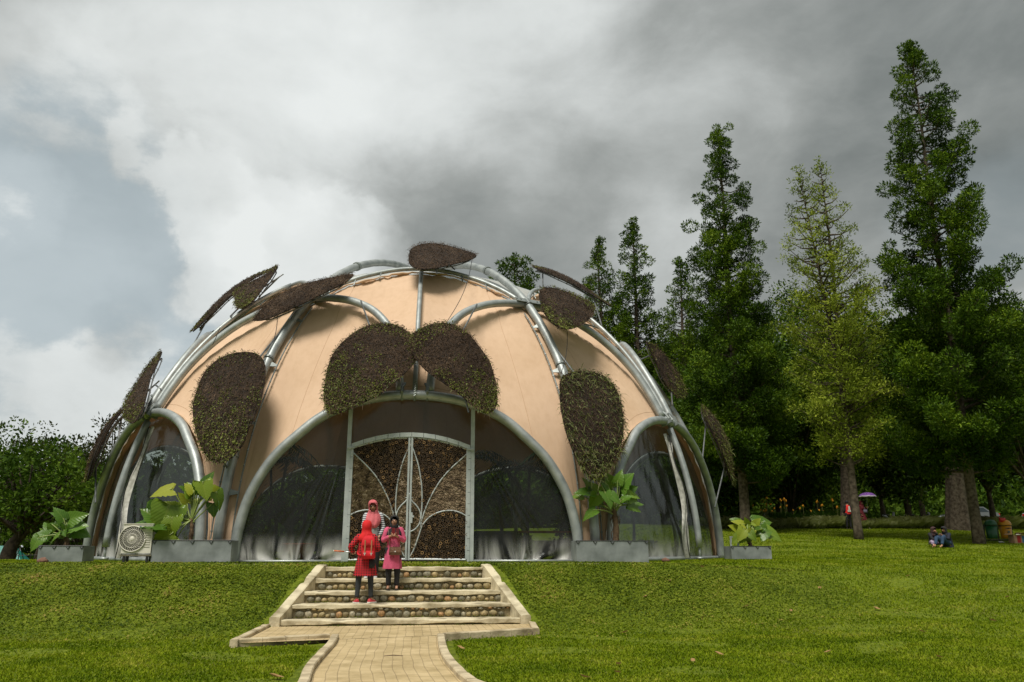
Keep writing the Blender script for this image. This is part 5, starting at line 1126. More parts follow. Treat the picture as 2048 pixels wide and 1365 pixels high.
def big_leaf(root, base, tip_dir, size, mat_, g, crown, droop=.5, width=1.0):
    "blade of one heart shaped lobed leaf with its stalk; base: where the blade joins its stalk; crown: where the stalk leaves the stem"
    base = np.asarray(base, float); f = unit(tip_dir); side = unit(np.cross(f, unit([g.normal(0, .25), -.72, .62 + g.normal(0, .2)]))); up = np.cross(side, f)
    n_ = 12; V = []; UVs = []; roll = g.normal(0, .25)
    side, up = side * math.cos(roll) + up * math.sin(roll), up * math.cos(roll) - side * math.sin(roll)
    for (v, w) in PROF:
        for j in range(-5, 6):
            s = j / 5; ww = w * width * s; vv = max(v, 0) * (abs(s)) + v * (1 - abs(s)) if v >= 0 else v * abs(s) ** .7
            p = base + f * size * vv + side * size * ww + up * size * (.22 * abs(ww) - .10 * ww * ww - droop * .45 * max(vv, 0) ** 2 + .020 * math.sin(vv * 24 + s * 3) * abs(s) + g.normal(0, .003))
            p[2] -= size * droop * .18 * abs(ww)
            V.append(p); UVs.append((ww, vv))
    mb = MB(); F = [(i * 11 + j, i * 11 + j + 1, (i + 1) * 11 + j + 1, (i + 1) * 11 + j) for i in range(len(PROF) - 1) for j in range(10)]; mb.add(V, F)
    st = smooth_line([crown, (np.asarray(crown) + base) / 2 + np.array([0, 0, .10 * size]) + g.normal(0, .02, 3), base, base + f * size * .12 - up * .01], 5); n0 = mb.n; mb.tube(st, np.linspace(.020, .011, len(st)), 6, mi=1); ntube = mb.n - n0
    o = mb.build('leaf', [mat_, STALK], root, True); uvl = o.data.uv_layers.new(name='uv'); uvs = np.array(UVs + [(0.2, 0.21)] * ntube); li = np.array([l.vertex_index for l in o.data.loops]); uvl.data.foreach_set('uv', uvs[li].ravel().astype(np.float32)); return o
def big_plant(x, y, z, label, leaves, seed, mat_, trunk=.3, stem_r=.07, roots=False):
    """leaves: (px, py, tip px, tip py, depth) traced in the photo: blade base and tip"""
    g = np.random.default_rng(seed); root = thing('large_leaved_plant', (x, y, z), label, 'plant', 'large leaved plants in the metal planters'); mb = MB()
    P = smooth_line([(x, y, z - .1), (x + .02, y, z + trunk * .5), (x - .03, y, z + trunk)], 5); mb.tube(P, np.linspace(stem_r, stem_r * .75, len(P)) * (1 + .12 * np.sin(np.arange(len(P)) * 2.2)), 10)
    for q in range(14 if roots else 5): a = g.random() * 6.28; zz = z + trunk * g.uniform(.2, 1); mb.tube([(x + stem_r * .8 * math.cos(a), y + stem_r * .8 * math.sin(a), zz), (x + stem_r * 1.5 * math.cos(a), y + stem_r * 1.5 * math.sin(a), zz - .08), (x + stem_r * 1.3 * math.cos(a), y + stem_r * 1.3 * math.sin(a), zz - .22)], .007, 4)
    mb.build('stem', mat('plant_stem', (.06, .035, .018), (.16, .10, .05), .85, 14, 0, .8, 40) if 'plant_stem' not in bpy.data.materials else bpy.data.materials['plant_stem'], root, True)
    extra = []
    for (bx, by, tx, ty, dd) in leaves:
        if g.random() < .75:
            jx, jy = g.normal(0, 16), g.normal(0, 11); a_ = g.normal(0, .5); vx, vy = (tx - bx) * .75, (ty - by) * .75
            extra.append((bx + jx, min(by + jy, 1078), bx + jx + vx * math.cos(a_) - vy * math.sin(a_), by + jy + vx * math.sin(a_) + vy * math.cos(a_), dd + g.uniform(.05, .35)))
    for (bx, by, tx, ty, dd) in list(leaves) + extra:
        b = at_y(bx, by, y + dd); t_ = at_y(tx, ty, y + dd + g.uniform(-.22, .10)); size = np.linalg.norm(t_ - b) * (1.0 if mat_ is BIG1 else 1.12)
        big_leaf(root, b, t_ - b, max(size, .22), mat_, g, (x + g.normal(0, .02), y, z + trunk * g.uniform(.75, 1)), droop=g.uniform(.25, .7), width=g.uniform(.85, 1.2))
YP = 20.0
xc, zt = planter(303, 462, 1081, 19.95, 'long galvanised sheet planter with the tallest yellow green plant, left of the gate')
big_plant(px_x(378, 20.3, 1100), 20.3, zt, 'tall plant with yellow green arrow shaped leaves in the long planter left of the gate',
    [(345, 980, 300, 985, -.1), (388, 985, 372, 962, .0), (388, 990, 375, 962, .1), (408, 975, 425, 942, .1), (405, 965, 415, 1000, -.1), (432, 985, 446, 1020, .1), (338, 1012, 318, 1070, -.15), (325, 1045, 282, 1015, -.1), (330, 1048, 258, 1040, -.2), (343, 1068, 300, 1095, -.25), (310, 1008, 290, 1030, -.1), (360, 1020, 330, 1000, .2), (392, 1010, 412, 985, .2), (345, 1035, 338, 1075, -.2)], 1, BIG1, trunk=.50, stem_r=.055)
xc, zt = planter(1153, 1297, 1082, 20.35, 'long galvanised sheet planter with the shaggy stemmed plant, right of the gate')
big_plant(px_x(1232, 20.7, 1100), 20.7, zt, 'plant with shaggy brown stem and dark leaves in the long planter right of the gate',
    [(1200, 965, 1188, 942, -.1), (1215, 970, 1195, 955, .1), (1235, 965, 1243, 942, 0), (1240, 975, 1262, 948, .1), (1182, 985, 1152, 982, 0), (1195, 990, 1182, 1015, -.1), (1250, 985, 1272, 975, .1), (1250, 990, 1275, 1000, -.1), (1255, 1010, 1282, 1018, 0), (1190, 1020, 1165, 1035, -.1), (1210, 985, 1225, 1010, -.25), (1225, 975, 1215, 948, .2), (1245, 1000, 1262, 990, -.2), (1200, 1005, 1180, 1000, .1), (1222, 990, 1240, 1005, -.2)], 2, BIG2, trunk=.82, stem_r=.085, roots=True)
xc, zt = planter(76, 166, 1092, 21.6, 'short galvanised planter at the far left end of the dome')
big_plant(px_x(130, 21.9, 1100), 21.9, zt, 'green plant with broad upright leaves in the far left planter',
    [(128, 1040, 112, 1015, 0), (132, 1042, 168, 1028, .1), (132, 1050, 130, 1062, -.1), (118, 1070, 98, 1085, -.2), (105, 1050, 100, 1068, .1), (140, 1055, 172, 1050, .1), (80, 1075, 62, 1098, -.1), (120, 1045, 105, 1055, .2), (148, 1062, 176, 1068, .2), (95, 1072, 70, 1068, 0)], 3, BIG2, trunk=.2)
xc, zt = planter(1463, 1543, 1093, 24.6, 'short galvanised planter at the right end of the dome, beside the open lawn', depth=.6)
big_plant(px_x(1500, 24.9, 1100), 24.9, zt, 'low bushy glossy plant in the short planter at the right end of the dome',
    [(1488, 1050, 1465, 1038, 0), (1495, 1048, 1490, 1036, .1), (1510, 1050, 1520, 1036, .1), (1488, 1058, 1478, 1080, -.2), (1520, 1052, 1534, 1072, -.1), (1500, 1065, 1512, 1082, -.3), (1530, 1062, 1566, 1078, 0), (1475, 1060, 1458, 1050, .1), (1482, 1072, 1464, 1085, -.1), (1520, 1070, 1545, 1060, -.2), (1512, 1046, 1545, 1042, .2), (1478, 1045, 1460, 1036, .2), (1505, 1060, 1498, 1075, -.3)], 4, BIG1, trunk=.12)
root = thing('plant_rack', (px_x(1470, 24.8, 1100), 25.5, 0), 'small white frame standing behind the planter at the right end of the dome', 'rack')
xr_ = px_x(1470, 25.5, 1100); MB().box((xr_ - .12, 25.5, .33), (.05, .05, .70)).box((xr_ + .12, 25.5, .33), (.05, .05, .70)).build('post', PALE_PAINT, root); MB().box((xr_, 25.5, .70), (.30, .05, .05)).build('top_bar', PALE_PAINT, root)
# ------------------------------------------------------------------ outdoor air conditioner
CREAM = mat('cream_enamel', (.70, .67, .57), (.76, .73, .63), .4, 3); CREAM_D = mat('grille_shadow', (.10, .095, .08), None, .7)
ya = 19.9; xl, xr = px_x(244, ya, 1080), px_x(303, ya, 1080); xa = (xl + xr) / 2; zt_, zb_ = at_y(275, 1049, ya)[2], at_y(275, 1107, ya)[2]; w, h = xr - xl, zt_ - zb_
ac = thing('air_conditioner', (xa, ya, tz(xa, ya)), 'cream outdoor air conditioner unit with a round fan grille, left of the long planter', 'air conditioner')
mb = MB(); mb.box((xa, ya + .17, (zt_ + zb_) / 2), (w, .30, h)); mb.box((xa, ya + .17, zt_ + .008), (w + .02, .33, .016)); cab = mb.build('cabinet', CREAM, ac)
fx, fz, fr_ = xl + w * .34, (zt_ + zb_) / 2, h * .44
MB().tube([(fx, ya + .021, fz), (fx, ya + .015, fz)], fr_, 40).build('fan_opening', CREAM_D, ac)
mb = MB()
for q in range(30):
    a0 = q * 2 * math.pi / 30; mb.tube([(fx + rr * math.cos(a0 + 1.25 * rr / fr_), ya + .004 - .012 * (1 - (rr / fr_) ** 2), fz + rr * math.sin(a0 + 1.25 * rr / fr_)) for rr in np.linspace(.05, fr_, 8)], .0042, 5)
for rr in (.055, fr_ * .38, fr_ * .7, fr_): mb.tube([(fx + rr * math.cos(a_), ya + .002 - .012 * (1 - (rr / fr_) ** 2), fz + rr * math.sin(a_)) for a_ in np.linspace(0, 2 * math.pi, 37)], .0055 if rr < fr_ else .012, 5)
mb.ball(np.array([fx, ya - .012, fz]), (.05, .012, .05)); mb.build('fan_grille', CREAM, ac, True)
mb = MB()
for q in range(7): mb.box((xl + w * .82, ya + .018, zb_ + h * (.22 + .08 * q)), (w * .26, .012, .010))
mb.build('side_louvres', mat('louvre_line', (.30, .285, .23), None, .6), ac)
def text(body, size, loc, mat_, parent, name='lettering', rot=(90, 0, 0), extr=.002, bold=0):
    cu_ = bpy.data.curves.new('txt', 'FONT'); cu_.body = body; cu_.size = size; cu_.extrude = extr; cu_.align_x = 'CENTER'; cu_.align_y = 'CENTER'; cu_.offset = bold
    t_ = bpy.data.objects.new('txt', cu_); COL.objects.link(t_); bpy.context.view_layer.update(); me = bpy.data.meshes.new_from_object(t_.evaluated_get(bpy.context.evaluated_depsgraph_get())); bpy.data.objects.remove(t_)
    me.name = name; me.transform(Matrix.Rotation(R(rot[2]), 4, 'Z') @ Matrix.Rotation(R(rot[0]), 4, 'X')); me.materials.clear(); me.materials.append(mat_)
    o = link(name, me, None, parent); o.location = Vector(loc) - Vector(PW(parent)); return o
text('Panasonic', .085, (xl + w * .80, ya + .012, zt_ - .075), mat('blue_print', (.01, .05, .25), None, .5), ac, bold=.001)
text('INVERTER', .03, (xl + w * .12, ya + .012, zb_ + .07), BLACK, ac) if False else MB().box((xl + w * .12, ya + .016, zb_ + .075), (.06, .006, .018)).build('rating_plate', BLACK, ac)
mb = MB()
for sx in (xl + .07, xr - .07): mb.box((sx, ya + .05, (zb_ + tz(xa, ya)) / 2 - .04), (.05, .05, zb_ - tz(xa, ya) - .02)); mb.box((sx, ya + .29, (zb_ + tz(xa, ya)) / 2 - .04), (.05, .05, zb_ - tz(xa, ya) - .02))
mb.build('stand_legs', BLACK, ac); MB().box((xa, ya + .05, zb_ - .045), (w + .04, .06, .035)).box((xa, ya + .29, zb_ - .045), (w + .04, .06, .035)).build('stand_rail', mat('weathered_timber', (.12, .11, .07), (.2, .18, .12), .8, 9), ac)
mb = MB(); mb.tube(smooth_line([(xr + .12, ya + .25, .1), (xr + .14, ya + .22, .55), (xr + .10, ya + .20, .68), (xr - .02, ya + .2, .60)], 5), .022, 7); mb.build('pipe', PALE_PAINT, ac, True)
# ------------------------------------------------------------------ people
SKIN = mat('skin', (.42, .22, .135), (.50, .27, .17), .55, 8); EYE_M = mat('eye', (.01, .008, .006), None, .3); LIP = mat('lips', (.22, .06, .05), None, .5)
def skin_body(name, joints, edges, mat_, parent, origin, level=1):
    "one continuous skinned figure; joints: name -> (x, y, z, radius or (rx, ry)) in local coordinates"
    names = list(joints); idx = {n: i for i, n in enumerate(names)}; me = bpy.data.meshes.new(name)
    me.from_pydata([tuple(joints[n][:3]) for n in names], [(idx[a], idx[b]) for a, b in edges], []); me.update()
    o = bpy.data.objects.new(name, me); COL.objects.link(o); md = o.modifiers.new('skin', 'SKIN'); md.use_smooth_shade = True
    if not me.skin_vertices: me.attributes.new
    sv = me.skin_vertices[0].data if me.skin_vertices else None
    if sv is None:
        bpy.context.view_layer.objects.active = o; bpy.context.view_layer.update(); sv = me.skin_vertices[0].data
    roots = set()
    for n in names:
        r = joints[n][3]; sv[idx[n]].radius = (r, r) if np.isscalar(r) else r
        sv[idx[n]].use_root = (n == 'pelvis') or n.endswith('_root')
    s2 = o.modifiers.new('sub', 'SUBSURF'); s2.levels = level; s2.render_levels = level
    bpy.context.view_layer.update(); m2 = bpy.data.meshes.new_from_object(o.evaluated_get(bpy.context.evaluated_depsgraph_get())); bpy.data.objects.remove(o)
    m2.name = name; m2.materials.clear(); m2.materials.append(mat_); m2.shade_smooth()
    ob = link(name, m2, None, parent); ob.location = origin; return ob
def figure(loc, rz, label, J, s=1.0, hand_curl=.5, feet=True):
    "J overrides joint positions; local frame: +Y is where the figure faces, z up, metres for a 1.62 m person"
    root = thing('person', loc, label, 'person'); root.rotation_euler = (0, 0, 0)
    D = dict(pelvis=(0, 0, .90), spine=(0, .0, 1.05), chest=(0, -.01, 1.23), neckb=(0, -.01, 1.345), neck=(0, .005, 1.40), head=(0, .02, 1.475), crown=(0, .015, 1.56),
             shl=(-.155, -.01, 1.31), ell=(-.20, -.02, 1.05), wrl=(-.20, .06, .83), shr=(.155, -.01, 1.31), elr=(.20, -.02, 1.05), wrr=(.20, .06, .83),
             hil=(-.085, 0, .86), knl=(-.09, .02, .47), anl=(-.09, -.02, .085), tol=(-.10, .13, .03), hir=(.085, 0, .86), knr=(.09, .02, .47), anr=(.09, -.02, .085), tor=(.10, .13, .03))
    D.update(J); c, q = math.cos(rz), math.sin(rz)
    W = {k: (s * (v[0] * c - v[1] * q), s * (v[0] * q + v[1] * c), s * v[2]) for k, v in D.items()}
    RR = dict(pelvis=(.125, .10), spine=(.105, .085), chest=(.135, .095), neckb=.06, neck=.048, head=(.078, .092), crown=(.062, .072), shl=.055, ell=.038, wrl=.024, shr=.055, elr=.038, wrr=.024, hil=.085, knl=.052, anl=.034, tol=.028, hir=.085, knr=.052, anr=.034, tor=.028)
    J2 = {k: (*W[k], tuple(x * s for x in RR[k]) if isinstance(RR[k], tuple) else RR[k] * s) for k in W}
    E_ = [('pelvis', 'spine'), ('spine', 'chest'), ('chest', 'neckb'), ('neckb', 'neck'), ('neck', 'head'), ('head', 'crown'), ('chest', 'shl'), ('shl', 'ell'), ('ell', 'wrl'), ('chest', 'shr'), ('shr', 'elr'), ('elr', 'wrr'), ('pelvis', 'hil'), ('hil', 'knl'), ('knl', 'anl'), ('anl', 'tol'), ('pelvis', 'hir'), ('hir', 'knr'), ('knr', 'anr'), ('anr', 'tor')]
    for sd_ in 'lr':
        wv = np.array(W['wr' + sd_]); ev = np.array(W['el' + sd_]); d = unit(wv - ev); fwd = np.array([-q, c, 0.0]); sx = unit(np.cross(d, fwd) + 1e-6); fn = np.cross(sx, d)
        pm = wv + d * .055 * s; J2['palm' + sd_] = (*pm, (.034 * s, .018 * s)); E_.append(('wr' + sd_, 'palm' + sd_))
        for fi, (off, L) in enumerate(((-.027, .062), (-.009, .072), (.009, .068), (.026, .052))):
            b0 = pm + d * .028 * s + sx * off * s; b1 = b0 + (d * math.cos(hand_curl) + fn * math.sin(hand_curl)) * L * .5 * s; b2 = b1 + (d * math.cos(hand_curl * 2) + fn * math.sin(hand_curl * 2)) * L * .5 * s
            for nm, p_, r_ in (('_root', b0 - d * .02 * s, .009), ('a', b1, .0085), ('b', b2, .007)): J2['f%s%d%s' % (sd_, fi, nm)] = (*p_, r_ * s)
            E_ += [('f%s%d_root' % (sd_, fi), 'f%s%da' % (sd_, fi)), ('f%s%da' % (sd_, fi), 'f%s%db' % (sd_, fi))]
        tb = pm - sx * .030 * s * (1 if sd_ == 'r' else -1) - d * .02 * s; t1 = tb - sx * .022 * s * (1 if sd_ == 'r' else -1) + d * .025 * s + fn * .02 * s; t2 = t1 + d * .028 * s + fn * .012 * s
        for nm, p_, r_ in (('_root', tb, .011), ('a', t1, .010), ('b', t2, .008)): J2['t%s%s' % (sd_, nm)] = (*p_, r_ * s)
        E_ += [('t%s_root' % sd_, 't%sa' % sd_), ('t%sa' % sd_, 't%sb' % sd_)]
    body = skin_body('body', J2, E_, SKIN, root, (0, 0, 0), 2)
    L0 = np.asarray(loc, float); W = {k: np.array(v) + L0 for k, v in W.items()}
    fwd = np.array([-q, c, 0.0]); sd = np.array([c, q, 0.0]); hd = (W['head'] + W['crown']) / 2; upv = unit(W['crown'] - W['neck']); f2 = unit(fwd - upv * (fwd @ upv))
    mb = MB(); mb.tube([hd + f2 * .088 * s + upv * .015 * s, hd + f2 * .108 * s - upv * .022 * s, hd + f2 * .09 * s - upv * .030 * s], [.008 * s, .014 * s, .010 * s], 8); mb.build('nose', SKIN, root, True)
    for k_ in (-1, 1):
        MB().ball(hd + f2 * .083 * s + sd * .031 * s * k_ + upv * .012 * s, (.013 * s,) * 3).build('eye', EYE_M, root, True)
        MB().tube([hd + f2 * .088 * s + sd * .045 * s * k_ + upv * .028 * s, hd + f2 * .092 * s + sd * .018 * s * k_ + upv * .032 * s], .005 * s, 5).build('eyebrow', EYE_M, root)
    MB().tube([hd + f2 * .082 * s - sd * .022 * s - upv * .055 * s, hd + f2 * .092 * s - upv * .054 * s, hd + f2 * .082 * s + sd * .022 * s - upv * .055 * s], .0075 * s, 6).build('mouth', LIP, root, True)
    return dict(root=root, W=W, s=s, fwd=fwd, sd=sd, hd=hd, up=upv, f2=f2)
def tubecl(name, pts, rad, m_, root, n=14, cuffs=False):
    o = MB().tube(smooth_line(pts, 4), np.interp(np.linspace(0, 1, (len(pts) - 1) * 4 + 1), np.linspace(0, 1, len(rad)), rad), n).build(name, m_, root, True); return o
def headscarf(P, m_, drape, name='headscarf', back=False):
    "cloth hood around the head with a face opening, flowing over the shoulders"
    s, hd, up, f2, sd, root = P['s'], P['hd'], P['up'], P['f2'], P['sd'], P['root']; n = 36; rows = []; g = np.random.default_rng(int(abs(hd[0]) * 1000))
    # (height above head centre, half width, half depth, forward shift)
    rr = [(.125, .012, .012, 0), (.118, .05, .06, -.004), (.095, .082, .094, -.006), (.055, .100, .112, -.016), (.01, .104, .114, -.022), (-.035, .100, .112, -.020), (-.075, .100, .112, -.004), (-.105, .104, .112, .004)]
    for (h_, a_, b_, f_) in rr:
        rows.append([hd + up * h_ * s + sd * a_ * s * math.cos(t) + f2 * (b_ * math.sin(t) + f_) * s for t in np.linspace(0, 2 * math.pi, n, endpoint=False)])
    nb = P['W']['neckb']
    for i, (dz, a_, b_, f_) in enumerate(drape):
        rows.append([nb + np.array([0, 0, dz * s]) + sd * a_ * s * math.cos(t) * (1 + .07 * math.sin(7 * t + i) + .03 * math.sin(15 * t)) + P['fwd'] * (b_ * math.sin(t) * (1 + .09 * math.sin(9 * t + i * .6)) + f_) * s - np.array([0, 0, .05 * s * max(0, math.sin(t)) * (i > 1)]) for t in np.linspace(0, 2 * math.pi, n, endpoint=False)])
    G = np.array(rows); F = []; k = len(rows)
    for i in range(k - 1):
        for j in range(n):
            t = 2 * math.pi * (j + .5) / n; dt = abs((t - math.pi / 2 + math.pi) % (2 * math.pi) - math.pi)
            if not back and 2 <= i <= 6:
                lim = {2: .50, 3: .86, 4: .92, 5: .88, 6: .60}[i]
                if dt < lim: continue
            F.append((i * n + j, i * n + (j + 1) % n, (i + 1) * n + (j + 1) % n, (i + 1) * n + j))
    mb = MB(); mb.add(G.reshape(-1, 3), F); mb.add(G[0], [tuple(range(n))]); o = mb.build(name, m_, root, True)
    md = o.modifiers.new('thick', 'SOLIDIFY'); md.thickness = .006; md.offset = 1; return o
def coat(P, name, m_, rings, n=44, zoff=0):
    "rings: (z, half width, half depth, forward shift, fold)"
    s = P['s']; base = np.array(P['root'].location); rows = []
    for i, (z, a_, b_, f_, fo) in enumerate(rings):
        rows.append([base + np.array([0, 0, z * s]) + P['sd'] * a_ * s * math.cos(t) * (1 + fo * math.sin(6 * t + .5 * i * .3) + fo * .6 * math.sin(11 * t + 1)) + P['fwd'] * (b_ * math.sin(t) * (1 + fo * math.sin(5 * t + 1)) + f_) * s for t in np.linspace(0, 2 * math.pi, n, endpoint=False)])
    G = np.array(rows); mb = MB(); F = [(i * n + j, i * n + (j + 1) % n, (i + 1) * n + (j + 1) % n, (i + 1) * n + j) for i in range(len(rows) - 1) for j in range(n)]
    mb.add(G.reshape(-1, 3), F); mb.add(G[0], [tuple(range(n))]); return mb.build(name, m_, P['root'], True)
def sleeves(P, m_, r=(.075, .062, .050, .045), upto=.92, name='sleeve'):
    for sd_ in 'lr':
        W = P['W']; a, b, c_ = W['sh' + sd_], W['el' + sd_], W['wr' + sd_]; tubecl(name, [a + (W['neckb'] - a) * .25, a, (a + b) / 2, b, b + (c_ - b) * upto], [r[0] * .8 * P['s'], r[0] * P['s'], r[1] * P['s'], r[2] * P['s'], r[3] * P['s']], m_, P['root'])
def trousers(P, m_, r=(.105, .075, .058), name='trouser_leg', upto=.95):
    for sd_ in 'lr':
        W = P['W']; a, b, c_ = W['hi' + sd_], W['kn' + sd_], W['an' + sd_]; tubecl(name, [a + np.array([0, 0, .06 * P['s']]), (a + b) / 2, b, b + (c_ - b) * .5, b + (c_ - b) * upto], [r[0] * P['s'], (r[0] + r[1]) / 2 * P['s'], r[1] * P['s'], r[2] * P['s'], r[2] * .92 * P['s']], m_, P['root'])
def shoes(P, m_, sole, name='shoe', low=False):
    for sd_ in 'lr':
        W = P['W']; a, t_ = W['an' + sd_], W['to' + sd_]; d = unit((t_ - a) * [1, 1, 0]); sdv = np.array([d[1], -d[0], 0]); s = P['s']; z0 = min(a[2] - .085 * s, t_[2] - .03 * s); mb = MB(); rows = []
        prof = [(-.075, .030, .060), (-.06, .038, .085), (-.01, .040, .090), (.05, .042, .070), (.10, .045, .052), (.145, .040, .040), (.17, .020, .028)]
        for (v, w_, h_) in prof:
            h_ = h_ * (.45 if low else 1); c0 = np.array([a[0], a[1], z0]) + d * v * s
            rows.append([c0 + sdv * w_ * s * math.cos(q_) + np.array([0, 0, (.022 + (h_ - .022) * max(0, math.sin(q_))) * s]) for q_ in np.linspace(-.01, math.pi + .01, 9)])
        G = np.array(rows); mb.grid(G); mb.add(G[0], [tuple(range(9))]); mb.add(G[-1], [tuple(range(8, -1, -1))]); o = mb.build(name, m_, P['root'], True)
        ms = MB(); rows = []
        for (v, w_, h_) in prof: c0 = np.array([a[0], a[1], z0]) + d * v * 1.03 * s; rows.append([c0 + sdv * w_ * 1.08 * s * k_ + np.array([0, 0, zz]) for k_, zz in ((-1, .001), (-1, .024 * s), (1, .024 * s), (1, .001), (-1, .001))])
        G = np.array(rows); ms.grid(G); ms.add(G[0][:4], [(0, 1, 2, 3)]); ms.add(G[-1][:4], [(3, 2, 1, 0)]); ms.build('sole', sole, o if False else P['root'])
def checks(name, ca, cb, s_=.045, stripes=False, w=.5):
    m, t, b = new_mat(name); c = t.nodes.new('ShaderNodeTexCoord'); sx = t.nodes.new('ShaderNodeSeparateXYZ'); t.links.new(c.outputs['Object'], sx.inputs[0]); outs = []
    for ax in ((2,) if stripes else (0, 2)):
        m1 = t.nodes.new('ShaderNodeMath'); m1.operation = 'DIVIDE'; t.links.new(sx.outputs[ax], m1.inputs[0]); m1.inputs[1].default_value = s_
        f = t.nodes.new('ShaderNodeMath'); f.operation = 'FRACT'; t.links.new(m1.outputs[0], f.inputs[0]); l = t.nodes.new('ShaderNodeMath'); l.operation = 'LESS_THAN'; t.links.new(f.outputs[0], l.inputs[0]); l.inputs[1].default_value = w; outs.append(l.outputs[0])
    fac = outs[0]
    if not stripes: mm = t.nodes.new('ShaderNodeMath'); mm.operation = 'MAXIMUM'; t.links.new(outs[0], mm.inputs[0]); t.links.new(outs[1], mm.inputs[1]); fac = mm.outputs[0]
    mx_ = t.nodes.new('ShaderNodeMixRGB'); t.links.new(fac, mx_.inputs[0]); mx_.inputs[1].default_value = (*ca, 1); mx_.inputs[2].default_value = (*cb, 1); t.links.new(mx_.outputs[0], b.inputs['Base Color']); b.inputs['Roughness'].default_value = .85; return m
cl = lambda n, c, r=.85: mat(n, tuple(x * .82 for x in c), tuple(min(1, x * 1.12) for x in c), r, 6, 0, .3, 18)
RED = cl('red_scarf_cloth', (.62, .010, .012)); PINK = cl('salmon_scarf_cloth', (.62, .14, .16)); ROSE = cl('rose_coat_cloth', (.56, .085, .17)); BLK = cl('black_cloth', (.012, .012, .014)); DGR = cl('charcoal_leggings', (.022, .026, .030))
PLAID = checks('red_black_check', (.020, .006, .008), (.48, .012, .02), .05, w=.42); STRIPE = checks('grey_white_stripe', (.06, .065, .075), (.58, .60, .62), .045, True, .55); GREYC = cl('grey_apron_cloth', (.27, .28, .27)); WHITE = mat('white_rubber', (.68, .66, .62), None, .6); REDSHOE = mat('red_canvas_shoe', (.42, .02, .03), (.5, .04, .05), .7, 9); GSHOE = mat('grey_canvas_shoe', (.30, .33, .38), (.4, .42, .46), .7, 9); BROWNL = mat('brown_leather', (.10, .045, .025), (.16, .08, .045), .4, 12)
# --- woman in the striped shirt, facing the camera, looking down (second tread)
x = px_x(741, 18.88, 1157); FACE = math.pi
P = figure((x, 18.93, STEP_Z[1]), FACE, 'woman in a salmon pink headscarf and striped shirt looking down, standing highest on the steps', dict(head=(0.01, .055, 1.49), crown=(.01, .085, 1.57), neck=(0, .015, 1.41), ell=(-.225, .0, 1.07), wrl=(-.155, .10, .88), elr=(.20, .06, 1.06), wrr=(.08, .22, 1.0), hil=(-.08, 0, .87)), 1.03)
coat(P, 'shirt', STRIPE, [(1.375, .07, .06, .0, 0), (1.34, .13, .085, 0, 0), (1.28, .165, .11, 0, .0), (1.15, .15, .12, .01, .01), (1.0, .145, .125, .01, .015), (.86, .165, .14, .01, .03), (.80, .17, .145, .01, .03)])
coat(P, 'apron', GREYC, [(1.20, .10, .135, .022, .0), (1.10, .125, .14, .02, .01), (.98, .135, .145, .02, .02), (.80, .155, .165, .02, .04), (.74, .16, .165, .02, .05)])
sleeves(P, STRIPE, (.070, .056, .046, .036)); trousers(P, BLK, (.115, .090, .075)); shoes(P, GSHOE, WHITE)
headscarf(P, PINK, [(.03, .115, .115, .02), (-.01, .15, .135, .022), (-.09, .19, .16, .028), (-.17, .17, .165, .035), (-.25, .12, .14, .05)])
W = P['W']; bp_ = thing('backpack', (W['chest'][0], W['chest'][1] + .2, W['chest'][2] - .35), 'dark backpack on the back of the woman in the salmon headscarf', 'backpack'); mb = MB(); c0 = W['chest'] - P['fwd'] * .22; mb.loft([(c0[0], c0[1], c0[2] - .33, .10, .06), (c0[0], c0[1], c0[2] - .30, .13, .085), (c0[0], c0[1], c0[2] + .02, .12, .08), (c0[0], c0[1], c0[2] + .09, .06, .05)], 20, p=3.5); mb.build('bag', cl('maroon_bag', (.10, .02, .025)), bp_, True)
for k_ in (-1, 1): tubecl('strap', [c0 + P['sd'] * .09 * k_ + [0, 0, .05], W['neckb'] + P['sd'] * .115 * k_ + [0, 0, -.01], W['chest'] + P['fwd'] * .125 + P['sd'] * .125 * k_ + [0, 0, -.02], W['chest'] + P['sd'] * .175 * k_ + [0, 0, -.22], c0 + P['sd'] * .11 * k_ + [0, 0, -.22]], [.016] * 5, cl('maroon_strap', (.10, .02, .025)), bp_, 8)
# --- girl in the rose coat holding up a phone (third tread)
x = px_x(784, 18.2, 1176)
P = figure((x, 18.22, STEP_Z[2]), FACE, 'girl in a black headscarf and rose pink coat holding up a phone on the steps', dict(ell=(-.225, .02, 1.09), elr=(.225, .02, 1.09), wrl=(-.055, .235, 1.18), wrr=(.055, .235, 1.18), knl=(-.10, .03, .47), knr=(.09, .02, .47), anl=(-.10, -.02, .085), anr=(.085, -.02, .085)), .955, hand_curl=.9)
coat(P, 'coat', ROSE, [(1.385, .07, .06, .0, 0), (1.35, .125, .085, 0, 0), (1.29, .158, .11, 0, .0), (1.15, .152, .125, .01, .02), (1.0, .142, .128, .01, .03), (.85, .168, .145, .01, .04), (.70, .18, .155, .01, .06), (.55, .195, .165, .01, .09), (.46, .20, .17, .01, .10)])
sleeves(P, ROSE, (.070, .066, .062, .046), upto=.72); trousers(P, BLK, (.105, .078, .062)); shoes(P, BROWNL, BLACK, 'sandal', True)
headscarf(P, BLK, [(.02, .085, .085, .02), (-.02, .14, .115, .01), (-.08, .18, .14, .02), (-.13, .18, .15, .03)])
W = P['W']; mb = MB()
for q in range(5): mb.ball(np.array(P['root'].location) + P['fwd'] * (.135 + .006 * q) + np.array([.01, 0, 1.12 - q * .11]), .009)
mb.build('buttons', BLACK, P['root'])
ph = (W['wrl'] + W['wrr']) / 2 + P['fwd'] * .05 + np.array([-.01, 0, .09]); phn = thing('phone', tuple(ph), 'phone in a dark red folding case held by the girl in the rose coat', 'phone'); rot_ = np.array([[1, 0, 0], [0, .97, -.25], [0, .25, .97]])
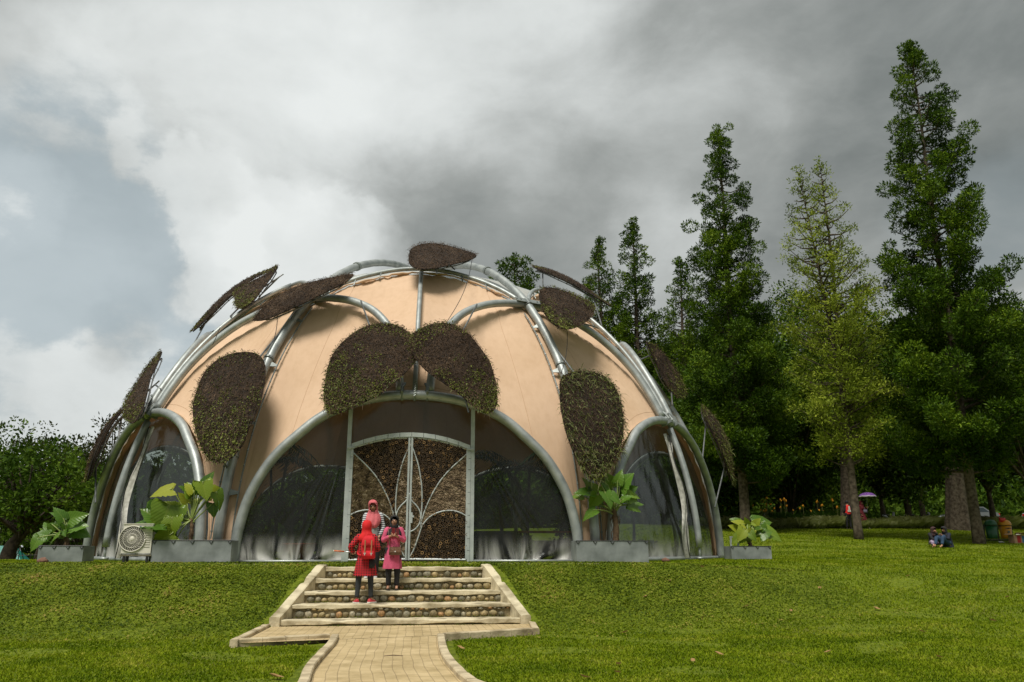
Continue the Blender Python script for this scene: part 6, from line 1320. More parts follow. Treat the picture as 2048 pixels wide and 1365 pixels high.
MB().box(ph, (.072, .010, .145), rot_).build('case', cl('dark_red_case', (.22, .02, .03)), phn); MB().box(ph + [.085, .015, -.005], (.075, .006, .140), np.array([[.93, -.36, 0], [.36, .93, 0], [0, 0, 1.0]])).build('cover_flap', cl('dark_red_flap', (.16, .015, .025)), phn); MB().box(ph + [-.012, -.008, .045], (.035, .006, .022), rot_).build('camera_bump', WHITE, phn)
hb = W['pelvis'] + P['fwd'] * .20 + np.array([.045, 0, -.05]); bag = thing('handbag', tuple(hb), 'quilted brown shoulder bag hanging in front of the rose coat', 'handbag')
MB().loft([(hb[0], hb[1], hb[2] - .085, .125, .035), (hb[0], hb[1], hb[2] - .075, .135, .042), (hb[0], hb[1], hb[2] + .07, .128, .036), (hb[0], hb[1], hb[2] + .085, .115, .025)], 24, p=5).build('bag_body', BROWNL, bag, True)
MB().box(hb + [0, -.046, .025], (.24, .012, .11)).build('flap', mat('quilted_leather', (.13, .065, .038), (.2, .11, .065), .35, 30, 0, .8, 60), bag); MB().ball(hb + [0, -.056, -.015], (.014, .006, .014)).build('clasp', WHITE, bag)
tubecl('strap', [hb + [-.115, 0, .08], W['chest'] + P['fwd'] * .155 + P['sd'] * .11, W['neckb'] + P['sd'] * .10 + [0, 0, .025], W['chest'] - P['fwd'] * .14, W['pelvis'] - P['fwd'] * .12 + [.12, 0, .05], hb + [.115, .02, .08]], [.009] * 6, BROWNL, bag, 8)
# --- woman in red seen from behind (fourth tread)
x = px_x(728, 17.45, 1200)
P = figure((x, 17.42, STEP_Z[3]), 0.0, 'woman seen from behind in a bright red headscarf and red checked dress on the steps', dict(head=(-.01, .02, 1.485), shl=(-.165, -.0, 1.30), shr=(.155, 0, 1.30), ell=(-.315, -.03, 1.10), wrl=(-.27, .16, 1.0), elr=(.245, .03, 1.07), wrr=(.12, .22, 1.05), anl=(-.145, -.02, .085), knl=(-.125, .0, .47), anr=(.135, .02, .085), knr=(.115, .02, .47), tol=(-.19, .11, .03), tor=(.21, .13, .03)), 1.0)
coat(P, 'checked_dress', PLAID, [(1.375, .07, .06, .0, 0), (1.345, .13, .085, 0, 0), (1.29, .17, .11, 0, .0), (1.15, .155, .12, 0, .01), (1.0, .15, .125, 0, .015), (.85, .175, .145, 0, .035), (.70, .20, .165, 0, .06), (.58, .222, .18, .01, .085), (.53, .226, .185, .01, .09)])
sleeves(P, PLAID, (.066, .062, .056, .044)); trousers(P, DGR, (.088, .062, .050), 'legging'); shoes(P, REDSHOE, WHITE)
headscarf(P, RED, [(.03, .112, .110, -.005), (-.01, .15, .13, -.01), (-.09, .175, .145, -.01), (-.15, .12, .13, -.01)], back=True)
W = P['W']; c0 = W['chest'] - P['fwd'] * .205 + np.array([.055, 0, -.10]); bp_ = thing('backpack', tuple(c0 - [0, 0, .25]), 'bright red backpack with tan straps worn by the woman seen from behind', 'backpack'); BR = cl('red_backpack_fabric', (.56, .008, .018))
MB().loft([(c0[0], c0[1], c0[2] - .255, .12, .055), (c0[0], c0[1], c0[2] - .24, .145, .075), (c0[0], c0[1], c0[2] + .10, .135, .075), (c0[0], c0[1], c0[2] + .17, .10, .06), (c0[0], c0[1], c0[2] + .20, .06, .03)], 28, p=4).build('bag_body', BR, bp_, True)
MB().loft([(c0[0], c0[1] - .045, c0[2] - .02, .125, .042), (c0[0], c0[1] - .042, c0[2] + .02, .13, .045), (c0[0], c0[1] - .035, c0[2] + .12, .125, .05), (c0[0], c0[1] - .01, c0[2] + .19, .08, .04)], 24, p=4).build('flap', BR, bp_, True)
MB().loft([(c0[0], c0[1] - .07, c0[2] - .22, .11, .02), (c0[0], c0[1] - .075, c0[2] - .20, .115, .025), (c0[0], c0[1] - .07, c0[2] - .10, .11, .02)], 20, p=4).build('front_pocket', BR, bp_, True)
TAN = mat('tan_leather', (.30, .13, .06), (.38, .18, .09), .6, 10)
for k_ in (-1, 1):
    MB().box(c0 + [.065 * k_, -.098, -.02], (.024, .010, .26)).build('strap', TAN, bp_); MB().box(c0 + [.065 * k_, -.104, -.165], (.014, .010, .05)).box(c0 + [.065 * k_, -.104, -.150], (.05, .010, .012)).build('buckle', WHITE, bp_)
    tubecl('shoulder_strap', [c0 + [.05 * k_, .03, .15], W['neckb'] + P['sd'] * .11 * k_ + [0, 0, .01], W['chest'] + P['fwd'] * .13 + P['sd'] * .12 * k_, W['chest'] + P['sd'] * .17 * k_ + [0, 0, -.25], c0 + [.11 * k_, .04, -.2]], [.018] * 5, BR, bp_, 8)
MB().box(c0 + [0, -.100, .035], (.05, .008, .03)).build('patch', cl('dark_red_patch', (.35, .008, .012)), bp_); MB().tube([c0 + [-.03, .0, .19], c0 + [-.02, 0, .235], c0 + [.02, 0, .235], c0 + [.03, 0, .19]], .009, 6).build('carry_loop', BR, bp_)
a = W['wrl'] + P['fwd'] * .03; st_ = thing('selfie_stick', tuple(a), 'silver stick with an orange grip sticking out beside the red checked dress', 'stick'); e = at_y(668, 1102, a[1] - .10); b_ = a + (e - a) * .48
MB().tube([a + (a - e) * .08, b_], .008, 8).build('rod', mat('silver_rod', (.7, .7, .72), None, .3, metal=.8), st_, True); MB().tube([b_, e], .014, 10).build('grip', mat('orange_grip', (.60, .14, .03), None, .5), st_, True); MB().tube([e, e + (e - b_) * .08], .0145, 10).build('end_cap', WHITE, st_)
c_ = W['pelvis'] + np.array([.14, -.16, -.12]); pch = thing('camera_pouch', tuple(c_), 'small black pouch hanging below the red backpack', 'pouch'); MB().loft([(c_[0], c_[1], c_[2] - .09, .05, .03), (c_[0], c_[1], c_[2] - .03, .065, .045), (c_[0], c_[1], c_[2] + .06, .055, .035), (c_[0], c_[1], c_[2] + .08, .03, .02)], 18, p=3).build('pouch_body', BLK, pch, True); tubecl('cord', [c_ + [0, 0, .08], c_ + [-.02, .02, .16], c_ + [-.04, .06, .24]], [.006] * 3, BLK, pch, 6)
# --- walkers on the far lawn
x = px_x(1698, 45.5, 1050); z = tz(x, 45.5)
P = figure((x, 45.5, z), .15, 'man in a bright red vest seen from behind on the far lawn', dict(anl=(-.15, 0, .085), anr=(.14, .02, .085), knl=(-.12, 0, .47), knr=(.12, .02, .47), wrl=(-.18, .12, .95), wrr=(.18, .14, .95)), 1.02)
coat(P, 'vest', cl('red_vest_cloth', (.70, .02, .015)), [(1.37, .08, .06, 0, 0), (1.33, .15, .10, 0, 0), (1.2, .19, .14, 0, .01), (1.0, .18, .14, 0, .02), (.86, .19, .15, 0, .02)]); sleeves(P, BLK); trousers(P, BLK, (.12, .085, .07)); shoes(P, BLK, BLACK)
MB().ball(P['hd'] + P['up'] * .01, (.092, .105, .108), 14, 9).build('hair', BLK, P['root'], True)
b0 = P['W']['chest'] - P['fwd'] * .155; MB().box(b0 + [0, 0, -.05], (.10, .02, .24)).box(b0 + [-.01, 0, -.20], (.20, .02, .10)).build('printed_patch', WHITE, P['root'])
x = px_x(1727, 46.3, 1050); z = tz(x, 46.3)
P = figure((x, 46.3, z), math.pi + .5, 'person in a long dark red robe under a purple umbrella on the far lawn', dict(wrl=(-.12, .25, 1.22), ell=(-.22, .05, 1.10), anl=(-.09, .18, .085), knl=(-.09, .16, .47), tol=(-.09, .33, .03)), 1.0, hand_curl=.9)
MAR = cl('maroon_robe_cloth', (.13, .008, .014)); coat(P, 'robe', MAR, [(1.37, .07, .06, 0, 0), (1.33, .13, .09, 0, 0), (1.25, .18, .12, 0, 0), (1.0, .18, .14, 0, .02), (.7, .21, .17, .02, .04), (.4, .24, .20, .03, .06), (.22, .25, .22, .03, .06)]); sleeves(P, MAR, (.08, .075, .07, .06)); trousers(P, MAR, (.1, .075, .07)); shoes(P, BLK, WHITE)
headscarf(P, MAR, [(.02, .085, .085, .02), (-.02, .14, .12, .01), (-.10, .18, .15, .02), (-.22, .17, .15, .03)])
W = P['W']; hb = W['pelvis'] + P['sd'] * -.02 + P['fwd'] * .2 + [0, 0, .12]; bg_ = thing('shoulder_bag', tuple(hb), 'grey shoulder bag carried by the person under the umbrella', 'bag'); MB().loft([(hb[0], hb[1], hb[2] - .12, .13, .06), (hb[0], hb[1], hb[2] + .08, .11, .05)], 20, p=3).build('bag_body', cl('grey_bag_cloth', (.16, .15, .2)), bg_, True); tubecl('strap', [hb + [0, 0, .08], W['chest'] + P['fwd'] * .16, W['neckb'] + P['sd'] * .1 + [0, 0, .02]], [.015] * 3, cl('grey_strap', (.2, .2, .25)), bg_, 6)
u = W['wrl'] + P['fwd'] * .04; u = np.array(u); top_ = at_y(1733, 986, u[1]); um = thing('umbrella', tuple(u), 'purple umbrella with a pale edge held over the person in dark red', 'umbrella')
MB().tube([u - [0, 0, .08], (top_[0] , u[1], top_[2] + .05)], .010, 6).build('shaft', GALV, um)
hub = np.array([top_[0] + .04, u[1], top_[2] + .02]); rows = []; nn = 48
for t_ in np.linspace(0, 1, 9): rows.append([hub + np.array([math.cos(a_) * .50 * math.sin(t_ * 1.35) / math.sin(1.35), math.sin(a_) * .50 * math.sin(t_ * 1.35) / math.sin(1.35), -.26 * (1 - math.cos(t_ * 1.35)) / (1 - math.cos(1.35)) - .02 * t_ * (1 - abs(math.cos(a_ * 4))) * -1]) for a_ in np.linspace(0, 2 * math.pi, nn + 1)])
G = np.array(rows); MB().grid(G[:8]).build('canopy', cl('purple_nylon', (.25, .10, .42)), um, True); MB().grid(G[7:]).build('canopy_edge', cl('pale_edge', (.55, .52, .55)), um, True); mb = MB(); [mb.tube([G[i][j] * 1.0 - [0, 0, .012] for i in range(9)], .004, 4) for j in range(0, nn, 6)]; mb.build('ribs', GALV_D, um)
# --- seated pair
x = px_x(1893, 31.5, 1078); z = tz(x, 31.5)
P = figure((x, 31.5, z), math.pi / 2 + .35, 'person in a black headscarf and jeans sitting on the lawn with raised knees', dict(pelvis=(0, -.05, .12), spine=(0, -.05, .28), chest=(0, .0, .46), neckb=(0, .03, .57), neck=(0, .05, .62), head=(0, .09, .69), crown=(0, .11, .78), shl=(-.155, .02, .53), shr=(.155, .02, .53), ell=(-.22, .22, .36), wrl=(-.12, .42, .50), elr=(.22, .24, .40), wrr=(.10, .46, .62), hil=(-.09, .02, .12), hir=(.09, .02, .12), knl=(-.13, .38, .44), knr=(.13, .40, .42), anl=(-.13, .52, .085), anr=(.13, .58, .085), tol=(-.14, .68, .03), tor=(.15, .74, .03)), 1.0)
NAVY = cl('navy_shirt', (.010, .014, .028)); JEAN = cl('blue_denim', (.025, .06, .12)); coat(P, 'shirt', NAVY, [(.60, .07, .06, .04, 0), (.55, .15, .10, .02, 0), (.45, .18, .13, 0, .01), (.28, .18, .15, -.05, .03), (.10, .21, .18, -.06, .04), (.02, .22, .19, -.06, .04)]); sleeves(P, NAVY); trousers(P, JEAN, (.12, .085, .065), upto=.85)
headscarf(P, BLK, [(.02, .085, .085, .0), (-.03, .14, .12, .0), (-.10, .17, .15, -.02), (-.2, .14, .15, -.03)])
x = px_x(1866, 32.0, 1078); z = tz(x, 32.0)
P = figure((x, 32.0, z), math.pi + .2, 'person in a dark brown scarf and black jacket sitting with legs folded on the lawn', dict(pelvis=(0, -.05, .12), spine=(0, -.03, .28), chest=(0, .0, .45), neckb=(0, .02, .56), neck=(0, .04, .60), head=(0, .07, .67), crown=(0, .09, .76), shl=(-.155, .0, .52), shr=(.155, .0, .52), ell=(-.20, .16, .34), wrl=(-.10, .32, .33), elr=(.20, .16, .34), wrr=(.22, .36, .30), hil=(-.09, .02, .12), hir=(.09, .02, .12), knl=(-.22, .36, .26), knr=(.36, .28, .20), anl=(.06, .48, .085), anr=(.50, .50, .085), tol=(.16, .56, .04), tor=(.62, .58, .04)), .97)
coat(P, 'jacket', BLK, [(.59, .07, .06, .03, 0), (.54, .15, .10, .01, 0), (.44, .18, .13, 0, .01), (.28, .17, .15, -.02, .03), (.10, .20, .17, -.03, .04)]); sleeves(P, BLK); trousers(P, checks('patterned_skirt', (.10, .04, .14), (.32, .26, .34), .09), (.12, .09, .075), upto=.9)
headscarf(P, cl('dark_brown_scarf', (.05, .022, .022)), [(.02, .085, .085, .02), (-.03, .13, .11, .01), (-.09, .14, .12, .01)])
W = P['W']; b_ = W['wrl'] + np.array([.14, -.05, .10]); bt = thing('water_bottle', tuple(b_ - [0, 0, .1]), 'clear water bottle between the seated pair', 'bottle'); MB().loft([(b_[0], b_[1], b_[2] - .12, .03, .03), (b_[0], b_[1], b_[2] + .04, .032, .032), (b_[0], b_[1], b_[2] + .09, .014, .014)], 14).build('bottle_body', mat('clear_plastic', (.35, .40, .45), None, .2), bt, True); MB().loft([(b_[0], b_[1], b_[2] + .09, .016, .016), (b_[0], b_[1], b_[2] + .115, .016, .016)], 12).build('cap', mat('blue_cap', (.05, .15, .5), None, .4), bt)
# ------------------------------------------------------------------ litter bins
xb, yb2 = px_x(1990, 35.2, 1066), 35.2; zb2 = tz(xb, yb2)
def bin_(px, col, label, txt):
    x = px_x(px, yb2, 1060); r = .26; root = thing('litter_bin', (x, yb2, zb2 + .2), label, 'litter bin', 'domed litter bins in a rack'); m_ = mat(col[0], col[1], tuple(c * 1.2 for c in col[1]), .35, 4)
    MB().loft([(x, yb2, zb2 + .20, r * .82, r * .82), (x, yb2, zb2 + .24, r * .86, r * .86), (x, yb2, zb2 + .78, r, r)], 28).build('drum', m_, root, True); MB().loft([(x, yb2, zb2 + .785, r * 1.05, r * 1.05), (x, yb2, zb2 + .84, r * 1.05, r * 1.05), (x, yb2, zb2 + .95, r * .90, r * .90), (x, yb2, zb2 + 1.03, r * .6, r * .6), (x, yb2, zb2 + 1.06, r * .2, r * .2)], 28).build('domed_lid', m_, root, True)
    MB().tube([(x + r * 1.03 * math.cos(a_), yb2 + r * 1.03 * math.sin(a_), zb2 + .78) for a_ in np.linspace(0, 6.283, 25)], .014, 6).build('hoop', BLACK, root)
    if txt: text('SAMPAH', .085, (x - .05, yb2 - r * 1.0, zb2 + .66), BLACK, root, bold=.002); MB().tube([(x - .05, yb2 - r * .98, zb2 + .50), (x - .05, yb2 - r * 1.01, zb2 + .50)], .06, 16).build('emblem', mat('faded_emblem', (.12, .14, .10), None, .7), root)
    return x, root
xg, _ = bin_(1983, ('green_enamel', (.006, .07, .020)), 'dark green domed litter bin beside the tallest tree', False); xy, yroot = bin_(2011, ('yellow_enamel', (.52, .23, .008)), 'orange yellow domed litter bin with a red bag on top', True)
rk = thing('bin_rack', (xb, yb2, zb2), 'black steel rack carrying the green and yellow litter bins', 'rack'); 
for x_ in (xg - .33, (xg + xy) / 2, xy + .34): MB().tube([(x_, yb2 + .05, zb2 - .02), (x_, yb2 + .05, zb2 + .85)], .028, 8).build('post', BLACK, rk)
MB().tube([(xg - .33, yb2 + .3, zb2 + .14), (xy + .34, yb2 + .3, zb2 + .14)], .025, 8).build('rail', BLACK, rk); MB().tube([(xg - .33, yb2 - .28, zb2 + .14), (xy + .34, yb2 - .28, zb2 + .14)], .025, 8).build('rail', BLACK, rk)
rb = thing('plastic_bag', (xy - .12, yb2, zb2 + 1.0), 'crumpled red plastic bag on the lid of the yellow bin', 'bag'); g = np.random.default_rng(3); mb = MB(); mb.ball(np.array([xy - .12, yb2 - .05, zb2 + 1.03]), (.16, .12, .10), 12, 8); mb.v[-1] += g.normal(0, .022, mb.v[-1].shape); mb.tube([(xy - .24, yb2 - .05, zb2 + 1.05), (xy - .26, yb2 - .05, zb2 + 1.19)], [.05, .012], 6); mb.tube([(xy - .02, yb2 - .05, zb2 + 1.05), (xy + .0, yb2 - .05, zb2 + 1.15)], [.05, .012], 6); mb.build('crumpled_film', cl('red_plastic', (.6, .04, .02), .3), rb, True)
bx = thing('cardboard_box', (xy + .02, yb2 - .62, zb2), 'open printed cardboard box in front of the yellow bin', 'box'); CB = mat('cardboard', (.32, .20, .11), (.40, .26, .15), .9, 5)
c_ = np.array([xy + .0, yb2 - .62, tz(xy, yb2 - .62) + .20]); mb = MB(); 
for dx, dy, sx, sy in ((0, -.18, .52, .012), (0, .18, .52, .012), (-.254, 0, .012, .345), (.254, 0, .012, .345)): mb.box(c_ + [dx, dy, 0], (sx, sy, .38))
mb.build('walls', CB, bx); rt = lambda a_: np.array([[math.cos(a_), 0, math.sin(a_)], [0, 1, 0], [-math.sin(a_), 0, math.cos(a_)]]); MB().box(c_ + [-.37, 0, .22], (.24, .35, .01), rt(-.2)).build('flap', CB, bx); MB().box(c_ + [.02, -.25, .245], (.5, .16, .01), np.array([[1, 0, 0], [0, .93, .36], [0, -.36, .93]])).build('flap', CB, bx)
MB().box(c_ + [-.03, -.19, -.01], (.18, .004, .30)).build('red_print', cl('red_ink', (.35, .03, .02)), bx); MB().box(c_ + [.18, -.19, -.01], (.12, .004, .30)).build('blue_print', cl('blue_ink', (.04, .14, .22)), bx)
# ------------------------------------------------------------------ flower bed and border grasses on the right
def border(name, label, cat, cols, x0, x1, y0, y1, n, h0, h1, w, seed, lean=.35, blade=5):
    g = np.random.default_rng(seed); x = g.uniform(x0, x1, n); y = np.interp(x, [x0, x1], [y0, y1]) + g.uniform(-.75, .75, n); z = terrain(x, y); h = g.uniform(h0, h1, n) * (.85 + .25 * np.sin(x * 1.7) * np.sin(x * .63 + 1)); a = g.uniform(0, 6.28, n); l = h * lean * g.uniform(.3, 1.6, n)
    b = np.stack([x, y, z], 1); d = np.stack([np.cos(a), np.sin(a), 0 * a], 1); s = np.stack([-np.sin(a), np.cos(a), 0 * a], 1) * (w * g.uniform(.6, 1.4, n))[:, None]; m_ = b + d * (l * .35)[:, None] + np.stack([0 * h, 0 * h, h * .72], 1); t_ = b + d * (l * 1.2)[:, None] + np.stack([0 * h, 0 * h, h * g.uniform(.7, 1, n)], 1)
    o = soup(name, np.stack([b - s * .6, b + s * .6, m_ + s, t_, m_ - s], 1), 5, leaf_mat(name + '_leaf', cols, .6, .3, big=1.1)); tag(o, label, cat, kind='stuff'); return o
xf0, xf1 = px_x(1462, 46, 1050), px_x(1712, 47, 1050); xh1 = px_x(2140, 46, 1040)
border('border_grass', 'low band of pale variegated grass edging the lawn on the right', 'border grass', [(.20, .23, .06), (.36, .40, .13), (.52, .56, .25), (.70, .72, .42)], xf0 - .8, xh1, 46.6, 47.2, 30000, .40, .80, .018, 71, .9)
border('flower_foliage', 'bed of upright green leaves under the orange flowers', 'flower bed', [(.04, .11, .008), (.08, .18, .015), (.13, .26, .03)], xf0 - .5, xf1, 48.2, 48.8, 9000, .6, 1.15, .03, 72, .35)
FL = mat('orange_petals', (.72, .24, .01), (.85, .42, .02), .6, 3); g = np.random.default_rng(73); fproto = None
for i in range(46):
    x = g.uniform(xf0, xf1); y = 48.3 + g.uniform(-.5, .6); h = g.uniform(.95, 1.4) if i % 4 else g.uniform(1.4, 1.75); z = tz(x, y)
    if fproto is None:
        x0_, y0_, z0_ = x, y, z; fproto = thing('canna_flower', (x, y, z), 'orange flower on a tall thin stalk in the bed on the right', 'flower', 'orange flowers in the bed on the right'); MB().tube([(x, y, z), (x + .03, y, z + .6), (x + .02, y, z + 1.18)], .012, 5).build('stalk', mat('flower_stalk', (.08, .14, .02), (.2, .17, .06), .7, 3), fproto); mb = MB()
        for q in range(5): a_ = q * 1.257; mb.ball(np.array([x + .02 + .028 * math.cos(a_), y + .028 * math.sin(a_), z + 1.2 + .035 * math.sin(q * 2)]), (.032, .026, .05), 6, 4)
        mb.build('bloom', FL, fproto, True); continue
    r = fproto.copy(); COL.objects.link(r); r.location = (x, y, z); r.scale = (1, 1, h / 1.2) if False else (h / 1.2,) * 3; r.rotation_euler = (0, 0, g.random() * 6)
    for ch in list(fproto.children): c_ = ch.copy(); COL.objects.link(c_); c_.parent = r
# ------------------------------------------------------------------ vehicles half hidden beyond the border
def car(px, y, rz, label, paint):
    x = px_x(px, y, 1015); z = tz(x, y); root = thing('parked_car', (x, y, z), label, 'car', 'cars parked in the shade beyond the border'); PM = mat('car_paint_%d' % px, paint, None, .25, metal=.3, coat=1.0); GL = mat('car_glass', (.02, .03, .035), None, .08) if 'car_glass' not in bpy.data.materials else bpy.data.materials['car_glass']
    prof = [(-2.1, .35), (-2.15, .75), (-2.0, .98), (-1.5, 1.02), (-1.0, 1.45), (.3, 1.50), (1.0, 1.02), (1.9, .86), (2.12, .62), (2.1, .32)]; c, q = math.cos(rz), math.sin(rz)
    tf = lambda X, Y_, Z: (x + X * c - Y_ * q, y + X * q + Y_ * c, z + Z)
    V = []; 
    for s in (-1, -.86, .86, 1):
        for (X, Z) in prof: V.append(tf(X, s * .84 * (1 if Z < 1.1 or abs(s) < .9 else .86), Z if abs(s) < .9 or Z < 1.1 else Z - .06))
    n_ = len(prof); F = [(i * n_ + j, i * n_ + (j + 1) % n_, (i + 1) * n_ + (j + 1) % n_, (i + 1) * n_ + j) for i in range(3) for j in range(n_)] + [tuple(range(n_ - 1, -1, -1)), tuple(range(3 * n_, 4 * n_))]
    MB().add(V, F).build('body', PM, root)
    for s in (-1, 1): MB().add([tf(-1.35, s * .855, 1.04), tf(.85, s * .855, 1.04), tf(.25, s * .745, 1.40), tf(-.95, s * .745, 1.38)], [(0, 1, 2, 3) if s < 0 else (3, 2, 1, 0)]).build('side_window', GL, root)
    MB().add([tf(-1.47, -.66, 1.06), tf(-1.47, .66, 1.06), tf(-1.08, .58, 1.41), tf(-1.08, -.58, 1.41)], [(0, 1, 2, 3)]).build('rear_window', GL, root); MB().add([tf(.96, -.66, 1.07), tf(.96, .66, 1.07), tf(.40, .58, 1.46), tf(.40, -.58, 1.46)], [(0, 3, 2, 1)]).build('windscreen', GL, root)
    for X in (-1.35, 1.35):
        for s in (-1, 1): w_ = MB().tube([tf(X, s * .72, .33), tf(X, s * .87, .33)], .33, 20).build('wheel', BLACK, root, True); MB().tube([tf(X, s * .86, .33), tf(X, s * .885, .33)], .19, 12).build('rim', GALV, root)
    for s in (-1, 1): MB().box(tf(-2.12, s * .62, .82), (.12, .28, .18)).build('tail_light', mat('tail_red', (.5, .01, .01), None, .3) if 'tail_red' not in bpy.data.materials else bpy.data.materials['tail_red'], root); MB().box(tf(2.06, s * .60, .70), (.10, .30, .14)).build('headlight', PALE_PAINT, root)
    MB().box(tf(-2.17, 0, .55), (.03, .5, .12)).build('number_plate', WHITE, root)
car(1934, 64, math.pi * .93, 'grey car showing its red tail light just right of the tallest tree trunk', (.16, .17, .19))
car(2098, 62, .2, 'silver car cut off by the right edge of the view', (.30, .31, .33))
def scooter(px, y, label, rz=.2):
    x = px_x(px, y, 1020); z = tz(x, y); root = thing('motor_scooter', (x, y, z), label, 'scooter', 'scooters parked in the shade beyond the border'); c, q = math.cos(rz), math.sin(rz); tf = lambda X, Y_, Z: np.array((x + X * c - Y_ * q, y + X * q + Y_ * c, z + Z))
    PM = bpy.data.materials.get('scooter_white') or mat('scooter_white', (.5, .52, .55), None, .3, coat=.5)
    for X in (-.62, .62): MB().tube([tf(X + .24 * math.cos(a_), 0, .27 + .24 * math.sin(a_)) for a_ in np.linspace(0, 6.283, 21)], .045, 7).build('wheel', BLACK, root, True)
    MB().tube(smooth_line([tf(-.85, 0, .72), tf(-.4, 0, .62), tf(-.05, 0, .35), tf(.3, 0, .38), tf(.45, 0, .75), tf(.52, 0, 1.0)], 4), np.linspace(.06, .13, 21) * np.array([1, 1.3, 1.4, 1.3, 1.1, .9, .7, .6, .6, .6, .6, .7, .8, .8, .8, .8, .8, .8, .7, .6, .5]), 10).build('body_panel', PM, root, True)
    MB().tube([tf(-.75, 0, .80), tf(-.1, 0, .76)], .10, 8, flat=.6).build('seat', BLACK, root, True); MB().tube([tf(.5, -.32, 1.02), tf(.52, 0, .98), tf(.5, .32, 1.02)], .018, 6).build('handlebar', BLACK, root)
    for s in (-1, 1): MB().tube([tf(.5, s * .24, 1.02), tf(.48, s * .26, 1.16)], .008, 5).ball(tf(.48, s * .26, 1.18), (.05, .02, .035)).build('mirror', BLACK, root)
    MB().tube([tf(.5, 0, .75), tf(.62, 0, .27)], .03, 6).build('fork', GALV, root)
scooter(1548, 57, 'white scooter glimpsed between the orange flowers'); scooter(1778, 60, 'small scooter in the shade right of the purple umbrella', .4); scooter(1830, 60, 'scooter in the shade left of the thin sapling trunk', -.3); scooter(1855, 58, 'scooter in the shade behind the seated pair, nearest of three', .9)
x = px_x(1823, 50, 1030); root = thing('sapling', (x, 50, tz(x, 50)), 'young tree with a thin stake like trunk and a low round crown behind the border', 'tree'); MB().tube([(x, 50, tz(x, 50)), (x, 50, tz(x, 50) + 1.9)], .035, 6).build('trunk', BARK, root); g = np.random.default_rng(5); soup('crown', np.concatenate([leaf_cloud(np.array([x, 50, tz(x, 50) + 2.4]) + g.normal(0, .45, 3), .5, 120, .2, g) for _ in range(7)]), 4, F_MID, root)
# ------------------------------------------------------------------ left background: tarp tent, stepladder, fence
xt0, xt1 = px_x(-40, 40, 1100), px_x(72, 40, 1100); zt0 = tz(xt1, 40); TARP = mat('teal_tarpaulin', (.01, .17, .14), (.02, .24, .20), .5, 2, 0, .3, 5)
tt = thing('tarpaulin_tent', ((xt0 + xt1) / 2, 40, zt0), 'teal green tarpaulin tent at the far left', 'tent'); hgt = at_y(40, 1092, 40)[2]; V = [(xt0, 39.2, zt0 - .2), (xt1, 39.2, zt0 - .2), (xt1 - .9, 40, hgt), (xt0, 40, hgt), (xt0, 41, zt0 - .2), (xt1, 41, zt0 - .2)]; MB().add(V, [(0, 1, 2, 3), (3, 2, 5, 4), (1, 5, 2)]).build('cover', TARP, tt)
ax_ = px_x(35, 38.6, 1100); z = tz(ax_, 38.6); za = at_y(35, 1094, 38.6)[2]; ld = thing('stepladder', (ax_, 38.6, z), 'open stepladder standing in front of the teal tent', 'ladder')
for s in (-1, 1): MB().tube([(ax_ - .34, 38.4, z), (ax_ - .08, 38.6, za)], .020, 5).tube([(ax_ - .34 + .3, 38.4, z), (ax_ - .08 + .18, 38.6, za)], .020, 5).build('rail_pair', BLACK, ld) if s < 0 else MB().tube([(ax_ + .28, 38.9, z), (ax_ + .08, 38.65, za)], .020, 5).build('back_leg', BLACK, ld)
for q in range(4): f_ = (q + 1) / 5; MB().tube([(ax_ - .34 + .26 * f_, 38.4 + .2 * f_, z + (za - z) * f_), (ax_ - .04 + .14 * f_, 38.4 + .2 * f_, z + (za - z) * f_)], .014, 5).build('rung', BLACK, ld)
fc = thing('low_fence', (px_x(60, 37, 1110), 37, tz(px_x(60, 37, 1110), 37)), 'low dark wire fence in front of the teal tent', 'fence'); xs_ = np.linspace(px_x(-60, 37, 1110), px_x(110, 37, 1110), 8)
for x_ in xs_: MB().tube([(x_, 37, tz(x_, 37) - .1), (x_, 37, tz(x_, 37) + .5)], .02, 5).build('post', BLACK, fc)
for dz in (.18, .42): MB().tube([(x_, 37, tz(x_, 37) + dz) for x_ in xs_], .010, 5).build('rail', BLACK, fc)
# ------------------------------------------------------------------ fallen leaves, stones and paper scraps
DRY = leaf_mat('dry_leaf', [(.20, .10, .035), (.34, .20, .08), (.46, .32, .13)], .8, .2); g = np.random.default_rng(9)
spots = [(1248, 1270, .12, 'curled brown leaf'), (1490, 1218, .10, 'small brown leaf'), (1237, 1335, .10, 'pale yellow leaf'), (1236, 1352, .09, 'yellow leaf'), (1172, 1362, .11, 'pale leaf'), (1386, 1328, .08, 'small leaf'), (1439, 1314, .10, 'grey brown leaf'), (1290, 1197, .08, 'reddish leaf'), (922, 1302, .10, 'orange leaf'), (1755, 1222, .12, 'tan leaf'), (1846, 1268, .10, 'tan leaf'), (1987, 1246, .12, 'tan leaf'), (1582, 1226, .09, 'tan leaf'), (1640, 1180, .10, 'tan leaf'), (1500, 1135, .10, 'brown leaf'), (1405, 1138, .12, 'brown leaf'), (630, 1328, .10, 'tan leaf'), (553, 1361, .12, 'orange leaf'), (1340, 1165, .08, 'pale leaf'), (1404, 1240, .08, 'tan leaf'), (1815, 1155, .10, 'orange leaf'), (2015, 1198, .09, 'tan leaf'), (1655, 1310, .08, 'brown leaf'), (1880, 1320, .09, 'brown leaf')]
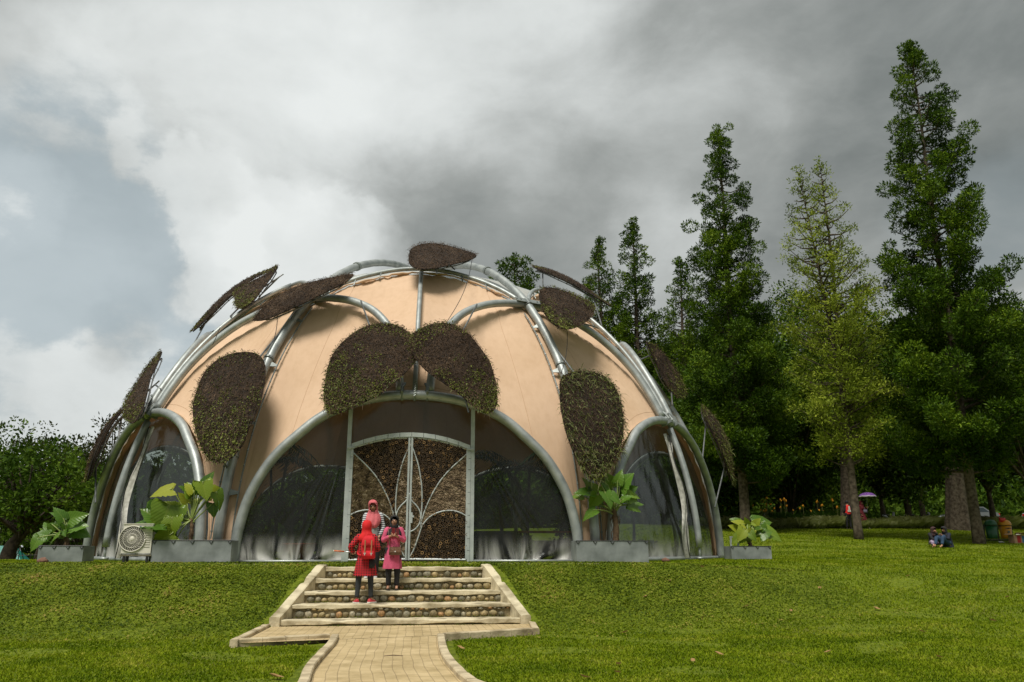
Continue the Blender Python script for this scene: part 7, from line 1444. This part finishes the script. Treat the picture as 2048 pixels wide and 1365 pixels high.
for i, (px, py, sz, lb) in enumerate(spots):
    d = ray(px, py); t_ = .004
    p = O.copy()
    for k_ in range(4000):
        p = O + d / np.linalg.norm(d) * (6 + k_ * .02)
        if p[2] < tz(p[0], p[1]): break
    p[2] = tz(p[0], p[1]); onp = bool(on_paving(np.array([p[0]]), np.array([p[1]]))[0]); z0 = (PZ + .008) if onp else p[2] + .035
    where = 'on the paved path' if onp else 'in the grass'; side = 'left of the path' if px < 700 and not onp else ('near the path' if px < 1100 else ('in the middle of the right lawn' if px < 1600 else 'on the far right lawn'))
    V = []; n_ = 9; a0 = g.random() * 6.28
    for r_ in (0, .5, 1):
        for j in range(n_): a_ = j * 2 * math.pi / n_; rr = sz * r_ * (.5 + .18 * math.cos(2 * a_)) * (1 + .1 * g.normal()); V.append((p[0] + rr * math.cos(a_ + a0), p[1] + rr * math.sin(a_ + a0), z0 + r_ * r_ * sz * .35 * (.5 + .5 * math.cos(a_))))
    F = [(i_ * n_ + j, i_ * n_ + (j + 1) % n_, (i_ + 1) * n_ + (j + 1) % n_, (i_ + 1) * n_ + j) for i_ in range(2) for j in range(n_)]
    o = MB().add(V, F).build('fallen_leaf', DRY, None, True, origin=(p[0], p[1], z0)); tag(o, lb + ' lying ' + where + ', ' + ['lower', 'upper'][py < 1250] + ' part, ' + side if not onp else lb + ' lying on the paved path', 'leaf', 'dry leaves fallen on the lawn and path')
def ground_hit(px, py):
    d = unit(ray(px, py))
    for k_ in range(4000):
        p = O + d * (6 + k_ * .02)
        if p[2] < tz(p[0], p[1]): break
    return p
TW = mat('brown_twig', (.06, .035, .02), (.12, .07, .04), .9, 9)
p = at_z(787, 1314, PZ); tw = MB().tube([(p[0] - .13, p[1], PZ + .012), (p[0], p[1] + .02, PZ + .018), (p[0] + .13, p[1] - .01, PZ + .012)], [.004, .007, .004], 6).build('twig', TW, None, True, origin=tuple(p)); tag(tw, 'short brown twig lying on the paved path', 'twig')
for px, py, s_, lb in ((2037, 1071, .16, 'white paper scrap at the right edge near the bins'), (2004, 1087, .15, 'white paper scrap below the litter bins'), (907, 1124, .05, 'tiny white paper scrap at the top of the steps')):
    p = ground_hit(px, py); o = MB().add([(p[0] - s_, p[1] - .04, p[2] + .03), (p[0] + s_ * .7, p[1] - .08, p[2] + .05), (p[0] + s_, p[1] + .10, p[2] + .04), (p[0] - s_ * .6, p[1] + .12, p[2] + .09), (p[0], p[1], p[2] + .10)], [(0, 1, 4), (1, 2, 4), (2, 3, 4), (3, 0, 4)]).build('paper_scrap', WHITE, None, origin=tuple(p)); tag(o, lb, 'paper', 'paper scraps on the lawn')
for px, py, s_, lb in ((1331, 1125, .12, 'reddish stone in the grass right of the shaggy plant planter'), (84, 1127, .13, 'broken brick in the grass at the foot of the far left planter')):
    p = ground_hit(px, py); mb = MB(); mb.ball(np.array([p[0], p[1], tz(p[0], p[1]) + .05]), (s_, s_ * .7, s_ * .55), 8, 6); mb.v[-1] += g.normal(0, .012, mb.v[-1].shape); o = mb.build('stone', mat('reddish_stone', (.14, .07, .045), (.24, .13, .09), .9, 9) if 'reddish_stone' not in bpy.data.materials else bpy.data.materials['reddish_stone'], None, True, origin=tuple(p)); tag(o, lb, 'stone')
